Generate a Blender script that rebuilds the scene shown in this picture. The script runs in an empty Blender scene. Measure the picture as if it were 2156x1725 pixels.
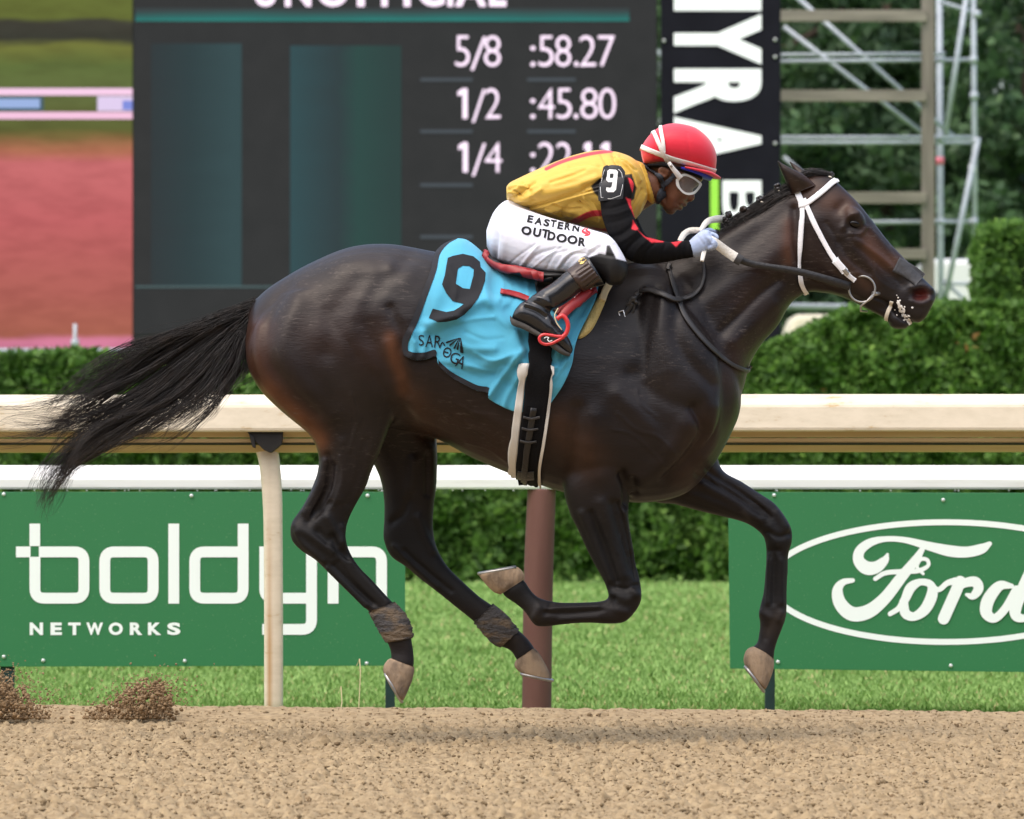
import bpy, bmesh, math, random
import numpy as np
from mathutils import Vector
from mathutils.bvhtree import BVHTree

random.seed(7)
RNG = np.random.default_rng(11)
SC = bpy.context.scene
COL = SC.collection
R = math.radians

# ------------------------------------------------------------------ camera, sky, sun, exposure
FOC = 11340.0        # focal length in units of a picture 2156 wide
DIST = 18.0          # metres from the lens to the running line of the horse (y = 0)
CX, YH, EYE = 1078.0, 1000.0, 0.90
cam_d = bpy.data.cameras.new('camera')
cam_d.sensor_width = 36.0
cam_d.lens = 36.0 * FOC / 2156.0
cam_d.shift_y = (YH - 862.5) / 2156.0
cam_d.clip_start, cam_d.clip_end = 0.5, 2000.0
cam_d.dof.use_dof = True
cam_d.dof.focus_distance = DIST - 0.15
cam_d.dof.aperture_fstop = 8.0
cam = bpy.data.objects.new('camera', cam_d)
cam.location = (0, -DIST, EYE)
cam.rotation_euler = (R(90), 0, 0)
COL.objects.link(cam)
SC.camera = cam

SUN_EL, SUN_AZ = 62.0, 222.0      # azimuth measured from +Y clockwise: high, behind the camera and a little left
world = bpy.data.worlds.new('World')
SC.world = world
world.use_nodes = True
wn = world.node_tree
sky = wn.nodes.new('ShaderNodeTexSky')
sky.sky_type = 'NISHITA'
sky.sun_disc = False
sky.sun_elevation = R(SUN_EL)
sky.sun_rotation = R(SUN_AZ)
sky.air_density, sky.dust_density, sky.ozone_density = 1.0, 4.5, 0.6
wn.links.new(sky.outputs['Color'], wn.nodes['Background'].inputs['Color'])
wn.nodes['Background'].inputs['Strength'].default_value = 0.15

sun_d = bpy.data.lights.new('sun', 'SUN')
sun_d.energy = 1.15
sun_d.angle = R(140)
sun_d.color = (1.0, 0.955, 0.88)
sun = bpy.data.objects.new('sun', sun_d)
_d = Vector((math.sin(R(SUN_AZ)) * math.cos(R(SUN_EL)), math.cos(R(SUN_AZ)) * math.cos(R(SUN_EL)), math.sin(R(SUN_EL))))
sun.rotation_euler = (-_d).to_track_quat('-Z', 'Y').to_euler()
COL.objects.link(sun)

SC.view_settings.view_transform = 'Standard'
SC.view_settings.look = 'None'
SC.view_settings.gamma = 1.0
SC.view_settings.use_curve_mapping = False
SC.view_settings.exposure = 0.92

# ------------------------------------------------------------------ helpers
def P(X, Y, y=0.0):
    k = (DIST + y) / FOC
    return ((X - CX) * k, y, EYE - (Y - YH) * k)

def PZ(Y, y): return EYE - (Y - YH) * (DIST + y) / FOC
def PX(X, y): return (X - CX) * (DIST + y) / FOC
def PS(n, y): return n * (DIST + y) / FOC

def to_px(co):
    k = FOC / (DIST + co[:, 1])
    return np.stack([CX + co[:, 0] * k, YH - (co[:, 2] - EYE) * k], 1)

def mesh_obj(name, verts, faces, material=None, parent=None, smooth=True, col=None):
    verts = np.asarray(verts, dtype=np.float32).reshape(-1, 3)
    me = bpy.data.meshes.new(name)
    if isinstance(faces, np.ndarray):
        k = faces.shape[1]
        me.vertices.add(len(verts)); me.vertices.foreach_set('co', verts.ravel())
        me.loops.add(faces.size); me.loops.foreach_set('vertex_index', faces.astype(np.int32).ravel())
        me.polygons.add(len(faces))
        me.polygons.foreach_set('loop_start', np.arange(0, faces.size, k, dtype=np.int32))
        me.update(calc_edges=True); me.validate()
    else:
        me.from_pydata(verts.tolist(), [], faces)
        me.update()
    return link(name, me, material, parent, smooth, col)

def link(name, me, material=None, parent=None, smooth=True, col=None):
    if smooth and len(me.polygons):
        me.polygons.foreach_set('use_smooth', np.ones(len(me.polygons), dtype=bool))
    if col is not None:
        a = me.color_attributes.new('Col', 'FLOAT_COLOR', 'POINT')
        c = np.ones((len(me.vertices), 4), dtype=np.float32); c[:, :3] = col
        a.data.foreach_set('color', c.ravel())
    if material is not None:
        me.materials.append(material)
    o = bpy.data.objects.new(name, me)
    COL.objects.link(o)
    if parent is not None: o.parent = parent
    return o

def tag(o, label=None, cat=None, group=None, kind=None):
    if label: o['label'] = label
    if cat: o['category'] = cat
    if group: o['group'] = group
    if kind: o['kind'] = kind
    return o

def thing(name, label, cat, group=None):
    o = bpy.data.objects.new(name, None)
    o.empty_display_size = 0.1
    COL.objects.link(o)
    return tag(o, label, cat, group)

class MB:
    """collects boxes, tubes, prisms and loose faces, then links them as one mesh"""
    def __init__(s): s.v, s.f = [], []
    def add(s, v, f):
        n = len(s.v); s.v += [tuple(p) for p in v]; s.f += [tuple(i + n for i in q) for q in f]; return s
    def box(s, x0, x1, y0, y1, z0, z1):
        return s.add([(x0,y0,z0),(x1,y0,z0),(x1,y1,z0),(x0,y1,z0),(x0,y0,z1),(x1,y0,z1),(x1,y1,z1),(x0,y1,z1)],
              [(0,3,2,1),(4,5,6,7),(0,1,5,4),(1,2,6,5),(2,3,7,6),(3,0,4,7)])
    def bar(s, a, b, w, d):
        """a rectangular bar from a to b; w across (in the picture plane), d deep (y)"""
        a, b = Vector(a), Vector(b); t = (b - a).normalized(); yv = Vector((0,1,0))
        n = t.cross(yv); n = Vector((1,0,0)) if n.length < 1e-4 else n.normalized(); m = n.cross(t).normalized()
        v = [p + n*w/2*i + m*d/2*j for p in (a, b) for i, j in ((-1,-1),(1,-1),(1,1),(-1,1))]
        return s.add(v, [(0,1,2,3),(7,6,5,4),(0,4,5,1),(1,5,6,2),(2,6,7,3),(3,7,4,0)])
    def tube(s, pts, r, k=8, cap=True):
        pts = [Vector(p) for p in pts]; n = len(pts)
        rs = r if hasattr(r, '__len__') else [r] * n
        v, f = [], []; ref = Vector((0.13, 1, 0.07)).normalized()
        for i, p in enumerate(pts):
            t = (pts[min(i+1, n-1)] - pts[max(i-1, 0)]).normalized()
            a = ref - t * ref.dot(t)
            if a.length < 1e-3: a = t.orthogonal()
            a.normalize(); b = t.cross(a); ref = a
            v += [p + (a*math.cos(q) + b*math.sin(q)) * rs[i] for q in [2*math.pi*j/k for j in range(k)]]
        for i in range(n-1):
            for j in range(k):
                f.append((i*k+j, i*k+(j+1)%k, (i+1)*k+(j+1)%k, (i+1)*k+j))
        if cap:
            f.append(tuple(range(k))[::-1]); f.append(tuple(range((n-1)*k, n*k)))
        return s.add(v, f)
    def prism(s, pts_xz, y0, y1):
        n = len(pts_xz)
        v = [(x, y0, z) for x, z in pts_xz] + [(x, y1, z) for x, z in pts_xz]
        f = [tuple(range(n)), tuple(range(2*n-1, n-1, -1))] + [(i, i+n, (i+1) % n + n, (i+1) % n) for i in range(n)]
        return s.add(v, f)
    def lathe(s, prof, c, axis='z', k=16):
        v, f = [], []
        for r, h in prof:
            for j in range(k):
                q = 2*math.pi*j/k; a, b = r*math.cos(q), r*math.sin(q)
                v.append((c[0]+a, c[1]+b, c[2]+h) if axis == 'z' else ((c[0]+a, c[1]+h, c[2]+b) if axis == 'y' else (c[0]+h, c[1]+a, c[2]+b)))
        for i in range(len(prof)-1):
            for j in range(k): f.append((i*k+j, i*k+(j+1)%k, (i+1)*k+(j+1)%k, (i+1)*k+j))
        f.append(tuple(range(k))[::-1]); f.append(tuple(range((len(prof)-1)*k, len(prof)*k)))
        return s.add(v, f)
    def build(s, name, material=None, parent=None, smooth=False, bevel=0):
        me = bpy.data.meshes.new(name); me.from_pydata([tuple(p) for p in s.v], [], s.f)
        bm = bmesh.new(); bm.from_mesh(me); bmesh.ops.recalc_face_normals(bm, faces=bm.faces)
        if bevel: bmesh.ops.bevel(bm, geom=[e for e in bm.edges], offset=bevel, segments=2, affect='EDGES', profile=0.6)
        bm.to_mesh(me); bm.free()
        return link(name, me, material, parent, smooth)

def catmull(a, n):
    a = np.asarray(a, dtype=float)
    p = np.vstack([2*a[0]-a[1], a, 2*a[-1]-a[-2]])
    out = []
    for i in range(len(a)-1):
        p0, p1, p2, p3 = p[i:i+4]
        for t in np.linspace(0, 1, n, endpoint=False):
            out.append(0.5*((2*p1)+(-p0+p2)*t+(2*p0-5*p1+4*p2-p3)*t*t+(-p0+3*p1-3*p2+p3)*t**3))
    out.append(a[-1])
    return np.array(out)

def loft(secs, yc=0.0, egg=0.0, pw=2.2, n=5, ring=24, grow=0.0):
    """closed tube through sections (Xa,Ya,Xb,Yb,halfwidth[,yc[,egg]]); A and B are the two edges seen in the picture"""
    rows = []
    for s in secs:
        y = s[5] if len(s) > 5 else yc
        e = s[6] if len(s) > 6 else egg
        a, b = P(s[0], s[1], y), P(s[2], s[3], y)
        rows.append([a[0], a[2], b[0], b[2], max(s[4]+grow, .003), y, e])
    q = catmull(rows, n)
    th = np.linspace(0, 2*np.pi, ring, endpoint=False)
    ct = np.sign(np.cos(th))*np.abs(np.cos(th))**(2/pw); st = np.sign(np.sin(th))*np.abs(np.sin(th))**(2/pw)
    V = []
    for r in q:
        c = np.array([(r[0]+r[2])/2, (r[1]+r[3])/2]); u = np.array([(r[0]-r[2])/2, (r[1]-r[3])/2])
        L = np.linalg.norm(u)+1e-9; u = u*(max(L+grow, .003)/L)
        V.append(np.stack([c[0]+u[0]*ct, r[5]+r[4]*st*(1-r[6]*ct), c[1]+u[1]*ct], 1))
    m = len(V); V = np.vstack(V)
    F = [(i*ring+j, i*ring+(j+1) % ring, (i+1)*ring+(j+1) % ring, (i+1)*ring+j) for i in range(m-1) for j in range(ring)]
    for base in (0, (m-1)*ring):
        c = len(V); V = np.vstack([V, V[base:base+ring].mean(0)])
        F += [(base+j, base+(j+1) % ring, c) for j in range(ring)]
    return V, F

def ball(X, Y, y, rx, ry, rz, rot=0.0):
    c = P(X, Y, y); V, F = [], []
    a, b = 14, 20
    for i in range(1, a):
        for j in range(b):
            p, q = math.pi*i/a, 2*math.pi*j/b
            x, yy, z = rx*math.sin(p)*math.cos(q), ry*math.sin(p)*math.sin(q), rz*math.cos(p)
            V.append((c[0]+x*math.cos(rot)-z*math.sin(rot), c[1]+yy, c[2]+x*math.sin(rot)+z*math.cos(rot)))
    F = [(i*b+j, i*b+(j+1) % b, (i+1)*b+(j+1) % b, (i+1)*b+j) for i in range(a-2) for j in range(b)]
    for base, z in ((0, 1), ((a-2)*b, -1)):
        n = len(V); V.append((c[0]-z*rz*math.sin(rot), c[1], c[2]+z*rz*math.cos(rot)))
        F += [(base+j, base+(j+1) % b, n) for j in range(b)]
    return np.array(V), F

def mirror(vf): v = np.array(vf[0]); v = v*[1, -1, 1]; return v, [q[::-1] for q in vf[1]]

def merge(parts):
    V, F = [], []
    n = 0
    for v, f in parts:
        V.append(np.asarray(v)); F += [tuple(i+n for i in q) for q in f]; n += len(v)
    return np.vstack(V), F

def edges_of(me):
    e = np.empty(len(me.edges)*2, dtype=np.int32); me.edges.foreach_get('vertices', e); return e.reshape(-1, 2)

def relax(co, e, it, lam=0.5, mu=None):
    n = len(co); deg = np.bincount(e.ravel(), minlength=n)[:, None].astype(float)
    def step(c, k):
        s = np.empty_like(c)
        for a in range(3):
            s[:, a] = np.bincount(e[:, 0], c[e[:, 1], a], n) + np.bincount(e[:, 1], c[e[:, 0], a], n)
        return c + k*(s/np.maximum(deg, 1) - c)
    for _ in range(it):
        co = step(co, lam)
        if mu: co = step(co, mu)
    return co

def blob(name, parts, voxel, lap=3, taubin=10):
    """union of closed lofts as one continuous skin; returns mesh, coordinates"""
    v, f = merge(parts)
    me = bpy.data.meshes.new('tmp'); me.from_pydata(v.tolist(), [], f)
    o = bpy.data.objects.new('tmp', me); COL.objects.link(o)
    m = o.modifiers.new('r', 'REMESH'); m.mode = 'VOXEL'; m.voxel_size = voxel
    dg = bpy.context.evaluated_depsgraph_get()
    out = bpy.data.meshes.new_from_object(o.evaluated_get(dg))
    bpy.data.objects.remove(o); bpy.data.meshes.remove(me)
    out.name = name
    co = get_co(out); e = edges_of(out)
    co = relax(co, e, lap); co = relax(co, e, taubin, .5, -.52)
    set_co(out, co)
    return out

def get_co(me):
    c = np.empty(len(me.vertices)*3, dtype=np.float32); me.vertices.foreach_get('co', c); return c.reshape(-1, 3).astype(float)
def set_co(me, co): me.vertices.foreach_set('co', co.astype(np.float32).ravel()); me.update()
def get_no(me):
    c = np.empty(len(me.vertices)*3, dtype=np.float32); me.vertex_normals.foreach_get('vector', c); return c.reshape(-1, 3).astype(float)

def dist_poly(px, pts):
    pts = np.asarray(pts, dtype=float)
    if len(pts) == 1: return np.hypot(px[:, 0]-pts[0, 0], px[:, 1]-pts[0, 1])
    d = np.full(len(px), 1e9)
    for a, b in zip(pts[:-1], pts[1:]):
        ab = b-a; t = np.clip(((px-a) @ ab)/(ab @ ab + 1e-9), 0, 1)
        q = a+t[:, None]*ab; d = np.minimum(d, np.hypot(px[:, 0]-q[:, 0], px[:, 1]-q[:, 1]))
    return d

def sculpt(me, strokes, both=False):
    """strokes: (points in picture units, radius, height in metres); the skin is pushed along its normal"""
    for k in range(0, len(strokes), 16):
        co = get_co(me); no = get_no(me); px = to_px(co); d = np.zeros(len(co))
        face = np.clip(-no[:, 1]*1.6+.1, 0, 1)
        if both: face = np.maximum(face, np.clip(no[:, 1]*1.6+.1, 0, 1))
        for pts, rad, amt in strokes[k:k+16]:
            pts = np.asarray(catmull(pts, 6) if len(pts) > 2 else pts, float); lo, hi = pts.min(0)-rad*3, pts.max(0)+rad*3
            m = np.where((face > 0) & (px[:, 0] > lo[0]) & (px[:, 0] < hi[0]) & (px[:, 1] > lo[1]) & (px[:, 1] < hi[1]))[0]
            d[m] += amt*face[m]*np.exp(-(dist_poly(px[m], pts)/rad)**2)
        set_co(me, co + no*d[:, None])

def paint(me, base, marks, near=False):
    """coat or cloth colour of its own: marks (points, radius, colour, strength)"""
    co = get_co(me); px = to_px(co)
    c = np.tile(np.array(base, dtype=float), (len(co), 1))
    ny = get_no(me)[:, 1]
    for m in marks:
        pts, rad, colr, st = m[:4]
        pts = catmull(pts, 5) if len(pts) > 2 else pts
        d = dist_poly(px, pts)
        hard = len(m) > 4 and m[4]
        w = st*(np.clip((rad-d)/1.5+.5, 0, 1) if hard else np.exp(-(d/rad)**2))
        if near or hard: w = w*(ny < 0.35)
        c = c*(1-w[:, None])+np.array(colr)*w[:, None]
    return c

def inside(px, poly):
    poly = np.asarray(poly, dtype=float); r = np.zeros(len(px), bool)
    j = len(poly)-1
    for i in range(len(poly)):
        xi, yi = poly[i]; xj, yj = poly[j]
        c = ((yi > px[:, 1]) != (yj > px[:, 1])) & (px[:, 0] < (xj-xi)*(px[:, 1]-yi)/(yj-yi+1e-12)+xi)
        r ^= c; j = i
    return r

def cover(px, poly, soft=2.0):
    e = dist_poly(px, list(poly)+[poly[0]]); s = np.where(inside(px, poly), e, -e)
    return np.clip(s/soft+.5, 0, 1)

def set_col(me, c):
    a = me.color_attributes.new('Col', 'FLOAT_COLOR', 'POINT')
    q = np.ones((len(me.vertices), 4), dtype=np.float32); q[:, :3] = c
    a.data.foreach_set('color', q.ravel())

def bvh_of(*meshes):
    V, F, n = [], [], 0
    for me in meshes:
        if isinstance(me, tuple): v, f = np.asarray(me[0]), me[1]
        else: v, f = get_co(me), [tuple(p.vertices) for p in me.polygons]
        V.append(v); F += [tuple(i+n for i in q) for q in f]; n += len(v)
    V = np.vstack(V)
    return BVHTree.FromPolygons([tuple(p) for p in V], F)

CAM = Vector((0, -DIST, EYE))
def shoot(bvh, X, Y):
    d = (Vector(P(X, Y, 0))-CAM).normalized()
    h, n, i, t = bvh.ray_cast(CAM, d)
    return (h, n) if h is not None else None

def on_skin(bvh, pts, off, fallback=0.0):
    """drop picture points onto a surface, lifted off it by off; misses take the depth of the nearest hit"""
    res = [shoot(bvh, X, Y) for X, Y in pts]
    good = [i for i, h in enumerate(res) if h]
    out = []
    for i, h in enumerate(res):
        if h:
            n = h[1]; n = -n if n.y > 0 else n
            out.append((h[0]+n*off, n))
        else:
            y = fallback
            if good:
                g = min(good, key=lambda k: (pts[k][0]-pts[i][0])**2+(pts[k][1]-pts[i][1])**2); y = res[g][0].y + 0.01
            out.append((Vector(P(pts[i][0], pts[i][1], y-off)), Vector((0, -1, 0))))
    return out

def strap(name, path, width, bvh, material, parent=None, off=0.004, thick=0.004, dens=5, across=4, mirror_far=False, smooth_y=3, wend=None, fallback=0.0):
    p = catmull(path, dens) if len(path) > 2 else np.linspace(path[0], path[1], 8)
    n = len(p); pts = []
    w = np.linspace(width, wend if wend is not None else width, n)
    for i in range(n):
        t = p[min(i+1, n-1)]-p[max(i-1, 0)]; t = t/(np.hypot(*t)+1e-9); nn = np.array([-t[1], t[0]])
        for j in range(across):
            pts.append(tuple(p[i]+nn*w[i]*(j/(across-1)-.5)))
    hit = on_skin(bvh, pts, off, fallback)
    co = np.array([h[0] for h in hit]).reshape(n, across, 3); no = np.array([h[1] for h in hit]).reshape(n, across, 3)
    for _ in range(smooth_y):       # a strap is stiffer than the skin under it
        co[1:-1, :, 1] = np.minimum(co[1:-1, :, 1], .25*co[:-2, :, 1]+.5*co[1:-1, :, 1]+.25*co[2:, :, 1])
    top = co+no*thick
    V = np.vstack([co.reshape(-1, 3), top.reshape(-1, 3)]); m = n*across; F = []
    for i in range(n-1):
        for j in range(across-1):
            a, b, c, d = i*across+j, i*across+j+1, (i+1)*across+j+1, (i+1)*across+j
            F += [(a, d, c, b), (m+a, m+b, m+c, m+d)]
        for j, s in ((0, 1), (across-1, -1)):
            a, d = i*across+j, (i+1)*across+j
            F.append((a, m+a, m+d, d)[::s])
    for i in (0, n-1):
        for j in range(across-1):
            a, b = i*across+j, i*across+j+1; F.append((a, b, m+b, m+a))
    if mirror_far: mesh_obj(name, V*[1, -1, 1], [f[::-1] for f in F], material, parent)
    return mesh_obj(name, V, F, material, parent)

def outline_mesh(loops, maxe=6.0):
    """filled flat shape from closed loops (holes allowed), cut fine; returns 2-D vertices, faces"""
    cu = bpy.data.curves.new('tmp', 'CURVE'); cu.dimensions = '2D'; cu.fill_mode = 'BOTH'
    for lp in loops:
        sp = cu.splines.new('POLY'); sp.points.add(len(lp)-1); sp.use_cyclic_u = True
        for q, (x, y) in zip(sp.points, lp): q.co = (x, y, 0, 1)
    return curve_flat(cu, maxe)

def curve_flat(cu, maxe):
    o = bpy.data.objects.new('tmp', cu); COL.objects.link(o)
    dg = bpy.context.evaluated_depsgraph_get()
    me = bpy.data.meshes.new_from_object(o.evaluated_get(dg))
    bpy.data.objects.remove(o)
    bm = bmesh.new(); bm.from_mesh(me); bpy.data.meshes.remove(me)
    bmesh.ops.remove_doubles(bm, verts=bm.verts, dist=1e-4)
    bmesh.ops.triangulate(bm, faces=bm.faces)
    if maxe:
        for _ in range(6):
            e = [x for x in bm.edges if x.calc_length() > maxe]
            if not e: break
            bmesh.ops.subdivide_edges(bm, edges=e, cuts=1); bmesh.ops.triangulate(bm, faces=bm.faces)
    bm.verts.index_update()
    v = np.array([x.co[:2] for x in bm.verts]); f = [tuple(x.index for x in y.verts) for y in bm.faces]
    bm.free()
    return v, f

_glyph = {}
def glyph(ch, x0, y0, x1, y1, bold=0.0, maxe=0, rot=0):
    """a character fitted into the box x0..x1, y0 (top)..y1 (bottom) in picture units; rot=1 lies on its side, top to the right"""
    key = (ch, bold)
    if key not in _glyph:
        cu = bpy.data.curves.new('tmp', 'FONT'); cu.body = ch; cu.size = 1.0; cu.offset = bold; cu.resolution_u = 5
        _glyph[key] = curve_flat(cu, 0)
    v, f = _glyph[key]
    u = (v-v.min(0))/np.maximum(v.max(0)-v.min(0), 1e-6)
    if rot == 0: q = np.stack([x0+u[:, 0]*(x1-x0), y1-u[:, 1]*(y1-y0)], 1)
    else: q = np.stack([x0+u[:, 1]*(x1-x0), y0+u[:, 0]*(y1-y0)], 1)
    if maxe:
        bm = bmesh.new(); vs = [bm.verts.new((a, b, 0)) for a, b in q]
        for t in f: bm.faces.new([vs[i] for i in t])
        for _ in range(6):
            e = [x for x in bm.edges if x.calc_length() > maxe]
            if not e: break
            bmesh.ops.subdivide_edges(bm, edges=e, cuts=1); bmesh.ops.triangulate(bm, faces=bm.faces)
        bm.verts.index_update()
        q = np.array([x.co[:2] for x in bm.verts]); f = [tuple(x.index for x in y.verts) for y in bm.faces]; bm.free()
    return q, f

def brush(pts, dens=5, closed=False):
    """a pen stroke (x, y, width) as a flat ribbon with round ends; third value = how far along"""
    p = catmull(pts, dens) if dens > 1 else np.array(pts, float)
    n = len(p); V, F = [], []
    for i in range(n):
        t = p[min(i+1, n-1), :2]-p[max(i-1, 0), :2]; t = t/(np.hypot(*t)+1e-9); m = np.array([-t[1], t[0]])
        V += [tuple(p[i, :2]+m*p[i, 2]/2)+(i,), tuple(p[i, :2]-m*p[i, 2]/2)+(i,)]
        if i: F.append((2*i-2, 2*i, 2*i+1, 2*i-1))
    for i, sg in ((0, -1), (n-1, 1)):
        a, b = (0, 1) if i == 0 else (1, n-2)
        t = (p[1]-p[0] if i == 0 else p[-1]-p[-2])[:2]; t = t/(np.hypot(*t)+1e-9)*sg; m = np.array([-t[1], t[0]])
        k = len(V); r = p[i, 2]/2
        for q in np.linspace(-np.pi/2, np.pi/2, 8): V.append(tuple(p[i, :2]+(t*math.cos(q)+m*math.sin(q))*r)+(i,))
        F.append(tuple(range(k, k+8)))
    return np.array(V), F

def decal(name, shapes, bvh, off, material, parent, step=0.0):
    """flat print laid on a surface"""
    V, F, n = [], [], 0
    for k, (v, f) in enumerate(shapes):
        h = on_skin(bvh, [(a[0], a[1]) for a in v], off+step*k)
        V += [tuple(q[0]) for q in h]; F += [tuple(i+n for i in t) for t in f]; n += len(v)
    return mesh_obj(name, V, F, material, parent)

def flat_print(name, shapes, y, material, parent, step=0.0002, slope=0.0):
    """print on a board standing across the view at depth y"""
    V, F, n = [], [], 0
    for k, (v, f) in enumerate(shapes):
        for a in v: V.append(P(a[0], a[1], y-step*k-(slope*a[2] if len(a) > 2 else 0)))
        F += [tuple(i+n for i in t) for t in f]; n += len(v)
    return mesh_obj(name, V, F, material, parent, smooth=False)

# ------------------------------------------------------------------ materials
def nodes(name):
    m = bpy.data.materials.new(name); m.use_nodes = True
    nt = m.node_tree; return m, nt, nt.nodes['Principled BSDF']

def mat(name, col, rough=0.6, spec=0.5, var=0.0, vscale=8.0, bump=0.0, bscale=60.0, metal=0.0, sheen=0.0, attr=False,
        col2=None, stretch=(1, 1, 1), coat=0.0, alpha=None, trans=0.0, detail=5.0, bdist=0.01, thr=(.35, .7)):
    m, nt, b = nodes(name)
    N, L = nt.nodes, nt.links
    b.inputs['Roughness'].default_value = rough
    b.inputs['Specular IOR Level'].default_value = spec
    b.inputs['Metallic'].default_value = metal
    b.inputs['Sheen Weight'].default_value = sheen
    b.inputs['Coat Weight'].default_value = coat
    if trans: b.inputs['Transmission Weight'].default_value = trans
    if alpha is not None: b.inputs['Alpha'].default_value = alpha
    tc = N.new('ShaderNodeTexCoord'); mp = N.new('ShaderNodeMapping'); mp.inputs['Scale'].default_value = stretch
    L.new(tc.outputs['Object'], mp.inputs['Vector'])
    if attr:
        a = N.new('ShaderNodeAttribute'); a.attribute_name = 'Col'; base = a.outputs['Color']
    else:
        rgb = N.new('ShaderNodeRGB'); rgb.outputs[0].default_value = (*col, 1); base = rgb.outputs[0]
    if var or col2:
        nz = N.new('ShaderNodeTexNoise'); nz.inputs['Scale'].default_value = vscale; nz.inputs['Detail'].default_value = detail
        L.new(mp.outputs[0], nz.inputs['Vector'])
        mr = N.new('ShaderNodeMapRange'); mr.inputs['From Min'].default_value, mr.inputs['From Max'].default_value = thr
        L.new(nz.outputs['Fac'], mr.inputs['Value'])
        mx = N.new('ShaderNodeMix'); mx.data_type = 'RGBA'; L.new(mr.outputs[0], mx.inputs['Factor']); L.new(base, mx.inputs['A'])
        if col2: mx.inputs['B'].default_value = (*col2, 1)
        else:
            ml = N.new('ShaderNodeMix'); ml.data_type = 'RGBA'; ml.blend_type = 'MULTIPLY'; ml.inputs['Factor'].default_value = 1
            L.new(base, ml.inputs['A']); ml.inputs['B'].default_value = (1-var, 1-var, 1-var, 1)
            L.new(ml.outputs['Result'], mx.inputs['B'])
        base = mx.outputs['Result']
    L.new(base, b.inputs['Base Color'])
    if bump:
        n2 = N.new('ShaderNodeTexNoise'); n2.inputs['Scale'].default_value = bscale; n2.inputs['Detail'].default_value = 4
        L.new(mp.outputs[0], n2.inputs['Vector'])
        bp = N.new('ShaderNodeBump'); bp.inputs['Strength'].default_value = bump; bp.inputs['Distance'].default_value = bdist
        L.new(n2.outputs['Fac'], bp.inputs['Height']); L.new(bp.outputs[0], b.inputs['Normal'])
    return m

def glow(name, col, strength=1.0):
    m, nt, b = nodes(name)
    b.inputs['Base Color'].default_value = (0.01, 0.01, 0.01, 1); b.inputs['Roughness'].default_value = .6
    b.inputs['Emission Color'].default_value = (*col, 1); b.inputs['Emission Strength'].default_value = strength
    return m

M = {}
# ------------------------------------------------------------------ ground
def fnoise(ny, nx, lo, hi, seed, ax=1.9, ay=.8):
    """smooth noise holding wavelengths between lo and hi cells"""
    g = np.random.default_rng(seed).standard_normal((ny, nx))
    fy = np.fft.fftfreq(ny)[:, None]; fx = np.fft.rfftfreq(nx)[None, :]
    f = np.hypot(fy*ay, fx*ax)
    h = np.exp(-(f*lo)**2*2) - np.exp(-(f*hi)**2*2)
    r = np.fft.irfft2(np.fft.rfft2(g)*h, (ny, nx)); return r/r.std()

def soil_material(name):
    m, nt, b = nodes(name); N, L = nt.nodes, nt.links
    tc = N.new('ShaderNodeTexCoord'); mp = N.new('ShaderNodeMapping'); mp.inputs['Scale'].default_value = (.5, .6, 1)
    L.new(tc.outputs['Object'], mp.inputs['Vector'])
    cols = []
    for sc, (a, c) in ((16, ((.275, .203, .116), (.345, .262, .154))), (75, ((.15, .106, .060), (.40, .31, .187)))):  # dark spots of the finer ramp paint in shade of small pits
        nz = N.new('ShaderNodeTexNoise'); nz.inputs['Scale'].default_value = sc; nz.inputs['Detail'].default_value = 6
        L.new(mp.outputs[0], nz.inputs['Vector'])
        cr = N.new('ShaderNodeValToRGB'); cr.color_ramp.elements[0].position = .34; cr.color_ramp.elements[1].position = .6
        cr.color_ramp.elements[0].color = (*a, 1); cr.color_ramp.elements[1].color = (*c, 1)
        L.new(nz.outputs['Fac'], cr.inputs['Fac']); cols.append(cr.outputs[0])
    mx = N.new('ShaderNodeMix'); mx.data_type = 'RGBA'; mx.inputs['Factor'].default_value = .5
    L.new(cols[0], mx.inputs['A']); L.new(cols[1], mx.inputs['B']); L.new(mx.outputs['Result'], b.inputs['Base Color'])
    b.inputs['Roughness'].default_value = .95; b.inputs['Specular IOR Level'].default_value = .15
    n2 = N.new('ShaderNodeTexNoise'); n2.inputs['Scale'].default_value = 260; n2.inputs['Detail'].default_value = 3
    L.new(tc.outputs['Object'], n2.inputs['Vector'])
    bp = N.new('ShaderNodeBump'); bp.inputs['Strength'].default_value = .5; bp.inputs['Distance'].default_value = .004
    L.new(n2.outputs['Fac'], bp.inputs['Height']); L.new(bp.outputs[0], b.inputs['Normal'])
    return m
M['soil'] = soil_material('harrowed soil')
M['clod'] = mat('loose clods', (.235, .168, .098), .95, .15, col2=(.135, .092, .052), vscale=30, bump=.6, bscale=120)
M['thrown'] = mat('thrown dirt', (.34, .235, .135), .95, .15, col2=(.20, .135, .075), vscale=30, bump=.6, bscale=120)
M['turf_base'] = mat('turf ground', (.15, .26, .05), .95, .1, col2=(.20, .33, .075), vscale=1.4)

def track_z(x, y):
    crest = np.where(y < 1.55, 0, np.clip((y-1.55)/.35, 0, 1))
    lift = .032 - .0065*x
    return crest*crest*(3-2*crest)*lift - np.clip(y-2.0, 0, 1)*.25

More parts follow.
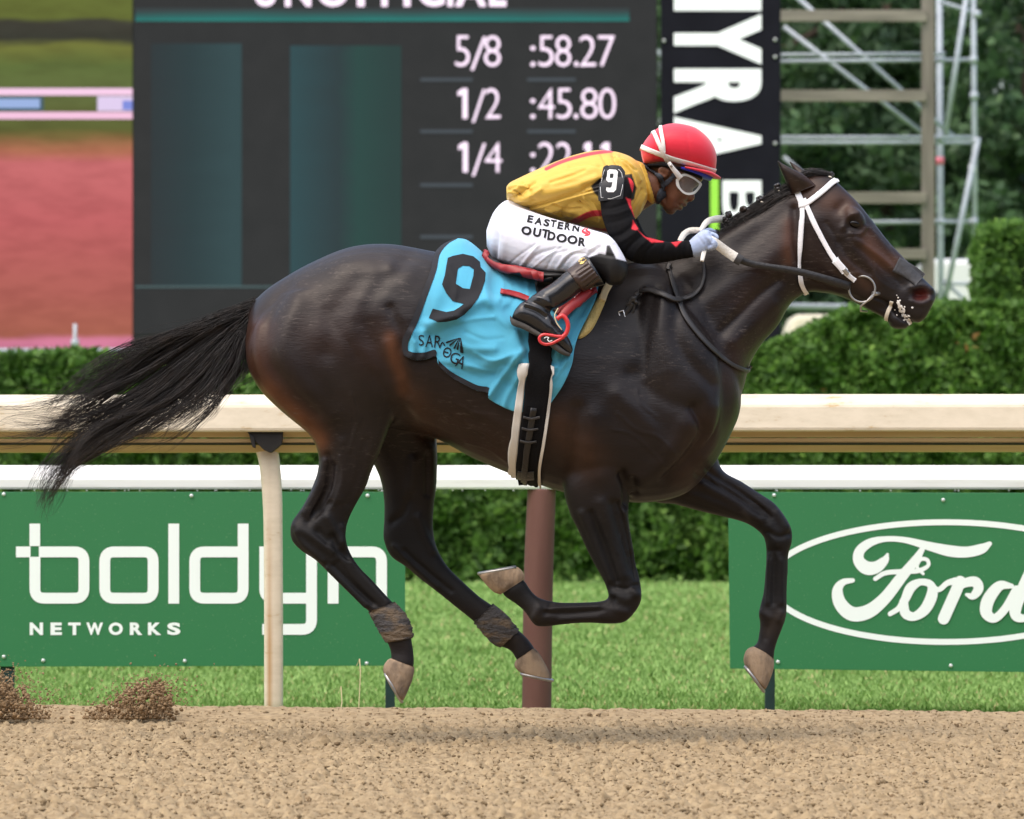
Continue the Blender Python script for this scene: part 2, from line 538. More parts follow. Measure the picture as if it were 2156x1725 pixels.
nx, ny = 560, 460
xs = np.linspace(-2.75, 2.75, nx); ys = np.linspace(-5.6, 2.35, ny)
gx, gy = np.meshgrid(xs, ys)
lump = fnoise(ny, nx, 2.2, 6, 1); mid = fnoise(ny, nx, 6, 16, 2); big = fnoise(ny, nx, 22, 80, 3)
fine = fnoise(ny, nx, 1.0, 3, 4); spots = fnoise(ny, nx, 1.7, 4.5, 9)
calm = np.clip((1.75-gy)/.5, .3, 1)
gz = track_z(gx, gy) + calm*(.0052*np.maximum(lump, -.8) + .0055*mid + .004*big + .0040*fine + .0085*np.clip(spots-.75, 0, 1.6) + .006*np.clip(lump-1.1, 0, 1.5) - .012*np.clip(mid*lump-.6, 0, 1.2))
V = np.stack([gx, gy, gz], -1).reshape(-1, 3)
i = (np.arange(ny-1)[:, None]*nx + np.arange(nx-1)[None, :]).ravel()
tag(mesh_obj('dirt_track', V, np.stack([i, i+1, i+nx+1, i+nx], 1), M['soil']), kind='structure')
# the track goes on outside the finely harrowed patch
V, F = [], []
for x0, x1, y0, y1 in ((-60, -2.74, -40, 2.1), (2.74, 60, -40, 2.1), (-2.74, 2.74, -40, -5.55)):
    k = len(V); gxs = np.linspace(x0, x1, 60); gys = np.linspace(y0, y1, 90)
    for b_ in gys:
        for a_ in gxs: V.append((a_, b_, float(track_z(np.clip(a_, -3, 3), b_))-.004+.006*math.sin(a_*31+b_*17)*math.sin(b_*23-a_*11)))
    for r in range(89):
        for c in range(59): q = k+r*60+c; F.append((q, q+1, q+61, q+60))
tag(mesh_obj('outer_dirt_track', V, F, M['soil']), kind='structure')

def clods(centres, sizes, seed):
    g = np.random.default_rng(seed)
    t = (1+5**.5)/2
    iv = np.array([(-1,t,0),(1,t,0),(-1,-t,0),(1,-t,0),(0,-1,t),(0,1,t),(0,-1,-t),(0,1,-t),(t,0,-1),(t,0,1),(-t,0,-1),(-t,0,1)])/1.9
    jf = np.array([(0,11,5),(0,5,1),(0,1,7),(0,7,10),(0,10,11),(1,5,9),(5,11,4),(11,10,2),(10,7,6),(7,1,8),(3,9,4),(3,4,2),(3,2,6),(3,6,8),(3,8,9),(4,9,5),(2,4,11),(6,2,10),(8,6,7),(9,8,1)])
    n = len(centres)
    v = iv[None]*(1+g.uniform(-.35, .35, (n, 12, 1)))*np.asarray(sizes)[:, None, None]*g.uniform(.6, 1.25, (n, 1, 3))
    v = v + np.asarray(centres)[:, None, :]
    f = jf[None] + (np.arange(n)*12)[:, None, None]
    return v.reshape(-1, 3), f.reshape(-1, 3)
g = np.random.default_rng(5)
n = 6000
cy = DIST/np.maximum(g.uniform(.905, 1.31, n), .01)-DIST; cy = np.clip(cy, -5.4, 1.75); cxs = g.uniform(-2.7, 2.7, n)
sz = np.clip(g.lognormal(-5.65, .42, n), .0020, .012)
sz[:420] *= 1.8
cz = track_z(cxs, cy)+sz*.15
v, f = clods(np.stack([cxs, cy, cz], 1), sz, 6)
def crumbs(n, seed):
    """fine crumbs covering the harrowed surface"""
    g = np.random.default_rng(seed)
    y = np.clip(DIST/g.uniform(.905, 1.33, n)-DIST, -5.5, 1.9); x = g.uniform(-2.72, 2.72, n)
    s = np.clip(g.lognormal(-5.75, .40, n), .0018, .009)
    ix = np.clip(((x+2.75)/5.5*(nx-1)).astype(int), 0, nx-1); iy = np.clip(((y+5.6)/7.95*(ny-1)).astype(int), 0, ny-1)
    c = np.stack([x, y, gz[iy, ix]+s*.1], 1)
    o = np.array([(1, 0, 0), (0, 1, 0), (-1, 0, 0), (0, -1, 0), (0, 0, .8), (0, 0, -.8)])
    v = c[:, None]+o[None]*(1+g.uniform(-.4, .5, (n, 6, 1)))*s[:, None, None]*g.uniform(.7, 1.5, (n, 1, 3))
    a = g.uniform(0, 3.14, n); ca, sa = np.cos(a)[:, None], np.sin(a)[:, None]; d = v-c[:, None]
    v = c[:, None]+np.stack([d[..., 0]*ca-d[..., 1]*sa, d[..., 0]*sa+d[..., 1]*ca, d[..., 2]], -1)
    f = np.array([(0, 1, 4), (1, 2, 4), (2, 3, 4), (3, 0, 4), (1, 0, 5), (2, 1, 5), (3, 2, 5), (0, 3, 5)])[None]+(np.arange(n)*6)[:, None, None]
    t = g.beta(2, 2, n)[:, None]
    return v.reshape(-1, 3), f.reshape(-1, 3), np.repeat(np.array([.135, .096, .054])*(1-t)+np.array([.325, .245, .145])*t, 6, 0)
M['crumb'] = mat('soil crumbs', (1, 1, 1), .95, .1, attr=True)
cv, cf, cc_ = crumbs(60000, 77)
tag(mesh_obj('soil_crumbs', cv, cf, M['crumb'], smooth=False, col=cc_), 'fine tan soil crumbs covering the whole harrowed track', 'soil', kind='stuff')
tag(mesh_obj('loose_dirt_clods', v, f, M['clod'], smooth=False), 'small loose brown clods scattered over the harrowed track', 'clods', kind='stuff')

def spray(name, label, poly, n, seed, lean):
    """dirt thrown up by a hoof: a ragged curtain with crumbs flying off it"""
    g = np.random.default_rng(seed); C, S = [], []; poly = np.array(poly, float); lo, hi = poly.min(0), poly.max(0)
    while len(C) < n:
        q = g.uniform(lo, hi, (1, 2))
        if not inside(q, poly)[0]: continue
        X, Y = q[0]+g.normal(0, 9, 2)*(1+.6*(g.random() < .25)); C.append(P(X, min(Y, 1512), 1.55+g.normal(0, .10))); S.append(g.choice([.0025, .004, .0055, .008, .011], p=[.32, .34, .22, .10, .02]))
    for _ in range(n//4):
        a = poly[g.integers(1, len(poly)-1)]; X, Y = a[0]+g.normal(lean, 30), a[1]-abs(g.normal(0, 20))+6; C.append(P(X, min(Y, 1500), 1.55+g.normal(0, .15))); S.append(g.uniform(.0015, .0045))
    v, f = clods(C, S, seed)
    return tag(mesh_obj(name, v, f, M['thrown'], smooth=False), label, 'dirt', kind='stuff')
spray('dirt_spray', 'burst of brown dirt kicked up below the boldyn board', [(165, 1512), (215, 1494), (250, 1474), (272, 1455), (300, 1444), (335, 1440), (356, 1452), (350, 1472), (360, 1490), (352, 1512)], 1900, 21, 8)
spray('dirt_spray', 'tall burst of brown dirt at the left edge of the picture', [(-60, 1512), (-60, 1415), (5, 1430), (25, 1452), (52, 1472), (80, 1494), (110, 1512)], 2000, 22, 10)

# turf: one sheet to the horizon
prof = [(1.95, -.02), (2.35, -.03), (3.2, -.10), (4.2, -.15), (34, -.15), (60, -.15), (120, -.15), (900, -.15)]
V, F = [], []
xs_ = [-900, -120, -30, -8, 0, 8, 30, 120, 900]
for y, z in prof:
    for x in xs_: V.append((x, y, z))
for r in range(len(prof)-1):
    for c in range(8): q = r*9+c; F.append((q, q+1, q+10, q+9))
tag(mesh_obj('turf_course', V, F, M['turf_base']), kind='structure')
tag(MB().box(-900, 900, -900, -40.0, -.3, -.03).build('far_ground', M['soil']), kind='structure')

def turf_z(y): return np.interp(y, [q[0] for q in prof], [q[1] for q in prof])
def grass(n, seed):
    g = np.random.default_rng(seed)
    y = DIST/g.uniform(DIST/(DIST+33.5), DIST/(DIST+2.2), n)-DIST
    hw = 1.15*(DIST+y)*2156/FOC/2+.5
    x = g.uniform(-1, 1, n)*hw
    far = 1+y/9
    h = g.uniform(.012, .034, n)*(.8+.2*far); w = g.uniform(.004, .007, n)*far
    a = g.uniform(0, np.pi, n); lean = g.normal(0, .45, (n, 2))*h[:, None]
    b = np.stack([x, y, turf_z(y)-.004], 1)
    d = np.stack([np.cos(a)*w, np.sin(a)*w*.5, 0*a], 1)
    top = b+np.stack([lean[:, 0], lean[:, 1], h], 1)
    V = np.stack([b-d, b+d, top], 1).reshape(-1, 3)
    patch = .5+.5*np.sin(x*2.1+np.sin(y*.9)*2)*np.sin(y*.55+x*.7)
    t = np.clip(g.random(n)*.75+patch*.3, 0, 1)[:, None]
    c = (np.array([.11, .215, .045])*(1-t)+np.array([.26, .40, .125])*t)
    dry = g.random(n) < .05
    c[dry] = (.36, .33, .15)
    return V, np.arange(3*n).reshape(-1, 3), np.repeat(c, 3, 0)
M['grass'] = mat('grass blades', (1, 1, 1), .75, .25, attr=True)
v, f, c = grass(260000, 3)
tag(mesh_obj('turf_grass', v, f, M['grass'], smooth=False, col=c), 'mown green turf grass between the rails and the hedge', 'grass', kind='stuff')
M['straw'] = mat('dry straw', (.55, .47, .27), .8)
for X, Y0, Y1, lab in ((755, 1420, 1388, 'dry seed stalk standing before the boldyn board corner'), (716, 1490, 1446, 'bent dry grass stalk rising from the turf beside the cream post')):
    t = MB(); b0 = P(X, 1500, 2.35); p1 = P(X+2, Y1, 2.4); p2 = P(X-4, Y1+14, 2.4)
    t.tube([b0, P(X+4, (Y0+Y1)/2+12, 2.38), p1, p2], [.0022, .002, .003, .0015], 5)
    tag(t.build('grass_stalk', M['straw']), lab, 'grass stalk')

# ------------------------------------------------------------------ running rails
def cream_paint():
    m, nt, b = nodes('weathered cream paint'); N, L = nt.nodes, nt.links
    tc = N.new('ShaderNodeTexCoord'); mp = N.new('ShaderNodeMapping'); mp.inputs['Scale'].default_value = (.55, 1, 1.6)
    L.new(tc.outputs['Object'], mp.inputs['Vector'])
    nz = N.new('ShaderNodeTexNoise'); nz.inputs['Scale'].default_value = 14; nz.inputs['Detail'].default_value = 9; nz.inputs['Roughness'].default_value = .68
    L.new(mp.outputs[0], nz.inputs['Vector'])
    cr = N.new('ShaderNodeValToRGB'); e = cr.color_ramp.elements
    e[0].position, e[0].color = .30, (.47, .33, .15, 1); e[1].position, e[1].color = .40, (.61, .545, .41, 1)
    q = e.new(.6); q.color = (.68, .61, .47, 1)
    L.new(nz.outputs['Fac'], cr.inputs['Fac']); L.new(cr.outputs[0], b.inputs['Base Color'])
    b.inputs['Roughness'].default_value = .5
    return m
M['cream'] = cream_paint()
M['rust'] = mat('rust streak', (.42, .23, .08), .9, .2, col2=(.62, .52, .36), vscale=14, stretch=(1, 1, .12), thr=(.45, .6))
M['tan_metal'] = mat('stained and shaded underside', (.50, .385, .215), .7, .3, col2=(.40, .28, .13), vscale=5, stretch=(.3, 1, 6))  # tan holds both dirt stain and the shade of the underside
M['white'] = mat('white paint', (.80, .80, .78), .45, .5, col2=(.66, .65, .61), vscale=7, stretch=(.35, 1, 4), thr=(.5, .75))
M['black_steel'] = mat('black steel', (.012, .011, .010), .6, .4, var=.5, vscale=20)

def extrude_x(pts, x0, x1, slices=1, warp=0):
    """pts: closed section (y, z) swept along x"""
    V, F = [], []; n = len(pts)
    for i in range(slices+1):
        x = x0+(x1-x0)*i/slices; dz = warp*math.sin(x*.9)
        V += [(x, y, z+dz) for y, z in pts]
    for i in range(slices):
        for j in range(n): F.append((i*n+j, i*n+(j+1) % n, (i+1)*n+(j+1) % n, (i+1)*n+j))
    F += [tuple(range(n))[::-1], tuple(range(slices*n, (slices+1)*n))]
    return MB().add(V, F)

RY = 2.25                                   # near rail
def rz(Y): return PZ(Y, RY)
rail = thing('running_rail', 'long cream overhanging running rail with rust marks just behind the horse', 'rail')
sec = [(RY+.115, rz(833)), (RY+.10, rz(830)), (RY+.085, rz(830)), (RY+.028, rz(848)), (RY+.016, rz(853)), (RY+.012, rz(858)), (RY, rz(901)), (RY+.002, rz(906)), (RY+.008, rz(909)), (RY+.012, rz(908)), (RY+.018, rz(903)), (RY+.028, rz(856)), (RY+.088, rz(838)), (RY+.115, rz(840))]
extrude_x(sec, -9, 9, 24, .0012).build('rail_cover', M['cream'], rail)
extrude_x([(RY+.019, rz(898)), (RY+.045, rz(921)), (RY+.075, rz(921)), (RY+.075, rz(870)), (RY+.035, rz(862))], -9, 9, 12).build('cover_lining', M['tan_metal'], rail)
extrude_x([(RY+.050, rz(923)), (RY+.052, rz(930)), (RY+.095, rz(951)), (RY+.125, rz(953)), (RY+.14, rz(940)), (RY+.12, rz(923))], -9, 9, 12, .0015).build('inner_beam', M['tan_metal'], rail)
extrude_x([(RY+.053, rz(933)), (RY+.060, rz(936)), (RY+.062, rz(937.2)), (RY+.053, rz(934.2))], -9, 9, 6).build('seam_strip', M['black_steel'], rail)

def rusty_post(x0):
    """cream paint with a soft rust run down one side of the post"""
    m = M['cream'].copy(); nt = m.node_tree; N, L = nt.nodes, nt.links; b = N['Principled BSDF']
    src = b.inputs['Base Color'].links[0].from_socket
    tc = N.new('ShaderNodeTexCoord'); sp = N.new('ShaderNodeSeparateXYZ'); L.new(tc.outputs['Object'], sp.inputs[0])
    nz = N.new('ShaderNodeTexNoise'); nz.inputs['Scale'].default_value = 20; mp = N.new('ShaderNodeMapping'); mp.inputs['Scale'].default_value = (1, 1, .15)
    L.new(tc.outputs['Object'], mp.inputs['Vector']); L.new(mp.outputs[0], nz.inputs['Vector'])
    def mth(op, a, c):
        q = N.new('ShaderNodeMath'); q.operation = op
        for i, v in enumerate((a, c)):
            if isinstance(v, (int, float)): q.inputs[i].default_value = v
            elif v is not None: L.new(v, q.inputs[i])
        return q.outputs[0]
    d = mth('ABSOLUTE', mth('SUBTRACT', sp.outputs['X'], x0), None)
    d = mth('ADD', d, mth('MULTIPLY', nz.outputs['Fac'], .016))
    r = N.new('ShaderNodeMapRange'); r.inputs['From Min'].default_value, r.inputs['From Max'].default_value, r.inputs['To Min'].default_value, r.inputs['To Max'].default_value = .006, .022, 1, 0
    L.new(d, r.inputs['Value'])
    z = N.new('ShaderNodeMapRange'); z.inputs['From Min'].default_value, z.inputs['From Max'].default_value, z.inputs['To Min'].default_value, z.inputs['To Max'].default_value = .25, .75, .85, .1
    L.new(sp.outputs['Z'], z.inputs['Value'])
    f = mth('MULTIPLY', r.outputs[0], z.outputs[0])
    mx = N.new('ShaderNodeMix'); mx.data_type = 'RGBA'; L.new(f, mx.inputs['Factor']); L.new(src, mx.inputs['A']); mx.inputs['B'].default_value = (.40, .22, .07, 1)
    L.new(mx.outputs['Result'], b.inputs['Base Color'])
    return m
def rail_post(name, X, label, seen=True):
    o = thing(name, label, 'post', 'gooseneck posts under the cream rail')
    secs = [(X-45, 934, X+2, 918, .030, RY+.13), (X-40, 944, X+8, 934, .030, RY+.125), (X-30, 975, X+14, 972, .030, RY+.115), (X-23, 1040, X+19, 1040, .030, RY+.11),
            (X-20, 1120, X+20, 1120, .030, RY+.11), (X-19, 1300, X+21, 1300, .030, RY+.11), (X-19, 1530, X+21, 1530, .030, RY+.11)]
    v, f = loft(secs, n=4, ring=16, pw=3.2); mesh_obj('post_tube', v, f, rusty_post(PX(X-7, RY+.1)), o)
    m = MB()
    m.prism([(PX(x, RY), PZ(y, RY)) for x, y in ((X-56, 909), (X+21, 909), (X+18, 936), (X-5, 954), (X-20, 948), (X-38, 930))], RY+.022, RY+.16)
    m.prism([(PX(x, RY), PZ(y, RY)) for x, y in ((X-52, 912), (X-40, 922), (X-37, 944), (X-44, 942))], RY+.014, RY+.05)
    m.build('clamp_bracket', M['black_steel'], o, bevel=.003)
    return o
rail_post('rail_post', 575, 'cream gooseneck post with rust streak standing before the boldyn board')
rail_post('rail_post', 575-2490, 'cream rail post beyond the left edge of the picture')
rail_post('rail_post', 575+2490, 'cream rail post beyond the right edge of the picture')

WY = 5.15                                   # turf course rail
def wz(Y): return PZ(Y, WY)
wr = thing('turf_rail', 'white turf course rail running level above the green boards', 'rail')
extrude_x([(WY+.10, wz(984)), (WY+.085, wz(980)), (WY+.075, wz(980)), (WY+.018, wz(1000)), (WY+.006, wz(1004)), (WY, wz(1010)), (WY, wz(1026)), (WY+.004, wz(1030)), (WY+.05, wz(1030)), (WY+.10, wz(1024))], -12, 12, 10).build('rail_cap', M['white'], wr)
g = np.random.default_rng(8)
for X in sorted(g.uniform(-200, 2350, 46)):
    a = P(X, 1032.5+g.uniform(-.6, .8), WY+.012)
    m = MB(); m.add([(a[0]-.004, a[1], a[2]+.004), (a[0]+.004, a[1], a[2]+.004), (a[0]+.003, a[1]-.003, a[2]-.003), (a[0]-.003, a[1]-.003, a[2]-.003), (a[0], a[1]+.006, a[2])], [(0,1,2,3),(0,3,4),(1,4,2),(0,4,1),(2,4,3)]); m.build('rivet', M['white'], wr)
M['maroon'] = mat('faded maroon vinyl post', (.105, .040, .033), .75, .35, col2=(.15, .068, .055), vscale=6, stretch=(1, 1, .25), bump=.15, bscale=40)
def turf_post(X, label):
    o = thing('turf_rail_post', label, 'post', 'maroon posts under the white turf rail')
    v, f = loft([(X-20, 1042, X+38, 1042, .060, WY+.06), (X-20, 1046, X+40, 1046, .062, WY+.06), (X-28, 1250, X+34, 1250, .064, WY+.06), (X-32, 1600, X+30, 1600, .064, WY+.06)], n=5, ring=20, pw=2)
    mesh_obj('post_tube', v, f, M['maroon'], o)
    v, f = loft([(X-17, 1031, X+30, 1031, .03, WY+.05), (X-14, 1036, X+30, 1036, .035, WY+.05), (X-2, 1043.5, X+24, 1043.5, .034, WY+.05)], n=3, ring=14)
    mesh_obj('post_cap', v, f, M['white'], o)
turf_post(1130, 'maroon round post under the white rail between the two boards')
turf_post(1130+2600, 'maroon post beyond the right edge of the picture')
turf_post(1130-2600, 'maroon post beyond the left edge of the picture')

# ------------------------------------------------------------------ sponsor boards
M['board_green'] = mat('green vinyl board', (.030, .175, .066), .45, .5, col2=(.17, .27, .15), vscale=150, detail=2, thr=(.70, .75), bump=.04, bscale=8, bdist=.02)
M['print_white'] = mat('white board lettering', (.88, .90, .91), .5, .4)
M['dark_green'] = mat('dark green steel leg', (.012, .035, .035), .5, .5, var=.4, vscale=10)
M['bolt'] = mat('galvanised bolt', (.62, .64, .64), .4, .5, metal=.4)
BY = WY-.06
def board(name, label, corners, bolts, legs):
    o = thing(name, label, 'board', 'green sponsor boards along the turf rail')
    m = MB(); m.prism([(PX(x, BY), PZ(y, BY)) for x, y in corners], BY, BY+.012); m.build('panel', M['board_green'], o, bevel=.0015)
    for x, y in bolts:
        c = P(x, y, BY-.001); MB().lathe([(.0085, 0), (.0085, -.003), (.006, -.006), (.001, -.007)], c, 'y', 12).build('bolt', M['bolt'], o, smooth=True)
    for x0, x1 in legs:
        MB().box(PX(x0, BY), PX(x1, BY), BY+.014, BY+.05, -.2, PZ(1060, BY)).build('leg', M['dark_green'], o, bevel=.003)
    return o
bo = board('sponsor_board', 'green board lettered boldyn NETWORKS behind the hind legs', [(-60, 1036), (853, 1036), (853, 1402), (-60, 1404)],
      [(8, 1041), (403, 1044), (774, 1044), (91, 1391), (389, 1392), (772, 1397), (8, 1383)], [(0, 29), (811, 831)])
def zb(x, y): return (.43754*x, 970.2+.43754*y)
def pen(path, w=52, rad=46, fine=7):
    """square-cornered pen path with rounded corners, constant width"""
    q = []
    for i, p in enumerate(path):
        p = np.array(p, float)
        if 0 < i < len(path)-1:
            a, c = np.array(path[i-1], float), np.array(path[i+1], float)
            da, dc = (a-p)/np.hypot(*(a-p)), (c-p)/np.hypot(*(c-p))
            s, e = p+da*rad, p+dc*rad
            for t in np.linspace(0, 1, fine): q.append((1-t)**2*s+2*t*(1-t)*p+t*t*e)
        else: q.append(p)
    V, F = [], []
    n = len(q)
    for i in range(n):
        t = q[min(i+1, n-1)]-q[max(i-1, 0)]; t = t/(np.hypot(*t)+1e-9); m = np.array([-t[1], t[0]])
        for s in (1, -1): V.append((*zb(*(q[i]+s*m*w/2)), i))
        if i: F.append((2*i-2, 2*i, 2*i+1, 2*i-1))
    return np.array(V), F
def rect(x0, y0, x1, y1): return np.array([(*zb(a, b), 0) for a, b in ((x0, y0), (x1, y0), (x1, y1), (x0, y1))]), [(0, 1, 2, 3)]
letters = {
 'b': [rect(142, 303, 193, 411), rect(77, 413, 147, 465), pen([(187, 439), (404, 439), (404, 662), (168, 662), (168, 463)])],
 'o': [pen([(620, 439), (737, 439), (737, 662), (504, 662), (504, 439), (622, 439)])],
 'l': [rect(810, 303, 862, 688)],
 'd': [pen([(1170, 303), (1170, 662), (937, 662), (937, 439), (1146, 439)])],
 'y': [pen([(1274, 413), (1274, 662), (1474, 662)]), pen([(1499, 413), (1499, 812), (1262, 812)])],
 'n': [pen([(1603, 688), (1603, 450)], rad=1), pen([(1629, 439), (1836, 439), (1836, 688)])]}
for ch, sh in letters.items():
    flat_print('letter', sh, BY-.0022, M['print_white'], bo, .0004, .00001)
for ch, x0, x1 in zip('NETWORKS', (143, 243, 328, 415, 523, 625, 712, 805), (207, 298, 388, 496, 591, 685, 776, 868)):
    flat_print('letter', [glyph(ch, *zb(x0, 779), *zb(x1, 839), bold=.045)], BY-.0022, M['print_white'], bo)

fo = board('sponsor_board', 'green board with white oval script logo under the nose', [(1533, 1036), (2720, 1040), (2720, 1422), (1537, 1408)],
      [(1630, 1043), (1986, 1053), (1638, 1394), (2002, 1402), (2560, 1056)], [(1611, 1632), (2580, 2602)])
def zf(x, y): return (1365.4+.45827*x, 790.5+.45827*y)
def fpen(pts, dens=6):
    v, f = brush(pts, dens); v = v.copy()
    xy = np.array([zf(a[0], a[1]) for a in v]); v[:, :2] = xy; return v, f
el = [(1365+811*math.cos(t), 950+275*math.sin(t), 27) for t in np.linspace(0, 2*np.pi, 97)]
flat_print('logo_oval', [fpen(el, 1)], BY-.0022, M['print_white'], fo)
ford = [[(1098, 822, 12), (1085, 850, 38), (1045, 882, 56), (1000, 884, 62), (966, 850, 52), (972, 805, 46), (1020, 768, 38), (1090, 752, 26), (1180, 757, 28), (1290, 785, 40), (1380, 806, 52), (1460, 812, 50), (1530, 797, 46), (1567, 774, 22)],
 [(1262, 792, 22), (1225, 850, 40), (1160, 930, 50), (1085, 1025, 56), (1010, 1085, 64), (935, 1096, 66), (882, 1050, 60), (868, 990, 48), (892, 952, 32), (938, 942, 20)],
 [(1042, 935, 20), (1090, 908, 22), (1180, 901, 24), (1240, 898, 22), (1284, 875, 18), (1280, 848, 18), (1250, 846, 18), (1234, 880, 16), (1262, 912, 14)],
 [(1110, 1096, 22), (1150, 1070, 26), (1178, 1030, 40), (1205, 975, 46), (1250, 950, 32), (1296, 962, 36), (1302, 1010, 52), (1270, 1075, 50), (1220, 1108, 40), (1180, 1092, 46), (1172, 1040, 40)],
 [(1290, 948, 20), (1330, 985, 24), (1372, 955, 26), (1410, 945, 34)],
 [(1432, 948, 54), (1400, 1020, 54), (1356, 1118, 54)],
 [(1392, 1020, 22), (1440, 962, 38), (1498, 948, 48), (1516, 980, 46), (1490, 1014, 34), (1462, 1008, 16)],
 [(1668, 968, 22), (1612, 968, 46), (1562, 1030, 58), (1552, 1090, 54), (1590, 1116, 40), (1640, 1070, 38), (1690, 985, 40)],
 [(1850, 700, 40), (1795, 820, 54), (1730, 960, 56), (1688, 1060, 56), (1694, 1110, 46), (1750, 1112, 26), (1800, 1085, 16)]]
for k, s in enumerate(ford): flat_print('logo_letter', [fpen(s)], BY-.0022-.0004*(k+1), M['print_white'], fo, 0, .000004)

# ------------------------------------------------------------------ leaves, hedges, trees
def leaves(c, size, cols, seed, flat=0.0):
    g = np.random.default_rng(seed); n = len(c)
    a = g.normal(0, 1, (n, 3)); a /= np.linalg.norm(a, axis=1)[:, None]
    b = g.normal(0, 1, (n, 3)); b -= a*(a*b).sum(1)[:, None]; b /= np.linalg.norm(b, axis=1)[:, None]
    s = (size*g.uniform(.6, 1.4, n))[:, None]
    nn = np.cross(a, b)
    V = np.stack([c+a*s, c+b*s*.55+nn*s*.12, c-a*s, c-b*s*.55+nn*s*.12], 1).reshape(-1, 3)
    return V, np.arange(4*n).reshape(-1, 4), np.repeat(cols, 4, 0)
def leaf_material(name):
    m, nt, b = nodes(name); N, L = nt.nodes, nt.links
    a = N.new('ShaderNodeAttribute'); a.attribute_name = 'Col'; L.new(a.outputs['Color'], b.inputs['Base Color'])
    b.inputs['Roughness'].default_value = .6; b.inputs['Specular IOR Level'].default_value = .3
    tr = N.new('ShaderNodeBsdfTranslucent'); L.new(a.outputs['Color'], tr.inputs['Color'])
    mx = N.new('ShaderNodeMixShader'); mx.inputs['Fac'].default_value = .25
    L.new(b.outputs[0], mx.inputs[1]); L.new(tr.outputs[0], mx.inputs[2]); L.new(mx.outputs[0], N['Material Output'].inputs['Surface'])
    return m
M['leaf'] = leaf_material('leaf')
M['bark'] = mat('bark', (.075, .055, .04), .9, .2, var=.5, vscale=12, bump=.6, bscale=30)
M['hedge_core'] = mat('hedge inner shade', (.012, .018, .007), .95, .1, var=.6, vscale=14, bump=1, bscale=18)  # near-black core colour carries the inner shade of hedges and bush

def leaf_cols(n, g, lo, hi, young=.06):
    t = g.beta(1.6, 1.8, n)[:, None]
    c = np.array(lo)*(1-t)+np.array(hi)*t
    k = g.random(n) < young
    c[k] = np.array(hi)*[1.35, 1.2, 1.3]
    return c

def hedge(name, label, x0, x1, yf, depth, ztop, n, seed, size=.062, zlow=.02, lo=(.032, .08, .014), hi=(.13, .26, .045), stems=True, orange=0):
    g = np.random.default_rng(seed); o = thing(name, label, 'hedge', 'clipped hedges beyond the turf')
    zb_ = -.15
    def bump(x, z): return .06*np.sin(x*3.1+z*2)+.05*np.sin(x*7.3-z*5.1+1)+.04*np.sin(z*9+x*1.7)+.05*np.sin(x*13.1+z*11.3)
    nf = int(n*.72); x = g.uniform(x0, x1, nf); z = zb_+zlow+(ztop(x)-zb_-zlow)*g.random(nf)**.92
    edge = np.clip((z-(ztop(x)-.22))/.22, 0, 1)
    y = yf+bump(x, z)+g.exponential(.07, nf)+.14*edge**2
    keep = g.random(nf) < np.clip((z-zb_)/.3, .45, 1)*(0.85+.15*(np.sin(x*5.7+np.sin(z*4)*2)*np.sin(z*6.1+x*1.3) > -.35))
    A = np.stack([x, y, z], 1)[keep]
    nt_ = n-nf; x = g.uniform(x0, x1, nt_); y = yf+.1+(depth-.1)*g.random(nt_)**1.6
    B = np.stack([x, y, ztop(x)+g.normal(0, .025, nt_)+.02*np.sin(x*6+y*3)-.05*np.clip(.3-(y-yf), 0, 1)], 1)
    ne = n//12; C = np.stack([np.where(g.random(ne) < .5, x0, x1)+g.normal(0, .05, ne), yf+depth*g.random(ne), 0*np.ones(ne)], 1)
    C[:, 2] = zb_+zlow+(ztop(C[:, 0])-zb_-zlow)*g.random(ne)
    pts = np.vstack([A, B, C]); cols = leaf_cols(len(pts), g, lo, hi)
    if orange:
        k = (np.sin(pts[:, 0]*2.3+1)*np.sin(pts[:, 2]*3.1+pts[:, 0]) > .93) & (g.random(len(pts)) < orange); cols[k] = (.38, .20, .07)
    v, f, c = leaves(pts, size, cols, seed+1)
    lf = mesh_obj('foliage', v, f, M['leaf'], o, smooth=False, col=c); lf['kind'] = 'stuff'
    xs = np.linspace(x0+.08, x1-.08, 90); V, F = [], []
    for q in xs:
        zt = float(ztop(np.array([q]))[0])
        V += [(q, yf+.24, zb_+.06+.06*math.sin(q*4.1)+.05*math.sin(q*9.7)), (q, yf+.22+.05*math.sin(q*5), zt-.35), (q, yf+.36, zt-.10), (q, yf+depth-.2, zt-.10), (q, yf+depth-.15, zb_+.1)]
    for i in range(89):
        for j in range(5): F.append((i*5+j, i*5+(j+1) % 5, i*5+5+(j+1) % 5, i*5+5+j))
    mesh_obj('shade_core', V, F, M['hedge_core'], o, smooth=False)
    if stems:
        x = x0+.3
        while x < x1-.2:
            m = MB(); yy = yf+.32+g.uniform(0, .25)
            m.tube([(x, yy, zb_-.05), (x+g.normal(0, .04), yy, zb_+.25), (x+g.normal(0, .1), yy+.05, zb_+.75)], [.035, .028, .02], 7)
            m.tube([(x, yy, zb_+.15), (x+g.normal(0, .12), yy-.08, zb_+.5)], [.018, .01], 6)
            m.build('stem', M['bark'], o, smooth=True); x += g.uniform(.32, .6)
    return o

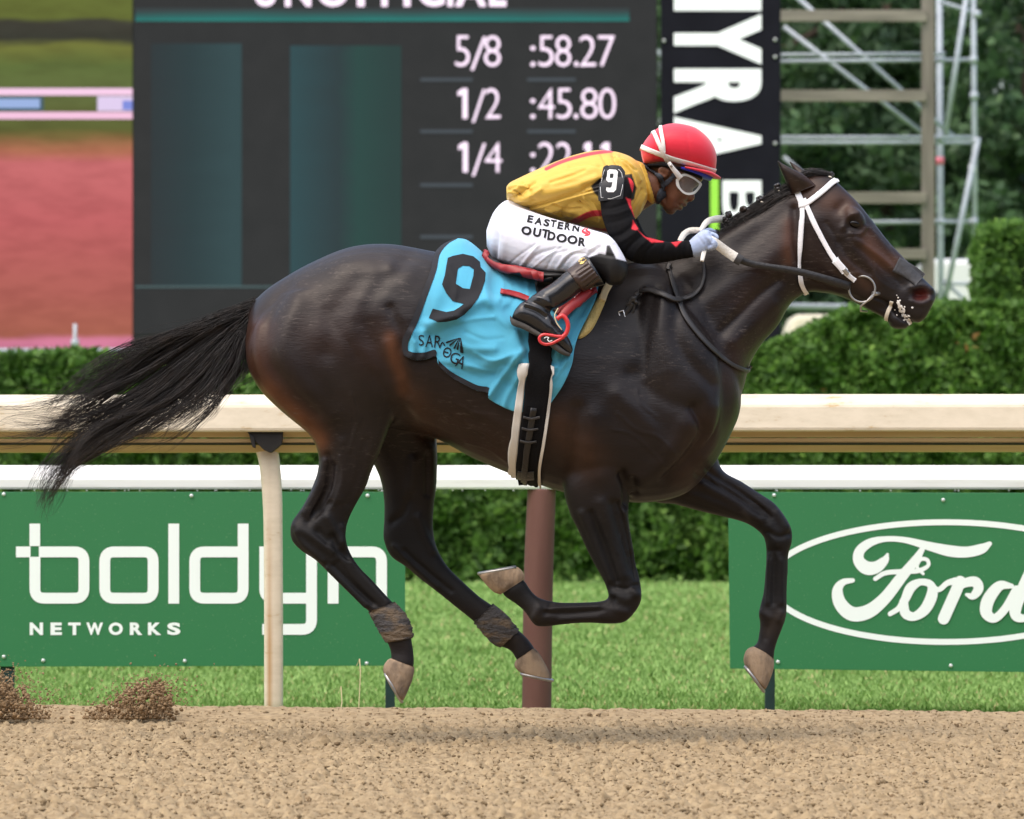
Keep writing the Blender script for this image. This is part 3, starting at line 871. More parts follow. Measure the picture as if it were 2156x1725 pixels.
HY = 33.9
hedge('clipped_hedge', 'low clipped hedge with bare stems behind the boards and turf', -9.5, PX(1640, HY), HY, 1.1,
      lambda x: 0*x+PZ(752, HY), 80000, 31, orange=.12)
def tall(x):
    X = CX+x*FOC/(DIST+HY-.6)
    return PZ(np.interp(X, [1500, 1545, 1600, 1680, 1740, 1790, 1850, 2200], [800, 772, 742, 708, 682, 660, 650, 646]), HY-.6)
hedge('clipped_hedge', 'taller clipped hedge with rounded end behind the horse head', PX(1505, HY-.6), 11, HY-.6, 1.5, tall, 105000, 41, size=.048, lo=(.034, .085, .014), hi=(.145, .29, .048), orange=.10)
M['white_far'] = mat('distant white rail', (.8, .8, .8), .5)
o = thing('low_white_rail', 'low white rail glimpsed through the stems of the hedge', 'rail')
MB().box(-9, 9, 37, 37.1, PZ(1182, 37), PZ(1166, 37)).build('rail_bar', M['white_far'], o)
for x in np.arange(-8.5, 9, 1.8): MB().box(x, x+.07, 37.02, 37.09, -.16, PZ(1182, 37)).build('rail_post', M['white_far'], o)

def shrub(name, label, X, Y, y, rx, rz_, n, seed, cat='bush'):
    o = thing(name, label, cat); g = np.random.default_rng(seed); c = P(X, Y, y)
    d = g.normal(0, 1, (n, 3)); d /= np.linalg.norm(d, axis=1)[:, None]
    r = (1-g.exponential(.05, n))*(1+.05*np.sin(d[:, 0]*7+d[:, 2]*5)+.04*np.sin(d[:, 2]*11+d[:, 1]*6))
    sq = 1/np.maximum(np.max(np.abs(d), axis=1), .62)*.8
    pts = np.array(c)+d*(r*sq)[:, None]*[rx, rx*.8, rz_]
    v, f, cc = leaves(pts, .06, leaf_cols(n, g, (.035, .09, .016), (.15, .30, .05)), seed+1)
    lf = mesh_obj('foliage', v, f, M['leaf'], o, smooth=False, col=cc); lf['kind'] = 'stuff'
    vv, ff = ball(X, Y, y, rx*.86, rx*.68, rz_*.86); mesh_obj('shade_core', vv, ff, M['hedge_core'], o)
    MB().tube([(c[0], c[1], -.2), (c[0]+.05, c[1], c[2]-rz_*.4)], [.09, .06], 8).build('stem', M['bark'], o, smooth=True)
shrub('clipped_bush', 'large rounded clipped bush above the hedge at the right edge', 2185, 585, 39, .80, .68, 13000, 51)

def tree(label, x, y, h, rad, n, seed, lo, hi):
    o = thing('broadleaf_tree', label, 'tree', 'trees behind the scaffold'); g = np.random.default_rng(seed)
    m = MB(); m.tube([(x, y, -.3), (x+.1, y, h*.2), (x-.1, y+.1, h*.5), (x, y, h*.85)], [.32, .26, .17, .05], 10)
    tips = []
    for k in range(14):
        z = h*g.uniform(.15, .8); a = g.uniform(0, 6.28); L_ = rad*g.uniform(.5, .85)*(1-.45*(z/h))
        p2 = (x+math.cos(a)*L_, y+math.sin(a)*L_, z+g.uniform(.2, 1.2)); tips.append(p2)
        m.tube([(x, y, z-.4), ((x+p2[0])/2, (y+p2[1])/2, z+.1), p2], [.12, .08, .03], 7)
    m.build('trunk', M['bark'], o, smooth=True)
    cl = []
    for k in range(90):
        z = h*g.uniform(.03, 1); rr = rad*math.sqrt(max(.05, 1-(z/h-.42)**2/.42))*g.uniform(.35, 1.0); a = g.uniform(0, 6.28)
        cl.append((x+math.cos(a)*rr, y+math.sin(a)*rr, z, g.uniform(.45, 1.0)))
    cl += [(p[0], p[1], p[2], .8) for p in tips]
    cl = np.array(cl); w = cl[:, 3]**2; idx = g.choice(len(cl), n, p=w/w.sum())
    d = g.normal(0, 1, (n, 3)); d /= np.linalg.norm(d, axis=1)[:, None]
    pts = cl[idx, :3]+d*(cl[idx, 3]*(g.random(n)**.45))[:, None]*[1.05, 1.05, .72]
    tint = g.uniform(.75, 1.2, len(cl))[idx][:, None]
    v, f, c = leaves(pts, .15, leaf_cols(n, g, lo, hi, .03)*tint, seed+1)
    lf = mesh_obj('crown', v, f, M['leaf'], o, smooth=False, col=c); lf['kind'] = 'stuff'
TL, TH = (.026, .06, .028), (.09, .165, .068)
for lab, x, y, h, r_, n_, s_ in (('dark green tree beside the black sign, left behind the scaffold', 5.4, 92, 13, 3.3, 17000, 61), ('dense green tree behind the middle of the scaffold', 8.0, 96, 14, 3.3, 17000, 62),
      ('lighter green tree right of the scaffold tower', 11.4, 90, 13, 3.2, 17000, 63), ('tree far behind the planks, deep in shade', 6.8, 108, 15, 4, 15000, 64),
      ('tall tree at the right picture edge, far behind', 12.5, 112, 17, 4.2, 15000, 65), ('tree hidden mostly behind the black sign', 2.5, 104, 15, 4, 13000, 66), ('tall tree far behind the scaffold tower', 9.6, 116, 17, 4.4, 15000, 68), ('broad dense tree at the back right of the row', 11.6, 124, 19, 5.2, 18000, 69), ('big tree at the far right back of the row', 14.0, 130, 21, 6.0, 20000, 57), ('broad dense tree at the back of the row behind the planks', 7.4, 126, 19, 5.2, 18000, 58)):
    tree(lab, x, y, h, r_, n_, s_, TL, TH)
for k, x in enumerate((-16, -9, 17, 22)):
    tree(('leafy tree off to the far left of the screen', 'leafy tree hidden behind the big screen', 'leafy tree off to the right beyond the picture', 'leafy tree farthest to the right beyond the picture')[k], x, 100+4*k, 13, 3.6, 7000, 70+k, TL, TH)

# ------------------------------------------------------------------ big screen
SY = 52.0
LED = .56           # brightness of the lit screen
M['screen_frame'] = mat('screen cabinet', (.02, .02, .022), .6)
M['led_dark'] = None
def led_dark():
    m, nt, b = nodes('lit data screen'); N, L = nt.nodes, nt.links
    b.inputs['Base Color'].default_value = (.008, .008, .008, 1); b.inputs['Roughness'].default_value = .9; b.inputs['Specular IOR Level'].default_value = .02
    tc = N.new('ShaderNodeTexCoord')
    w = N.new('ShaderNodeTexWave'); w.bands_direction = 'Z'; w.inputs['Scale'].default_value = 9; w.inputs['Distortion'].default_value = .2
    L.new(tc.outputs['Object'], w.inputs['Vector'])
    nz = N.new('ShaderNodeTexNoise'); nz.inputs['Scale'].default_value = 3; L.new(tc.outputs['Object'], nz.inputs['Vector'])
    cr = N.new('ShaderNodeValToRGB'); cr.color_ramp.elements[0].color = (.034, .036, .038, 1); cr.color_ramp.elements[1].color = (.052, .053, .055, 1)
    ad = N.new('ShaderNodeMath'); ad.operation = 'MULTIPLY_ADD'; L.new(w.outputs['Fac'], ad.inputs[0]); ad.inputs[1].default_value = .25; L.new(nz.outputs['Fac'], ad.inputs[2])
    L.new(ad.outputs[0], cr.inputs['Fac']); L.new(cr.outputs[0], b.inputs['Emission Color']); b.inputs['Emission Strength'].default_value = .62*LED
    return m
def led_strip(name, cols, axis, x0, x1, str_=1.0, noise=.0):
    """lit picture made of a colour ramp between x0 and x1 along an axis (screen content)"""
    m, nt, b = nodes(name); N, L = nt.nodes, nt.links
    b.inputs['Base Color'].default_value = (.008, .008, .008, 1); b.inputs['Roughness'].default_value = .9; b.inputs['Specular IOR Level'].default_value = .02
    tc = N.new('ShaderNodeTexCoord'); sp = N.new('ShaderNodeSeparateXYZ'); L.new(tc.outputs['Object'], sp.inputs[0])
    mr = N.new('ShaderNodeMapRange'); mr.inputs['From Min'].default_value, mr.inputs['From Max'].default_value = x0, x1
    src = sp.outputs[axis]
    if noise:
        nz = N.new('ShaderNodeTexNoise'); nz.inputs['Scale'].default_value = 1.6; nz.inputs['Detail'].default_value = 5
        mp = N.new('ShaderNodeMapping'); mp.inputs['Scale'].default_value = (.6, 1, 3); L.new(tc.outputs['Object'], mp.inputs['Vector']); L.new(mp.outputs[0], nz.inputs['Vector'])
        a = N.new('ShaderNodeMath'); a.operation = 'MULTIPLY_ADD'; L.new(nz.outputs['Fac'], a.inputs[0]); a.inputs[1].default_value = noise; L.new(src, a.inputs[2]); src = a.outputs[0]
    L.new(src, mr.inputs['Value'])
    cr = N.new('ShaderNodeValToRGB'); e = cr.color_ramp.elements
    for k, (p, c) in enumerate(cols):
        q = e[k] if k < 2 else e.new(p); q.position = p; q.color = (*c, 1)
    L.new(mr.outputs[0], cr.inputs['Fac']); L.new(cr.outputs[0], b.inputs['Emission Color']); b.inputs['Emission Strength'].default_value = str_*LED
    return m
def srgb(r, g, b): return tuple(((c/255)/12.92 if c < 11 else (((c/255)+.055)/1.055)**2.4) for c in (r, g, b))
M['led_dark'] = led_dark()
sb = thing('video_board', 'large lit racetrack video board showing race times', 'screen')
def quad(X0, Y0, X1, Y1, y, name, m, parent):
    a, b = P(X0, Y0, y), P(X1, Y1, y)
    return mesh_obj(name, [(a[0], y, a[2]), (b[0], y, a[2]), (b[0], y, b[2]), (a[0], y, b[2])], [(0, 3, 2, 1)], m, parent, smooth=False)
MB().box(PX(-420, SY), PX(1384, SY), SY+.03, SY+1.2, PZ(742, SY), PZ(-420, SY)).build('cabinet', M['screen_frame'], sb)
quad(281, -400, 1382, 705, SY, 'data_panel', M['led_dark'], sb)
zt, zbm = PZ(0, SY), PZ(735, SY)
def yy(Y): return 1-Y/735
pic = [(yy(735), srgb(245, 150, 190)), (yy(700), srgb(238, 140, 170)), (yy(688), srgb(190, 110, 90)), (yy(600), srgb(198, 108, 98)), (yy(450), srgb(216, 110, 112)), (yy(330), srgb(226, 122, 124)), (yy(300), srgb(200, 125, 95)), (yy(268), srgb(135, 115, 65)),
       (yy(254), srgb(105, 110, 55)), (yy(180), srgb(112, 125, 70)), (yy(120), srgb(105, 122, 62)), (yy(80), srgb(128, 132, 62)), (yy(66), srgb(62, 62, 52)), (yy(28), srgb(70, 68, 58)), (yy(20), srgb(112, 122, 55))]
M['led_pic'] = led_strip('lit picture of the track', pic[:15], 'Z', zbm, zt, .74, .22)
_n = M['led_pic'].node_tree; _b = _n.nodes['Principled BSDF']; _s = _b.inputs['Emission Color'].links[0].from_socket
_tc = _n.nodes.new('ShaderNodeTexCoord'); _mp = _n.nodes.new('ShaderNodeMapping'); _mp.inputs['Scale'].default_value = (1, 1, 3.5); _nz = _n.nodes.new('ShaderNodeTexNoise'); _nz.inputs['Scale'].default_value = 2.2; _nz.inputs['Detail'].default_value = 8
_n.links.new(_tc.outputs['Object'], _mp.inputs['Vector']); _n.links.new(_mp.outputs[0], _nz.inputs['Vector'])
_cr = _n.nodes.new('ShaderNodeValToRGB'); _cr.color_ramp.elements[0].position, _cr.color_ramp.elements[0].color = .35, (.86, .83, .83, 1); _cr.color_ramp.elements[1].position, _cr.color_ramp.elements[1].color = .6, (1, 1, 1, 1)
_n.links.new(_nz.outputs['Fac'], _cr.inputs['Fac'])
_mx = _n.nodes.new('ShaderNodeMix'); _mx.data_type = 'RGBA'; _mx.blend_type = 'MULTIPLY'; _mx.inputs['Factor'].default_value = 1
_n.links.new(_s, _mx.inputs['A']); _n.links.new(_cr.outputs[0], _mx.inputs['B']); _n.links.new(_mx.outputs['Result'], _b.inputs['Emission Color'])
quad(-400, -400, 279, 733, SY-.01, 'picture_panel', M['led_pic'], sb)
for nm, Y0, Y1, X0, X1, c in (('picture_rail', 186, 201, -400, 279, (250, 205, 235)), ('picture_rail', 236, 251, -400, 279, (248, 195, 225)), ('picture_board', 203, 234, -400, 92, (40, 75, 90)), ('picture_board', 203, 234, 205, 279, (225, 205, 240)),
        ('picture_lettering', 208, 228, -300, 84, (150, 175, 225)), ('picture_lettering', 212, 232, 258, 279, (120, 135, 220))):
    quad(X0, Y0, X1, Y1, SY-(.03 if 'letter' in nm else .02), nm, glow('lit '+nm, srgb(*c), .9*LED), sb)
teal = lambda a, b, n: led_strip('lit teal '+n, [(0, srgb(60, 64, 66)), (1, srgb(*a))], 'X', PX(b[0], SY), PX(b[1], SY), .8)
quad(318, 92, 509, 603, SY-.012, 'data_column', led_strip('lit teal column', [(0, srgb(50, 56, 60)), (1, srgb(56, 80, 84)), (.55, srgb(48, 66, 70))], 'X', PX(318, SY), PX(509, SY), .8, .25), sb)
quad(611, 96, 845, 603, SY-.012, 'data_column', led_strip('lit teal column pale', [(0, srgb(52, 84, 90)), (1, srgb(46, 70, 68)), (.5, srgb(50, 66, 70)), (.68, srgb(46, 78, 74))], 'X', PX(611, SY), PX(845, SY), .8, .2), sb)
quad(285, 17, 1325, 45, SY-.014, 'teal_band', led_strip('lit teal band', [(0, srgb(40, 150, 140)), (1, srgb(58, 68, 70)), (.45, srgb(44, 110, 106))], 'Z', PZ(45, SY), PZ(17, SY), .85, .06), sb)
quad(285, 602, 845, 606, SY-.016, 'data_line', glow('lit line', srgb(56, 84, 88), .9*LED), sb)
for Y in (168, 277, 390, 499):
    for X0, X1 in ((885, 995), (1110, 1212)):
        quad(X0, Y-4.5, X1, Y+4.5, SY-.016, 'data_dash', led_strip('lit dash', [(0, srgb(60, 64, 66)), (1, srgb(60, 64, 66)), (.4, srgb(84, 92, 100)), (.6, srgb(84, 92, 100))], 'Z', PZ(Y+4.5, SY), PZ(Y-4.5, SY), .8, 0), sb)
M['led_text'] = glow('lit lettering', srgb(248, 226, 246), LED*1.3)
def zs(x, y): return (862.4+.36666*x, .36666*y)
rows = [(205, 382, [('5', 262, 345), ('/', 350, 440), ('8', 428, 523), (':', 694, 722), ('5', 740, 826), ('8', 836, 927), ('.', 945, 970), ('2', 975, 1070), ('7', 1083, 1178)]),
        (508, 682, [('1', 276, 332), ('/', 358, 436), ('2', 434, 522), (':', 694, 722), ('4', 738, 832), ('5', 843, 930), ('.', 943, 968), ('8', 982, 1080), ('0', 1086, 1184)]),
        (818, 990, [('1', 280, 334), ('/', 358, 438), ('4', 432, 530), (':', 694, 722), ('2', 738, 832), ('2', 843, 930), ('.', 945, 970), ('1', 1000, 1042), ('1', 1098, 1148)])]
def one(x0, y0, x1, y1):
    w = 10; return np.array([(x1, y0), (x1, y1), (x1-w, y1), (x1-w, y0+13), (x0, y0+16), (x0, y0+7), (x1-w, y0)]), [(0, 6, 3, 2, 1), (3, 6, 5, 4)]
for y0, y1, chs in rows:
    for ch, x0, x1 in chs:
        a0, a1 = (y0+60, y1) if ch == ':' else ((y1-28, y1) if ch == '.' else ((y0+6, y1+22) if ch == '/' else (y0, y1)))
        flat_print('character', [one(*zs(x0, a0), *zs(x1, a1)) if ch == '1' else glyph(ch, *zs(x0, a0), *zs(x1, a1), bold=-.012)], SY-.02, M['led_text'], sb)
for ch, x0, x1 in (('U', 536, 582), ('N', 600, 655), ('O', 668, 734), ('F', 752, 794), ('F', 803, 838), ('I', 850, 864), ('C', 880, 936), ('I', 942, 954), ('A', 958, 1024), ('L', 1030, 1066)):
    flat_print('character', [glyph(ch, x0, -52, x1, 14, bold=.03)], SY-.02, M['led_text'], sb)
M['galv'] = mat('galvanised pipe', (.44, .49, .55), .5, .5, metal=.1, var=.25, vscale=6)
MB().tube([P(-500, 739, SY-.4), P(330, 739, SY-.4)], PS(6, SY), 10).build('catwalk_pipe', M['galv'], sb, smooth=True)
m = MB(); m.tube([P(158, 760, SY-.5), P(158, 682, SY-.5)], PS(4, SY), 8); m.tube([P(150, 722, SY-.5), P(166, 722, SY-.5)], PS(8, SY), 8); m.build('stanchion', M['galv'], sb, smooth=True)

NY_ = 48.0
M['sign_black'] = mat('black sign face', (.012, .012, .018), .9, .1, var=.3, vscale=2)
M['sign_white'] = mat('white sign lettering', (.92, .94, .97), .5)
M['lime'] = mat('lime green bar', (.33, .72, .06), .5)
ns = thing('upright_sign', 'tall black upright sign with white sideways letters', 'sign')
MB().box(PX(1392, NY_), PX(1644, NY_), NY_, NY_+.25, PZ(760, NY_), PZ(-420, NY_)).build('panel', M['sign_black'], ns, bevel=.01)
for ch, x0, y0, x1, y1 in (('N', 1419, -100, 1603, 23), ('Y', 1419, 30, 1603, 136), ('R', 1419, 145, 1603, 239), ('A', 1419, 246, 1603, 345), ('B', 1521, 380, 1603, 470), ('E', 1521, 485, 1603, 555), ('T', 1521, 565, 1603, 640), ('S', 1521, 650, 1603, 730)):
    flat_print('letter', [glyph(ch, x0, y0, x1, y1, bold=.02 if ch in 'BES' else .055, rot=1)], NY_-.012, M['sign_white'], ns)
quad(1496, 376, 1513, 735, NY_-.012, 'lime_bar', M['lime'], ns)
for x, y in ((1398, 86), (1632, 84), (1632, 120), (1632, 302), (1632, 412)):
    MB().lathe([(.020, 0), (.020, -.02), (.008, -.03)], P(x, y, NY_-.002), 'y', 10).build('bolt', M['bolt'], ns, smooth=True)

# ------------------------------------------------------------------ scaffold and planks
CY = 56.0
M['old_wood'] = mat('weathered grey timber', (.27, .245, .205), .9, .2, col2=(.17, .155, .13), vscale=3, stretch=(.4, 1, 3), bump=.3, bscale=30)
M['old_wood_up'] = mat('weathered grey upright timber', (.23, .205, .175), .9, .2, col2=(.15, .135, .115), vscale=3, stretch=(3, 1, .3), bump=.3, bscale=30)
wf = thing('timber_frame', 'weathered grey timber upright with cross planks beside the black sign', 'frame')
MB().box(PX(1941, CY), PX(1968, CY), CY, CY+.12, -.2, PZ(-300, CY)).build('upright', M['old_wood_up'], wf, bevel=.008)
for Y0, Y1 in ((22, 46), (190, 214), (405, 429), (524, 546), (-160, -135)):
    MB().box(PX(1560, CY), PX(1950, CY), CY-.06, CY-.004, PZ(Y1, CY), PZ(Y0, CY)).build('plank', M['old_wood'], wf, bevel=.006)
sf = thing('scaffold_tower', 'galvanised tube scaffold tower with diagonal braces behind the horse head', 'scaffold')
def pipe(X0, Y0, X1, Y1, w, dy=0.0, name='tube'):
    MB().tube([P(X0, Y0, CY+.35+dy), P(X1, Y1, CY+.35+dy)], PS(w/2, CY), 10).build(name, M['galv'], sf, smooth=True)
for a in ((1977, -200, 1983, 1100, 14, .9), (2048, -200, 2054, 640, 12, .0)): pipe(*a, name='standard')
for a in ((1600, 116, 1990, 114, 8, .5), (1600, 130, 2052, 126, 9, 0), (1600, 290, 2054, 290, 9, .5), (1600, 301, 2054, 300, 9, 0), (1700, 469, 2050, 467, 9, 0), (1650, 645, 2055, 650, 14, 0), (1985, 598, 2052, 598, 8, 0), (1978, 4, 2058, 28, 9, 0)): pipe(*a, name='ledger')
for a in ((1650, 56, 1950, 286, 10, .2), (1668, -15, 2018, 298, 10, .6), (2037, -20, 1990, 284, 12, -.05), (2058, 298, 1988, 640, 12, -.05), (1985, 590, 2052, 650, 8, .1), (1650, 330, 1760, 430, 9, .3)): pipe(*a, name='brace')
for X, Y in ((2056, 297), (1980, 290), (2049, 126), (1980, 126), (2050, 467), (1981, 467), (2056, 30), (2051, 202)):
    MB().lathe([(PS(9, CY), -PS(7, CY)), (PS(9, CY), PS(7, CY))], P(X, Y, CY+.33), 'z', 10).build('coupler', M['galv'], sf, smooth=True)
M['pink_tape'] = mat('pink tape', (.85, .22, .30), .6)
for X, Y, mm, dy in ((1979, 339, 'pink_tape', .9), (2048, 355, 'white_far', 0)):
    MB().lathe([(PS(8.5, CY), -PS(8, CY)), (PS(8.5, CY), PS(8, CY))], P(X, Y, CY+.35+dy), 'z', 10).build('tape_band', M[mm], sf, smooth=True)
for X, dy in ((1605, .4), (1605, 1.1)): pipe(X, -200, X, 1100, 12, dy, name='standard')

# a parked cart and car glimpsed between sign and hedge
M['car_white'] = mat('white car paint', (.72, .73, .74), .25, .5, coat=.5)
M['car_beige'] = mat('beige cart body', (.66, .60, .46), .4)
M['tyre'] = mat('tyre rubber', (.02, .02, .02), .8)
M['car_glass'] = mat('dark window glass', (.03, .04, .05), .08, .6)
def van(name, label, X, y, ztop_, L_, body):
    o = thing(name, label, 'van'); c = PX(X, y); h = L_/2; q = ztop_
    prof = [(-h, .3), (-h, q*.55), (-h*.86, q*.62), (-h*.62, q*.93), (-h*.5, q), (h*.94, q), (h, q*.95), (h, .3)]
    MB().prism([(c+a, b) for a, b in prof], y, y+2.2).build('body', body, o, bevel=.09)
    MB().prism([(c+a, b) for a, b in ((-h*.8, q*.62), (-h*.58, q*.88), (-h*.2, q*.88), (-h*.2, q*.62))], y-.012, y+.02).build('window', M['car_glass'], o)
    for s in (-.62, .62):
        w = MB().lathe([(.44, -.02), (.47, .03), (.47, .2), (.44, .24)], (c+s*h, y+.02, .3), 'y', 20).build('wheel', M['tyre'], o, smooth=True)
        MB().lathe([(.26, -.035), (.26, -.022)], (c+s*h, y+.02, .3), 'y', 16).build('rim', M['bolt'], w)
van('parked_van', 'blurred white van parked behind the planks, by the horse nose', 2010, 66, PZ(545, 66), 1.7, M['car_white'])
van('parked_van', 'blurred beige van parked low beside the black sign', 1725, 70, PZ(662, 70), 1.6, M['car_beige'])

# ------------------------------------------------------------------ unseen stand added behind the camera to block low sky light
M['stand_wood'] = mat('dark green painted timber', (.03, .05, .04), .8, .2, var=.3, vscale=1)
M['slate'] = mat('slate roof', (.06, .062, .068), .8, .3, var=.3, vscale=2)
M['concrete'] = mat('concrete steps', (.16, .155, .15), .9, .2, var=.3, vscale=.7)
gs = thing('added_grandstand', 'long roofed stand added unseen behind the photographer, blocking low sky light', 'building')
pts = [(-33, 0)]
for k in range(12): pts += [(-33-k*.9, .6+k*.45), (-33-(k+1)*.9, .6+k*.45)]
pts += [(-44, 0)]
extrude_x([(y, z-.2) for y, z in pts], -70, 70, 1).build('seating_tiers', M['concrete'], gs)
MB().box(-70, 70, -45, -44.2, -.2, 13.5).build('rear_wall', M['stand_wood'], gs)
MB().box(-70, 70, -44.2, -38, 8.2, 8.6).build('upper_deck', M['stand_wood'], gs)
extrude_x([(-31, 13.2), (-31, 13.6), (-39, 17.5), (-47, 13.6), (-47, 13.2), (-39, 16.9)], -72, 72, 1).build('roof', M['slate'], gs)
for x in range(-66, 67, 12):
    MB().tube([(x, -33.5, -.2), (x, -33.5, 14.2)], .18, 10).build('column', M['stand_wood'], gs, smooth=True)
# ------------------------------------------------------------------ the horse
def coat_material():
    m, nt, b = nodes('dark bay coat'); N, L = nt.nodes, nt.links
    a = N.new('ShaderNodeAttribute'); a.attribute_name = 'Col'
    tc = N.new('ShaderNodeTexCoord')
    def noise(scale, stretch, det=4, rough=.55):
        mp = N.new('ShaderNodeMapping'); mp.inputs['Scale'].default_value = stretch; mp.inputs['Rotation'].default_value = (0, .35, 0)
        nz = N.new('ShaderNodeTexNoise'); nz.inputs['Scale'].default_value = scale; nz.inputs['Detail'].default_value = det; nz.inputs['Roughness'].default_value = rough
        L.new(tc.outputs['Object'], mp.inputs['Vector']); L.new(mp.outputs[0], nz.inputs['Vector']); return nz.outputs['Fac']
    big = noise(7, (1, 1, 1)); hair = noise(170, (.22, 1, 1), 3); fleck = noise(48, (.45, 1, 2.2), 6, .8); zone = noise(3.2, (1, 1, 1), 3)
    mr = N.new('ShaderNodeMapRange'); mr.inputs['From Min'].default_value, mr.inputs['From Max'].default_value, mr.inputs['To Min'].default_value, mr.inputs['To Max'].default_value = .3, .7, .72, 1.3
    L.new(big, mr.inputs['Value'])
    vm = N.new('ShaderNodeVectorMath'); vm.operation = 'SCALE'; L.new(a.outputs['Color'], vm.inputs[0]); L.new(mr.outputs[0], vm.inputs['Scale'])
    # dried dust flecks
    m1 = N.new('ShaderNodeMapRange'); m1.inputs['From Min'].default_value, m1.inputs['From Max'].default_value = .555, .64; L.new(fleck, m1.inputs['Value'])
    m2 = N.new('ShaderNodeMapRange'); m2.inputs['From Min'].default_value, m2.inputs['From Max'].default_value, m2.inputs['To Max'].default_value = .48, .62, .42; L.new(zone, m2.inputs['Value'])
    m0 = N.new('ShaderNodeMath'); m0.operation = 'MULTIPLY'; L.new(m1.outputs[0], m0.inputs[0]); L.new(m2.outputs[0], m0.inputs[1])
    sz_ = N.new('ShaderNodeSeparateXYZ'); L.new(tc.outputs['Object'], sz_.inputs[0]); mz = N.new('ShaderNodeMapRange'); mz.inputs['From Min'].default_value, mz.inputs['From Max'].default_value, mz.inputs['To Min'].default_value = .75, .95, .12; L.new(sz_.outputs['Z'], mz.inputs['Value'])
    mm = N.new('ShaderNodeMath'); mm.operation = 'MULTIPLY'; L.new(m0.outputs[0], mm.inputs[0]); L.new(mz.outputs[0], mm.inputs[1])
    mx = N.new('ShaderNodeMix'); mx.data_type = 'RGBA'; L.new(mm.outputs[0], mx.inputs['Factor']); L.new(vm.outputs[0], mx.inputs['A']); mx.inputs['B'].default_value = (.14, .115, .10, 1)
    L.new(mx.outputs['Result'], b.inputs['Base Color'])
    rr = N.new('ShaderNodeMapRange'); rr.inputs['To Min'].default_value, rr.inputs['To Max'].default_value = -.07, .07; L.new(big, rr.inputs['Value'])
    sp = N.new('ShaderNodeSeparateXYZ'); L.new(tc.outputs['Object'], sp.inputs[0]); rz_ = N.new('ShaderNodeMapRange'); rz_.inputs['From Min'].default_value, rz_.inputs['From Max'].default_value, rz_.inputs['To Min'].default_value, rz_.inputs['To Max'].default_value = .65, 1.15, .60, .41; L.new(sp.outputs['Z'], rz_.inputs['Value'])
    ra = N.new('ShaderNodeMath'); ra.operation = 'ADD'; L.new(rr.outputs[0], ra.inputs[0]); L.new(rz_.outputs[0], ra.inputs[1]); L.new(ra.outputs[0], b.inputs['Roughness'])
    b.inputs['Specular IOR Level'].default_value = .27
    bp = N.new('ShaderNodeBump'); bp.inputs['Strength'].default_value = .3; bp.inputs['Distance'].default_value = .003; L.new(hair, bp.inputs['Height'])
    mus = noise(26, (.7, 1, 1), 5, .6); b2 = N.new('ShaderNodeBump'); b2.inputs['Strength'].default_value = .05; b2.inputs['Distance'].default_value = .012; L.new(mus, b2.inputs['Height']); L.new(bp.outputs[0], b2.inputs['Normal']); L.new(b2.outputs[0], b.inputs['Normal'])
    return m
M['coat'] = coat_material()
M['hair'] = mat('black horse hair', (.012, .009, .008), .38, .5, col2=(.032, .020, .014), vscale=30, thr=(.5, .7))
M['hoof'] = mat('dusty hoof horn', (.34, .25, .165), .85, .2, col2=(.12, .092, .07), vscale=18, stretch=(1, 1, .5), bump=.6, bscale=70, thr=(.42, .68))
M['steel'] = mat('worn steel', (.40, .395, .38), .38, .5, metal=.85)
M['eye'] = mat('dark wet eye', (.006, .004, .003), .12, .35)
M['tape_grey'] = mat('grey elastic bandage', (.075, .072, .072), .9, .15, col2=(.15, .115, .08), vscale=14, bump=1.0, bscale=55, bdist=.012, stretch=(1, 1, 2), thr=(.48, .60))
M['cream_band'] = mat('cream elastic band', (.72, .66, .54), .7)

NEAR, FAR = -.135, .135
trunk = loft([(528, 655, 516, 730, .07), (548, 622, 528, 790, .15), (590, 590, 575, 845, .205), (660, 551, 650, 880, .245), (740, 520, 740, 892, .272), (820, 514, 840, 903, .285, 0, .05), (910, 529, 920, 925, .292, 0, .06),
   (1000, 546, 1000, 967, .305, 0, .05), (1100, 563, 1100, 1008, .312, 0, .08), (1200, 566, 1190, 1038, .298, 0, .16), (1300, 558, 1290, 1056, .275, 0, .25), (1385, 552, 1380, 1057, .255, 0, .25),
   (1450, 575, 1450, 1035, .23, 0, .15), (1500, 640, 1505, 975, .195), (1540, 730, 1548, 895, .14), (1556, 790, 1560, 855, .07)], n=6, ring=36)
neck = loft([(1290, 560, 1440, 1000, .17, 0, .3), (1370, 545, 1530, 915, .172, 0, .3), (1430, 528, 1563, 825, .15, 0, .3), (1490, 500, 1579, 768, .128, 0, .28), (1545, 470, 1603, 726, .112, 0, .25), (1600, 437, 1638, 686, .10, 0, .2),
   (1645, 404, 1665, 640, .090, 0, .15), (1680, 384, 1700, 616, .082), (1720, 372, 1730, 600, .078)], n=6, ring=32)
head = loft([(1672, 396, 1676, 520, .055), (1700, 372, 1690, 606, .078), (1745, 372, 1715, 615, .088), (1786, 406, 1748, 619, .100), (1814, 436, 1778, 628, .097), (1843, 473, 1803, 639, .082), (1872, 510, 1828, 652, .066),
   (1905, 545, 1850, 652, .056), (1928, 570, 1862, 646, .054), (1952, 594, 1884, 653, .057), (1966, 608, 1910, 672, .055), (1971, 624, 1932, 681, .046), (1962, 645, 1948, 672, .03)], n=5, ring=28, pw=2.5)
jaw = loft([(1800, 600, 1805, 639, .045), (1832, 620, 1836, 657, .040), (1856, 632, 1856, 667, .036), (1876, 640, 1868, 676, .036), (1892, 655, 1876, 690, .038), (1908, 668, 1892, 694, .036), (1918, 680, 1908, 693, .024)], n=4, ring=18)
brow = ball(1798, 458, -.075, .045, .035, .03, -.8); brow2 = ball(1798, 458, .075, .045, .035, .03, -.8)
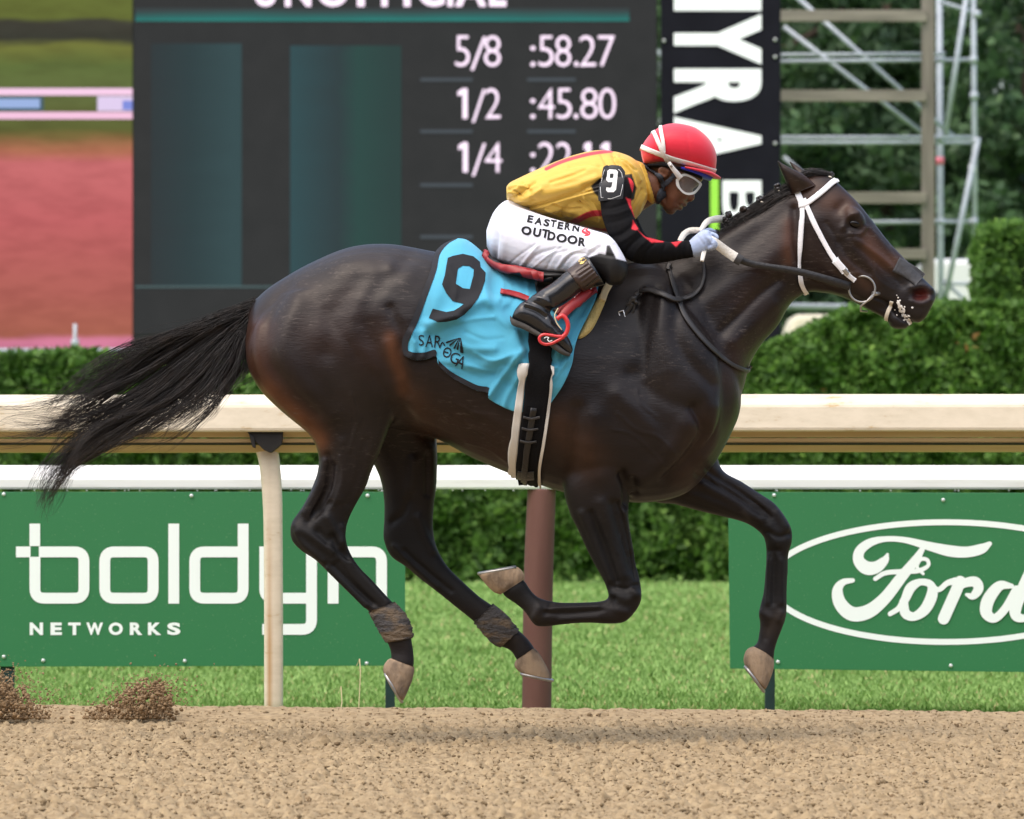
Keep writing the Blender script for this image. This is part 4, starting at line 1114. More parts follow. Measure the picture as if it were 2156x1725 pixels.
ear_n = loft([(1667, 400, 1722, 378, .030, -.055), (1660, 393, 1706, 371, .034, -.062), (1652, 378, 1686, 363, .030, -.068), (1645, 362, 1668, 355, .020, -.072), (1640, 349, 1650, 346, .010, -.075), (1637, 341, 1640, 340, .005, -.076)], n=4, ring=16)
ear_f = loft([(1690, 400, 1735, 380, .030, .055), (1683, 385, 1716, 370, .033, .062), (1674, 366, 1698, 361, .028, .068), (1667, 350, 1680, 350, .014, .072), (1662, 341, 1665, 341, .005, .074)], n=4, ring=16)
thigh_n = loft([(585, 620, 800, 590, .09, -.12), (538, 680, 835, 680, .12, -.14), (517, 745, 846, 760, .132, -.15), (540, 812, 851, 812, .128, -.15), (592, 866, 838, 853, .11, -.145), (650, 915, 820, 900, .088, -.14),
   (669, 955, 802, 948, .073, -.137), (669, 990, 784, 988, .062, -.135), (657, 1026, 770, 1027, .054, NEAR), (637, 1066, 750, 1062, .049, NEAR), (613, 1102, 733, 1098, .047, NEAR), (613, 1136, 728, 1128, .045, NEAR),
   (634, 1160, 732, 1150, .043, NEAR), (662, 1178, 742, 1172, .039, NEAR), (692, 1207, 758, 1196, .034, NEAR), (722, 1237, 784, 1222, .031, NEAR), (755, 1268, 810, 1250, .031, NEAR), (778, 1290, 830, 1272, .032, NEAR), (791, 1311, 856, 1299, .037, NEAR),
   (803, 1335, 864, 1322, .039, NEAR), (817, 1357, 867, 1348, .034, NEAR), (823, 1376, 871, 1374, .031, NEAR), (823, 1392, 872, 1402, .038, NEAR), (830, 1404, 866, 1412, .03, NEAR)], n=5, ring=24)
thigh_f = loft([(600, 640, 800, 610, .09, .12), (545, 690, 845, 690, .115, .14), (530, 750, 870, 760, .125, .145), (590, 830, 905, 840, .12, .145), (690, 890, 918, 900, .10, .14), (755, 935, 921, 950, .083, .14), (785, 975, 921, 985, .07, .137), (802, 1015, 919, 1025, .06, .135),
   (808, 1055, 914, 1065, .052, .135), (808, 1100, 912, 1100, .047, .135), (807, 1135, 914, 1128, .045, .135), (822, 1171, 922, 1158, .042, .135), (855, 1194, 938, 1186, .038, .135), (880, 1216, 955, 1206, .034, .135), (920, 1247, 985, 1234, .031, .135), (961, 1280, 1012, 1258, .031, .135),
   (998, 1310, 1036, 1274, .033, .135), (1022, 1337, 1066, 1298, .038, .135), (1042, 1357, 1084, 1320, .038, .135), (1062, 1364, 1098, 1332, .033, .135), (1078, 1373, 1112, 1346, .033, .135), (1086, 1388, 1126, 1366, .038, .135), (1098, 1396, 1128, 1378, .03, .135)], n=5, ring=24)
fore_n = loft([(1230, 880, 1420, 850, .08, -.15), (1200, 960, 1380, 940, .09, -.155), (1186, 1025, 1335, 1010, .082, -.155), (1199, 1080, 1324, 1072, .068, -.15), (1216, 1115, 1326, 1110, .058, -.145), (1234, 1155, 1333, 1148, .049, -.14), (1252, 1190, 1339, 1186, .043, -.138),
   (1270, 1222, 1347, 1218, .040, NEAR), (1278, 1243, 1351, 1245, .042, NEAR), (1282, 1254, 1350, 1266, .043, NEAR), (1278, 1262, 1338, 1288, .041, NEAR), (1271, 1265, 1314, 1311, .038, NEAR), (1254, 1267, 1276, 1314, .033, NEAR), (1230, 1268, 1238, 1312, .030, NEAR), (1190, 1269, 1190, 1315, .030, NEAR),
   (1160, 1266, 1148, 1320, .034, NEAR), (1142, 1261, 1126, 1317, .036, NEAR), (1130, 1256, 1106, 1290, .032, NEAR), (1117, 1242, 1086, 1272, .030, NEAR), (1107, 1226, 1062, 1256, .036, NEAR), (1098, 1218, 1056, 1244, .034, NEAR)], n=5, ring=24)
fore_f = loft([(1440, 850, 1330, 960, .08, .15), (1500, 930, 1370, 1050, .09, .155), (1520, 988, 1420, 1062, .078, .155), (1560, 1013, 1475, 1077, .064, .15), (1600, 1039, 1530, 1090, .053, .145), (1630, 1059, 1568, 1101, .046, .14), (1652, 1086, 1592, 1115, .043, .138), (1667, 1115, 1607, 1130, .043, FAR),
   (1668, 1140, 1612, 1148, .041, FAR), (1660, 1168, 1613, 1170, .034, FAR), (1659, 1205, 1611, 1205, .030, FAR), (1657, 1245, 1607, 1248, .030, FAR), (1657, 1275, 1601, 1272, .034, FAR), (1655, 1300, 1597, 1294, .037, FAR), (1647, 1324, 1600, 1312, .033, FAR), (1638, 1347, 1598, 1332, .030, FAR),
   (1631, 1370, 1594, 1354, .033, FAR), (1629, 1391, 1580, 1366, .038, FAR), (1620, 1394, 1584, 1376, .03, FAR)], n=5, ring=24)
shoulder = loft([(1360, 600, 1440, 640, .06, -.15), (1330, 700, 1500, 720, .085, -.17), (1310, 800, 1520, 820, .10, -.175), (1290, 890, 1500, 910, .095, -.17), (1270, 960, 1440, 985, .075, -.16)], n=5, ring=24)
dock = loft([(560, 612, 560, 700, .04), (540, 628, 530, 690, .035), (518, 642, 512, 676, .026), (490, 656, 486, 680, .016)], n=4, ring=16)

HMESH = blob('body', [trunk, neck, head, jaw, brow, brow2, thigh_n, thigh_f, fore_n, fore_f, shoulder, mirror(shoulder), dock], .0054, 10, 8)

STROKES = [
 # hindquarter
 ([(860, 545), (800, 600), (770, 660), (790, 730), (835, 790)], 20, -.006), ([(608, 598), (574, 655), (560, 712), (570, 765), (612, 815), (665, 870)], 15, -.006), ([(625, 640), (600, 720), (630, 800), (700, 870)], 24, .009), ([(545, 690), (545, 760), (580, 830), (640, 890)], 14, .006), ([(760, 590), (700, 660), (690, 740)], 26, -.007), ([(822, 566)], 16, .008), ([(770, 640), (750, 700), (770, 760)], 34, .006),
 ([(720, 560), (780, 560), (850, 580)], 34, .007), ([(815, 725), (824, 755), (840, 795)], 15, .005), ([(822, 650), (846, 708), (840, 750), (857, 800), (857, 832)], 11, -.0065), ([(690, 700), (760, 760), (800, 820)], 40, .008), ([(850, 860), (880, 900), (912, 922)], 14, -.009),
 ([(720, 930), (725, 990), (715, 1050)], 12, .006), ([(690, 960), (690, 1020), (668, 1075)], 8, -.006), ([(770, 930), (755, 1000), (735, 1060)], 9, -.004),
 ([(625, 1108), (665, 1135), (700, 1160)], 10, .006), ([(690, 1090), (705, 1120), (720, 1150)], 9, .005), ([(650, 1098), (690, 1060)], 9, -.006), ([(712, 1185), (760, 1245), (800, 1280)], 6, -.004), ([(735, 1180), (780, 1230), (815, 1268)], 7, .004),
 # barrel and flank
 ([(900, 870), (960, 900), (1040, 950)], 16, -.004), ([(930, 620), (905, 680), (880, 740)], 26, -.008),
 ([(980, 880), (1030, 900), (1060, 950)], 9, -.003), ([(1000, 870), (1060, 900), (1090, 960)], 9, .003),
 # shoulder, arm, chest
 ([(1440, 600), (1420, 690), (1450, 760), (1500, 810)], 16, -.008), ([(1380, 610), (1360, 700), (1350, 780)], 16, -.006), ([(1400, 620), (1395, 700), (1405, 780)], 22, .008), ([(1330, 790), (1400, 840), (1470, 860)], 20, -.008), ([(1300, 830), (1360, 890), (1400, 940)], 22, .010),
 ([(1215, 860), (1210, 930), (1205, 990)], 16, -.010), ([(1250, 880), (1245, 950), (1260, 1000)], 24, .009), ([(1460, 860), (1480, 910), (1450, 960), (1400, 1010)], 12, -.012), ([(1500, 860), (1500, 920), (1480, 960)], 20, .010), ([(1440, 900), (1410, 960), (1350, 1010)], 22, .010),
 ([(1310, 1000), (1322, 1030), (1322, 1060)], 10, -.012), ([(1335, 1010), (1340, 1040)], 8, -.008), ([(1290, 1060), (1310, 1130), (1330, 1200)], 9, -.006), ([(1265, 1060), (1290, 1140), (1310, 1210)], 14, .006), ([(1312, 1080), (1326, 1160)], 7, .004),
 ([(1290, 1250), (1320, 1262), (1340, 1250)], 9, .004), ([(1270, 1285), (1200, 1292), (1150, 1292)], 5, -.003), ([(1260, 1300), (1180, 1305)], 6, .003),
 ([(1470, 1000), (1540, 1040), (1600, 1080)], 9, -.006), ([(1450, 1040), (1520, 1065), (1580, 1090)], 9, .004), ([(1620, 1110), (1632, 1140)], 12, .005), ([(1630, 1170), (1628, 1270)], 5, -.004),
 # neck
 ([(1520, 700), (1560, 660), (1600, 620), (1640, 590)], 13, -.010), ([(1480, 640), (1540, 600), (1600, 560), (1650, 520)], 26, .008), ([(1560, 520), (1610, 480), (1655, 440)], 18, -.005), ([(1545, 720), (1590, 680), (1630, 640)], 14, .006), ([(1400, 580), (1470, 620), (1500, 680)], 26, -.006),
 ([(1672, 440), (1676, 520), (1690, 580)], 9, -.009), ([(1460, 545), (1520, 505), (1580, 470)], 16, .004),
 # head
 ([(1715, 470), (1730, 540), (1770, 600)], 26, .009), ([(1770, 510), (1790, 545), (1830, 575)], 8, -.006), ([(1800, 505), (1850, 540), (1890, 575)], 7, .007), ([(1815, 520), (1860, 565), (1900, 600)], 10, -.005), ([(1775, 480), (1788, 456), (1805, 450)], 6, .007), ([(1790, 492), (1812, 492), (1822, 478)], 5, .006),
 ([(1795, 470)], 15, -.006), ([(1765, 440), (1775, 430)], 12, -.008), ([(1830, 480), (1880, 540), (1915, 580)], 6, .004), ([(1790, 625), (1830, 640), (1860, 650)], 7, -.004),
 ([(1932, 620), (1945, 619)], 11, -.026), ([(1920, 606), (1940, 602), (1960, 612)], 6, .008), ([(1920, 635), (1940, 640), (1958, 632)], 6, .006), ([(1838, 625), (1870, 640), (1900, 668), (1926, 684)], 3.6, -.011), ([(1895, 640), (1915, 660)], 12, .004), ([(1885, 672), (1900, 682)], 8, .004),
 ([(1655, 372), (1672, 380), (1690, 384)], 6, -.014), ([(1648, 360), (1664, 378), (1680, 395)], 4, .004),
 # legs: tendons, bones, joints
 ([(640, 1080), (672, 1020), (684, 970)], 6, .005), ([(660, 1085), (690, 1030), (700, 980)], 7, -.006), ([(625, 1120), (640, 1145), (680, 1180)], 7, .005), ([(700, 1130), (712, 1155), (735, 1175)], 7, -.006), ([(670, 1120), (690, 1140)], 8, -.005), ([(690, 1195), (735, 1240), (770, 1276)], 5, .005), ([(702, 1190), (748, 1236), (786, 1272)], 4, -.006), ([(720, 1110), (722, 1140)], 7, .005),
 ([(825, 1100), (850, 1080), (865, 1040)], 8, -.005), ([(830, 1150), (870, 1190), (920, 1235)], 6, .004), ([(850, 1160), (895, 1200), (950, 1245)], 5, -.005), ([(880, 1090), (895, 1130), (910, 1160)], 9, .005), ([(870, 970), (865, 1040)], 12, .006), ([(900, 960), (900, 1040)], 8, -.005),
 ([(1300, 1060), (1322, 1130), (1340, 1215)], 6, -.007), ([(1225, 1080), (1255, 1150), (1285, 1220)], 8, .005), ([(1245, 1080), (1272, 1150), (1298, 1225)], 6, -.006), ([(1330, 1240), (1342, 1255)], 8, .005), ([(1295, 1236), (1318, 1240), (1342, 1232)], 5, -.005), ([(1300, 1285), (1320, 1290)], 8, .004), ([(1285, 1272), (1292, 1262)], 6, -.004), ([(1260, 1278), (1200, 1280), (1150, 1282)], 4, .004), ([(1135, 1280), (1125, 1300)], 8, .004), ([(1160, 1272), (1148, 1290)], 5, -.003),
 ([(1490, 990), (1560, 1035), (1620, 1085)], 6, -.007), ([(1480, 1020), (1540, 1055), (1600, 1095)], 9, .005), ([(1635, 1080), (1655, 1110)], 8, .005), ([(1615, 1120), (1640, 1130), (1662, 1125)], 5, -.005), ([(1615, 1160), (1640, 1160)], 6, -.004), ([(1620, 1180), (1617, 1270)], 5, .004), ([(1645, 1180), (1645, 1270)], 6, .004), ([(1605, 1290), (1620, 1300)], 8, .004), ([(1645, 1290), (1640, 1305)], 7, .004), ([(1615, 1320), (1612, 1345)], 5, -.003),
 # veins and skin folds
 ([(1290, 905), (1330, 915), (1372, 950), (1400, 985)], 2.4, .0028), ([(1340, 820), (1350, 850), (1385, 880)], 2.4, .0025), ([(1265, 1090), (1280, 1130), (1300, 1165)], 2.2, .0022), ([(1310, 1100), (1305, 1140), (1318, 1180)], 2.0, .002), ([(715, 960), (722, 1000), (712, 1040), (700, 1070)], 2.4, .0028), ([(760, 880), (745, 920), (752, 960)], 2.4, .0022), ([(1500, 1010), (1540, 1050), (1580, 1070)], 2.2, .0022), ([(930, 880), (970, 900), (1010, 905), (1050, 930)], 2.4, .0025), ([(960, 850), (1000, 870), (1040, 872)], 2.2, .002), ([(1835, 540), (1848, 565), (1872, 580), (1890, 600)], 2.0, .002), ([(1845, 560), (1840, 585), (1855, 605)], 1.8, .0018), ([(1740, 470), (1760, 500), (1765, 540)], 5, -.003), ([(1795, 492), (1790, 510), (1800, 530)], 3, .002),
 ([(1300, 870), (1340, 905), (1385, 920), (1420, 955)], 3.5, .003), ([(980, 930), (1030, 945), (1070, 975)], 3.5, .003), ([(1830, 560), (1850, 590), (1880, 610)], 3, .003), ([(1780, 590), (1800, 575), (1830, 585)], 3, .0025), ([(740, 830), (750, 890), (735, 950)], 3.5, .003), ([(1700, 590), (1730, 600), (1770, 612)], 5, -.004)]
STROKES = [(p, r*.92, a*(1.75 if min(q[1] for q in p) > 950 else 1.15)) for p, r, a in STROKES]
sculpt(HMESH, STROKES)
co = get_co(HMESH); co = relax(co, edges_of(HMESH), 1); set_co(HMESH, co)

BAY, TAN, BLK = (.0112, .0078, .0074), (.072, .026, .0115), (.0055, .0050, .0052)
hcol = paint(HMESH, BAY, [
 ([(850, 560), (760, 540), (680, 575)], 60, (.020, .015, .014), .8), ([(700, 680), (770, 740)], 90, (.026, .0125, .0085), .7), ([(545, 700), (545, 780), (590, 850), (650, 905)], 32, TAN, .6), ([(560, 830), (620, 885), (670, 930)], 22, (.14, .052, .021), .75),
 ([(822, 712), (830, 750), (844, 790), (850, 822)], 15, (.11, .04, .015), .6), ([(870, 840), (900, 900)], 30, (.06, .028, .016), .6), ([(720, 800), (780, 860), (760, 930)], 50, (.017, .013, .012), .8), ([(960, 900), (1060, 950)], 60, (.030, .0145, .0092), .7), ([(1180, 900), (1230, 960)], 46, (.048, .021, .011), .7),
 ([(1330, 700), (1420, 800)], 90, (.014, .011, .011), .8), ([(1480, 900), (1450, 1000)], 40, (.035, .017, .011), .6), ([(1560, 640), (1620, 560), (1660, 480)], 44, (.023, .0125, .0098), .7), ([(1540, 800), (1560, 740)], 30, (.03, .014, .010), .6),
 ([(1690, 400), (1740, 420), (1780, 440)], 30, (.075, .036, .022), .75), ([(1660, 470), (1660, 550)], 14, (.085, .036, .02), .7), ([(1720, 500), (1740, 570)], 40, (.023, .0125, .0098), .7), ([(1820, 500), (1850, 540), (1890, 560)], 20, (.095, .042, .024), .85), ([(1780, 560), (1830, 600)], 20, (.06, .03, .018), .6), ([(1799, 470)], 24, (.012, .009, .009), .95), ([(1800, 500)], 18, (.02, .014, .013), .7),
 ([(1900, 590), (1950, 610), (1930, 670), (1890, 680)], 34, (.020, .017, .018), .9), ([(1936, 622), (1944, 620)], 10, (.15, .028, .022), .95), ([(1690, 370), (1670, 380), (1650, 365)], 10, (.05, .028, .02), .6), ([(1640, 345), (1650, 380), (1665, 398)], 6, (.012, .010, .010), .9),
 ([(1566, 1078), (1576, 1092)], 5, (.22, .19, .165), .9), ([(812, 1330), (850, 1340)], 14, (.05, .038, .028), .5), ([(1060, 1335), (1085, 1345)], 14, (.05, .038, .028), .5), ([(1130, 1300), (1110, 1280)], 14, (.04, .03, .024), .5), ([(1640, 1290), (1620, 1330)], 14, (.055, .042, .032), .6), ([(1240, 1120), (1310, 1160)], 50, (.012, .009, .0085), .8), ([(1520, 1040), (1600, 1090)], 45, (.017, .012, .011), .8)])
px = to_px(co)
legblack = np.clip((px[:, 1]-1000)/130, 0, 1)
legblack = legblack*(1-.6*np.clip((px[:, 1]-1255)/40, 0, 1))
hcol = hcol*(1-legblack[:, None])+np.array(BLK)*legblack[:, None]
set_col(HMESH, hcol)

horse = thing('racehorse', 'dark bay racehorse galloping right with all four hooves off the ground', 'horse')
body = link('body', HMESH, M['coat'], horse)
HB = bvh_of(HMESH)

M['ear'] = mat('ear coat', (.019, .0115, .0095), .6, .25, bump=.3, bscale=150)
def ear_part(secs, s):
    v, f = loft(secs, n=5, ring=22); c = P(1690, 372, s*.06)
    ax = np.array([P(1637, 341, 0)[0]-P(1695, 392, 0)[0], 0, P(1637, 341, 0)[2]-P(1695, 392, 0)[2]]); ax /= np.linalg.norm(ax)
    nrm = np.array([-ax[2], 0, ax[0]]) if s < 0 else np.array([-ax[2], 0, ax[0]])
    o = mesh_obj('ear', v, f, M['coat'], horse); set_col(o.data, paint(o.data, (.034, .020, .0145), [([(1637, 341), (1648, 366), (1662, 404)], 7, (.007, .006, .006), .95), ([(1690, 385), (1672, 372), (1658, 358)], 6, (.016, .011, .009), .8), ([(1718, 384), (1700, 374)], 9, (.055, .03, .02), .7)]))
ear_part([(1667, 410, 1718, 390, .024, -.050), (1662, 400, 1706, 379, .030, -.056), (1656, 388, 1693, 369, .031, -.062), (1650, 374, 1679, 361, .027, -.068), (1644, 360, 1663, 353, .019, -.073), (1640, 349, 1650, 346, .010, -.076), (1637, 340, 1639, 339, .004, -.077)], -1)
ear_part([(1690, 400, 1738, 380, .028, .055), (1684, 386, 1722, 371, .032, .060), (1676, 369, 1702, 363, .028, .066), (1668, 353, 1683, 352, .015, .071), (1662, 341, 1665, 341, .005, .074)], 1)

# hooves with shoes
def hoof(secs, shoe, y):
    v, f = loft(secs, n=5, ring=24, pw=2.4); h = mesh_obj('hoof', v, f, M['hoof'], horse)
    (a, b, hw) = shoe
    a, b = Vector(P(*a, y)), Vector(P(*b, y)); ax = (b-a); c = (a+b)/2; L_ = ax.length/2; ax.normalize(); nrm = ax.cross(Vector((0, 1, 0)))
    pts = [c+ax*L_*math.cos(t)*(1.0)+Vector((0, 1, 0))*hw*math.sin(t) for t in np.linspace(-2.5, 2.5, 21)]
    MB().tube(pts, .0055, 7).build('horseshoe', M['steel'], h, smooth=True)
hoof([(824, 1386, 872, 1404, .036, NEAR), (816, 1390, 872, 1414, .043, NEAR), (808, 1402, 868, 1432, .048, NEAR), (808, 1418, 861, 1450, .050, NEAR), (822, 1446, 851, 1472, .046, NEAR), (838, 1470, 846, 1476, .024, NEAR)], ((808, 1412), (846, 1478), .045), NEAR)
hoof([(1086, 1390, 1124, 1364, .036, FAR), (1083, 1399, 1134, 1374, .042, FAR), (1085, 1406, 1146, 1394, .047, FAR), (1090, 1412, 1156, 1414, .050, FAR), (1094, 1415, 1160, 1430, .050, FAR)], ((1090, 1417), (1163, 1433), .047), FAR)
hoof([(1103, 1220, 1054, 1252, .036, NEAR), (1104, 1212, 1040, 1247, .044, NEAR), (1100, 1203, 1024, 1232, .048, NEAR), (1094, 1197, 1010, 1214, .050, NEAR), (1090, 1194, 1010, 1208, .048, NEAR)], ((1094, 1193), (1008, 1208), .046), NEAR)
hoof([(1594, 1360, 1630, 1388, .035, FAR), (1578, 1364, 1630, 1398, .043, FAR), (1569, 1374, 1628, 1412, .047, FAR), (1566, 1394, 1622, 1430, .049, FAR), (1580, 1422, 1614, 1448, .046, FAR), (1600, 1445, 1609, 1453, .024, FAR)], ((1565, 1398), (1608, 1456), .045), FAR)

# eyes
for s in (-1, 1):
    h = shoot(HB, 1799, 470); y = h[0].y if h else -.09
    v, f = ball(1799, 471, s*(abs(y)-.009), .021, .017, .0155, -.35); mesh_obj('eye', v, f, M['eye'], horse)

# leg bandages
def ring_band(name, secs, material, grow=.005):
    v, f = loft(secs, n=8, ring=36, grow=grow); c = v.mean(0); g = np.random.default_rng(len(secs)+int(secs[0][0]))
    ang = np.arctan2(v[:, 1]-c[1], v[:, 0]-c[0]); h_ = v[:, 2]
    w = 1+.035*np.sin(h_*260+ang*1.5)+.025*np.sin(h_*610-ang*3+1)+g.normal(0, .010, len(v))      # overlapping turns of the wrap
    v = np.stack([c[0]+(v[:, 0]-c[0])*w, c[1]+(v[:, 1]-c[1])*w, v[:, 2]], 1)
    return mesh_obj(name, v, f, material, horse)
ring_band('leg_bandage', [(779, 1288, 828, 1268, .032, NEAR), (790, 1309, 852, 1294, .037, NEAR), (803, 1333, 864, 1320, .039, NEAR), (815, 1353, 867, 1344, .035, NEAR)], M['tape_grey'])
ring_band('leg_bandage', [(1000, 1309, 1036, 1273, .033, FAR), (1022, 1336, 1064, 1296, .038, FAR), (1041, 1355, 1082, 1318, .038, FAR), (1056, 1362, 1092, 1328, .034, FAR)], M['tape_grey'])
# nose strip, mouth band, foam
M['nose_tape'] = mat('grey nasal strip', (.062, .063, .068), .7, .3, bump=.5, bscale=50, var=.3, vscale=20)
strap('nasal_strip', [(1886, 557), (1904, 566), (1922, 577), (1938, 590)], 32, HB, M['nose_tape'], horse, off=.002, thick=.0015, across=8)
strap('tongue_tie', [(1878, 634), (1873, 648), (1868, 662), (1866, 676)], 8, HB, M['cream_band'], horse, off=.002, thick=.003)
M['foam'] = mat('saliva foam', (.85, .84, .80), .35, .5, bump=.4, bscale=200)
g = np.random.default_rng(4); parts = []
for _ in range(95):
    t = g.random(); w = 2.6*(.4+math.sin(math.pi*t)); X, Y = 1890+t*28+g.normal(0, w), 634+t*50+g.normal(0, w)*.8
    h = shoot(HB, X, Y)
    if h: parts.append(ball(X, Y, h[0].y, g.uniform(.0015, .004), .0018, g.uniform(.003, .007), g.uniform(.2, .9)))
for X, Y, s_ in ((1888, 622, .0025), (1891, 627, .003), (1895, 633, .0035), (1921, 648, .0042), (1884, 653, .003), (1888, 664, .0032), (1914, 690, .003)):
    h = shoot(HB, X, Y)
    if h: parts.append(ball(X, Y, h[0].y, s_, .002, s_, 0))
link('mouth_foam', blob('mouth_foam', parts, .0012, 1, 1), M['foam'], horse)['kind'] = 'stuff'

# tail
def strands(guides, per, seed, spread, rad, wob=.012, locks=5, tight=.22):
    g = np.random.default_rng(seed); V, F, n = [], [], 0
    for gd in guides:
        path = catmull([P(q[0], q[1], q[2]) for q in gd['p']], 5); m = len(path); t = np.linspace(0, 1, m)
        nl = max(1, int(locks*gd.get('n', 1)+.5)); env = np.sin(np.pi*np.clip(t*gd.get('e', .62), 0, 1))[:, None]
        for _ in range(nl):
            lo1 = g.normal(0, 1, 3)*spread*gd.get('s', 1); lph = g.uniform(0, 6.28, 3); lfq = g.uniform(1.6, 4.2); lfr = g.uniform(.72, 1.05); la = wob*gd.get('w', 1)*g.uniform(.5, 1.5)
            lp = path+lo1*env+la*np.sin(lfq*t[:, None]*3+lph)*(t**1.2)[:, None]
            for _ in range(max(1, int(per*gd.get('n', 1)/nl))):
                stray = 3.0 if g.random() < .07 else 1.0
                o0 = g.normal(0, 1, 3)*[.006, .014, .008]; o1 = g.normal(0, 1, 3)*spread*tight*gd.get('s', 1)*stray; fr = lfr*g.uniform(.78, 1.08)
                ph = g.uniform(0, 6.28, 3); fq = g.uniform(3, 8)
                p = lp+o0*(1-t)[:, None]+o1*env+.0055*stray*np.sin(fq*t[:, None]*3+ph)*t[:, None]
                k = max(6, int(m*min(fr, 1))); p = p[:k]
                r = rad*(1-.8*np.linspace(0, 1, k)**2)*g.uniform(.7, 1.25)
                tn = np.gradient(p, axis=0); tn /= np.linalg.norm(tn, axis=1)[:, None]+1e-9
                a = np.cross(tn, [0, 1, 0]); a /= np.linalg.norm(a, axis=1)[:, None]+1e-9; b = np.cross(tn, a)
                ring = np.stack([p+a*r[:, None], p+(-.5*a+.87*b)*r[:, None], p+(-.5*a-.87*b)*r[:, None]], 1).reshape(-1, 3)
                i = (np.arange(k-1)[:, None]*3); q = np.concatenate([np.concatenate([i+j, i+(j+1) % 3, i+3+(j+1) % 3, i+3+j], 1) for j in range(3)])
                V.append(ring); F.append(q+n); n += len(ring)
    return np.vstack(V), np.vstack(F)
def G(pts, **k): return dict(p=[(x, y, z) for (x, y), z in zip(pts, np.linspace(0, k.pop('yend', 0), len(pts)))], **k)
TG = [G([(545, 640), (480, 665), (400, 697), (310, 735), (220, 790), (140, 850), (95, 900)], n=1.5), G([(542, 645), (470, 680), (390, 725), (300, 785), (210, 845), (130, 895), (60, 915), (5, 925)], n=1.1, yend=.03),
  G([(540, 650), (470, 700), (400, 760), (320, 830), (240, 890), (160, 940), (118, 990), (95, 1045)], n=1.9, yend=-.04), G([(540, 652), (490, 705), (440, 770), (380, 830), (300, 880), (220, 915), (150, 960), (110, 1010), (85, 1055)], n=1.6, s=.8, yend=-.03),
  G([(538, 656), (500, 710), (470, 770), (430, 820), (380, 860), (320, 890), (240, 925)], n=1.3, yend=-.05), G([(536, 660), (512, 710), (495, 760), (460, 810), (420, 850), (370, 890), (330, 915)], n=.8, yend=-.05, s=.7),
  G([(534, 662), (522, 710), (520, 760), (500, 800), (460, 835), (430, 860)], n=.35, yend=-.04, s=.5), G([(533, 664), (527, 720), (530, 770), (510, 805), (470, 825)], n=.22, yend=-.03, s=.5), G([(545, 636), (470, 662), (400, 690), (320, 712), (285, 720), (200, 770), (120, 815)], n=.5, s=.6),
  G([(543, 645), (450, 690), (350, 750), (250, 810), (150, 860), (70, 880), (-20, 900)], n=.7, yend=.05, w=1.6), G([(542, 650), (440, 720), (340, 800), (230, 870), (120, 905), (30, 905), (-30, 935)], n=.4, yend=.04, w=1.6), G([(544, 640), (420, 690), (260, 735), (180, 770), (125, 800), (118, 830)], n=.06, s=.3),
  G([(532, 668), (530, 740), (528, 790), (545, 830), (580, 875)], n=.07, s=.3), G([(540, 655), (470, 730), (400, 800), (330, 850), (230, 900), (140, 960), (105, 1020), (88, 1052)], n=1.3, s=.7, yend=-.06),
  G([(540, 650), (460, 700), (360, 780), (280, 850), (200, 880), (130, 880), (60, 860)], n=.45, yend=.05, w=1.8)]
v, f = strands(TG, 190, 15, np.array([.028, .040, .036]), .0010, .024, 8, .28)
mesh_obj('tail', v, f, M['hair'], horse)
# braided mane and forelock
def braid(X, Y, y, r, seed, tie=None, lean=0):
    g = np.random.default_rng(seed); parts = []
    for k in range(6):
        a = k*1.25; parts.append(ball(X+math.cos(a)*r*520*.5+lean*k*.4, Y+math.sin(a)*r*520*.55, y+g.normal(0, .006), r*g.uniform(.5, .7), r*.6, r*g.uniform(.45, .6), g.uniform(-1, 1)))
    v, f = merge(parts); b = mesh_obj('mane_braid', v, f, M['hair'], horse)
    if tie: 
        vv, ff = ball(tie[0], tie[1], y-.012, .007, .007, .0032, -.4); mesh_obj('braid_tie', vv, ff, M['cream_band'], b)
for k, (X, Y, r, tie) in enumerate(((1637, 394, .014, (1641, 403)), (1644, 404, .010, None), (1599, 420, .014, (1605, 426)), (1609, 425, .010, None), (1565, 441, .014, None), (1575, 446, .012, (1577, 452)), (1534, 452, .013, None), (1528, 463, .013, None), (1537, 470, .013, None), (1551, 463, .009, None), (1750, 368, .011, (1748, 373)))):
    braid(X, Y, -.005, r, 80+k, tie)
crest = [(1668, 397), (1645, 406), (1620, 421), (1590, 441), (1560, 458), (1535, 474), (1508, 490)]
mane = [dict(p=[(a+dx, b+dy, yo) for a, b in crest], n=1, s=.3) for dx, dy, yo in ((0, 0, -.012), (-1, -4, -.004), (-2, -5, .004), (1, 5, -.022), (3, 9, -.028))]
mane += [dict(p=[(X+14, Y+10, -.02), (X+4, Y+2, -.012), (X-6, Y-4, -.004)], n=.5, s=.4) for X, Y in ((1540, 470), (1530, 478), (1520, 484), (1560, 458), (1512, 490))]
fl = [dict(p=[(1690, 368, -.01), (1710, 364, -.012), (1732, 364, -.012), (1750, 369, -.01)], n=1.4, s=.25), dict(p=[(1695, 372, .01), (1715, 366, .012), (1735, 367, .012), (1752, 374, .01)], n=1.2, s=.25)]
v, f = strands(mane+fl, 90, 33, np.array([.010, .018, .010]), .0011, .004)
mesh_obj('mane', v, f, M['hair'], horse)
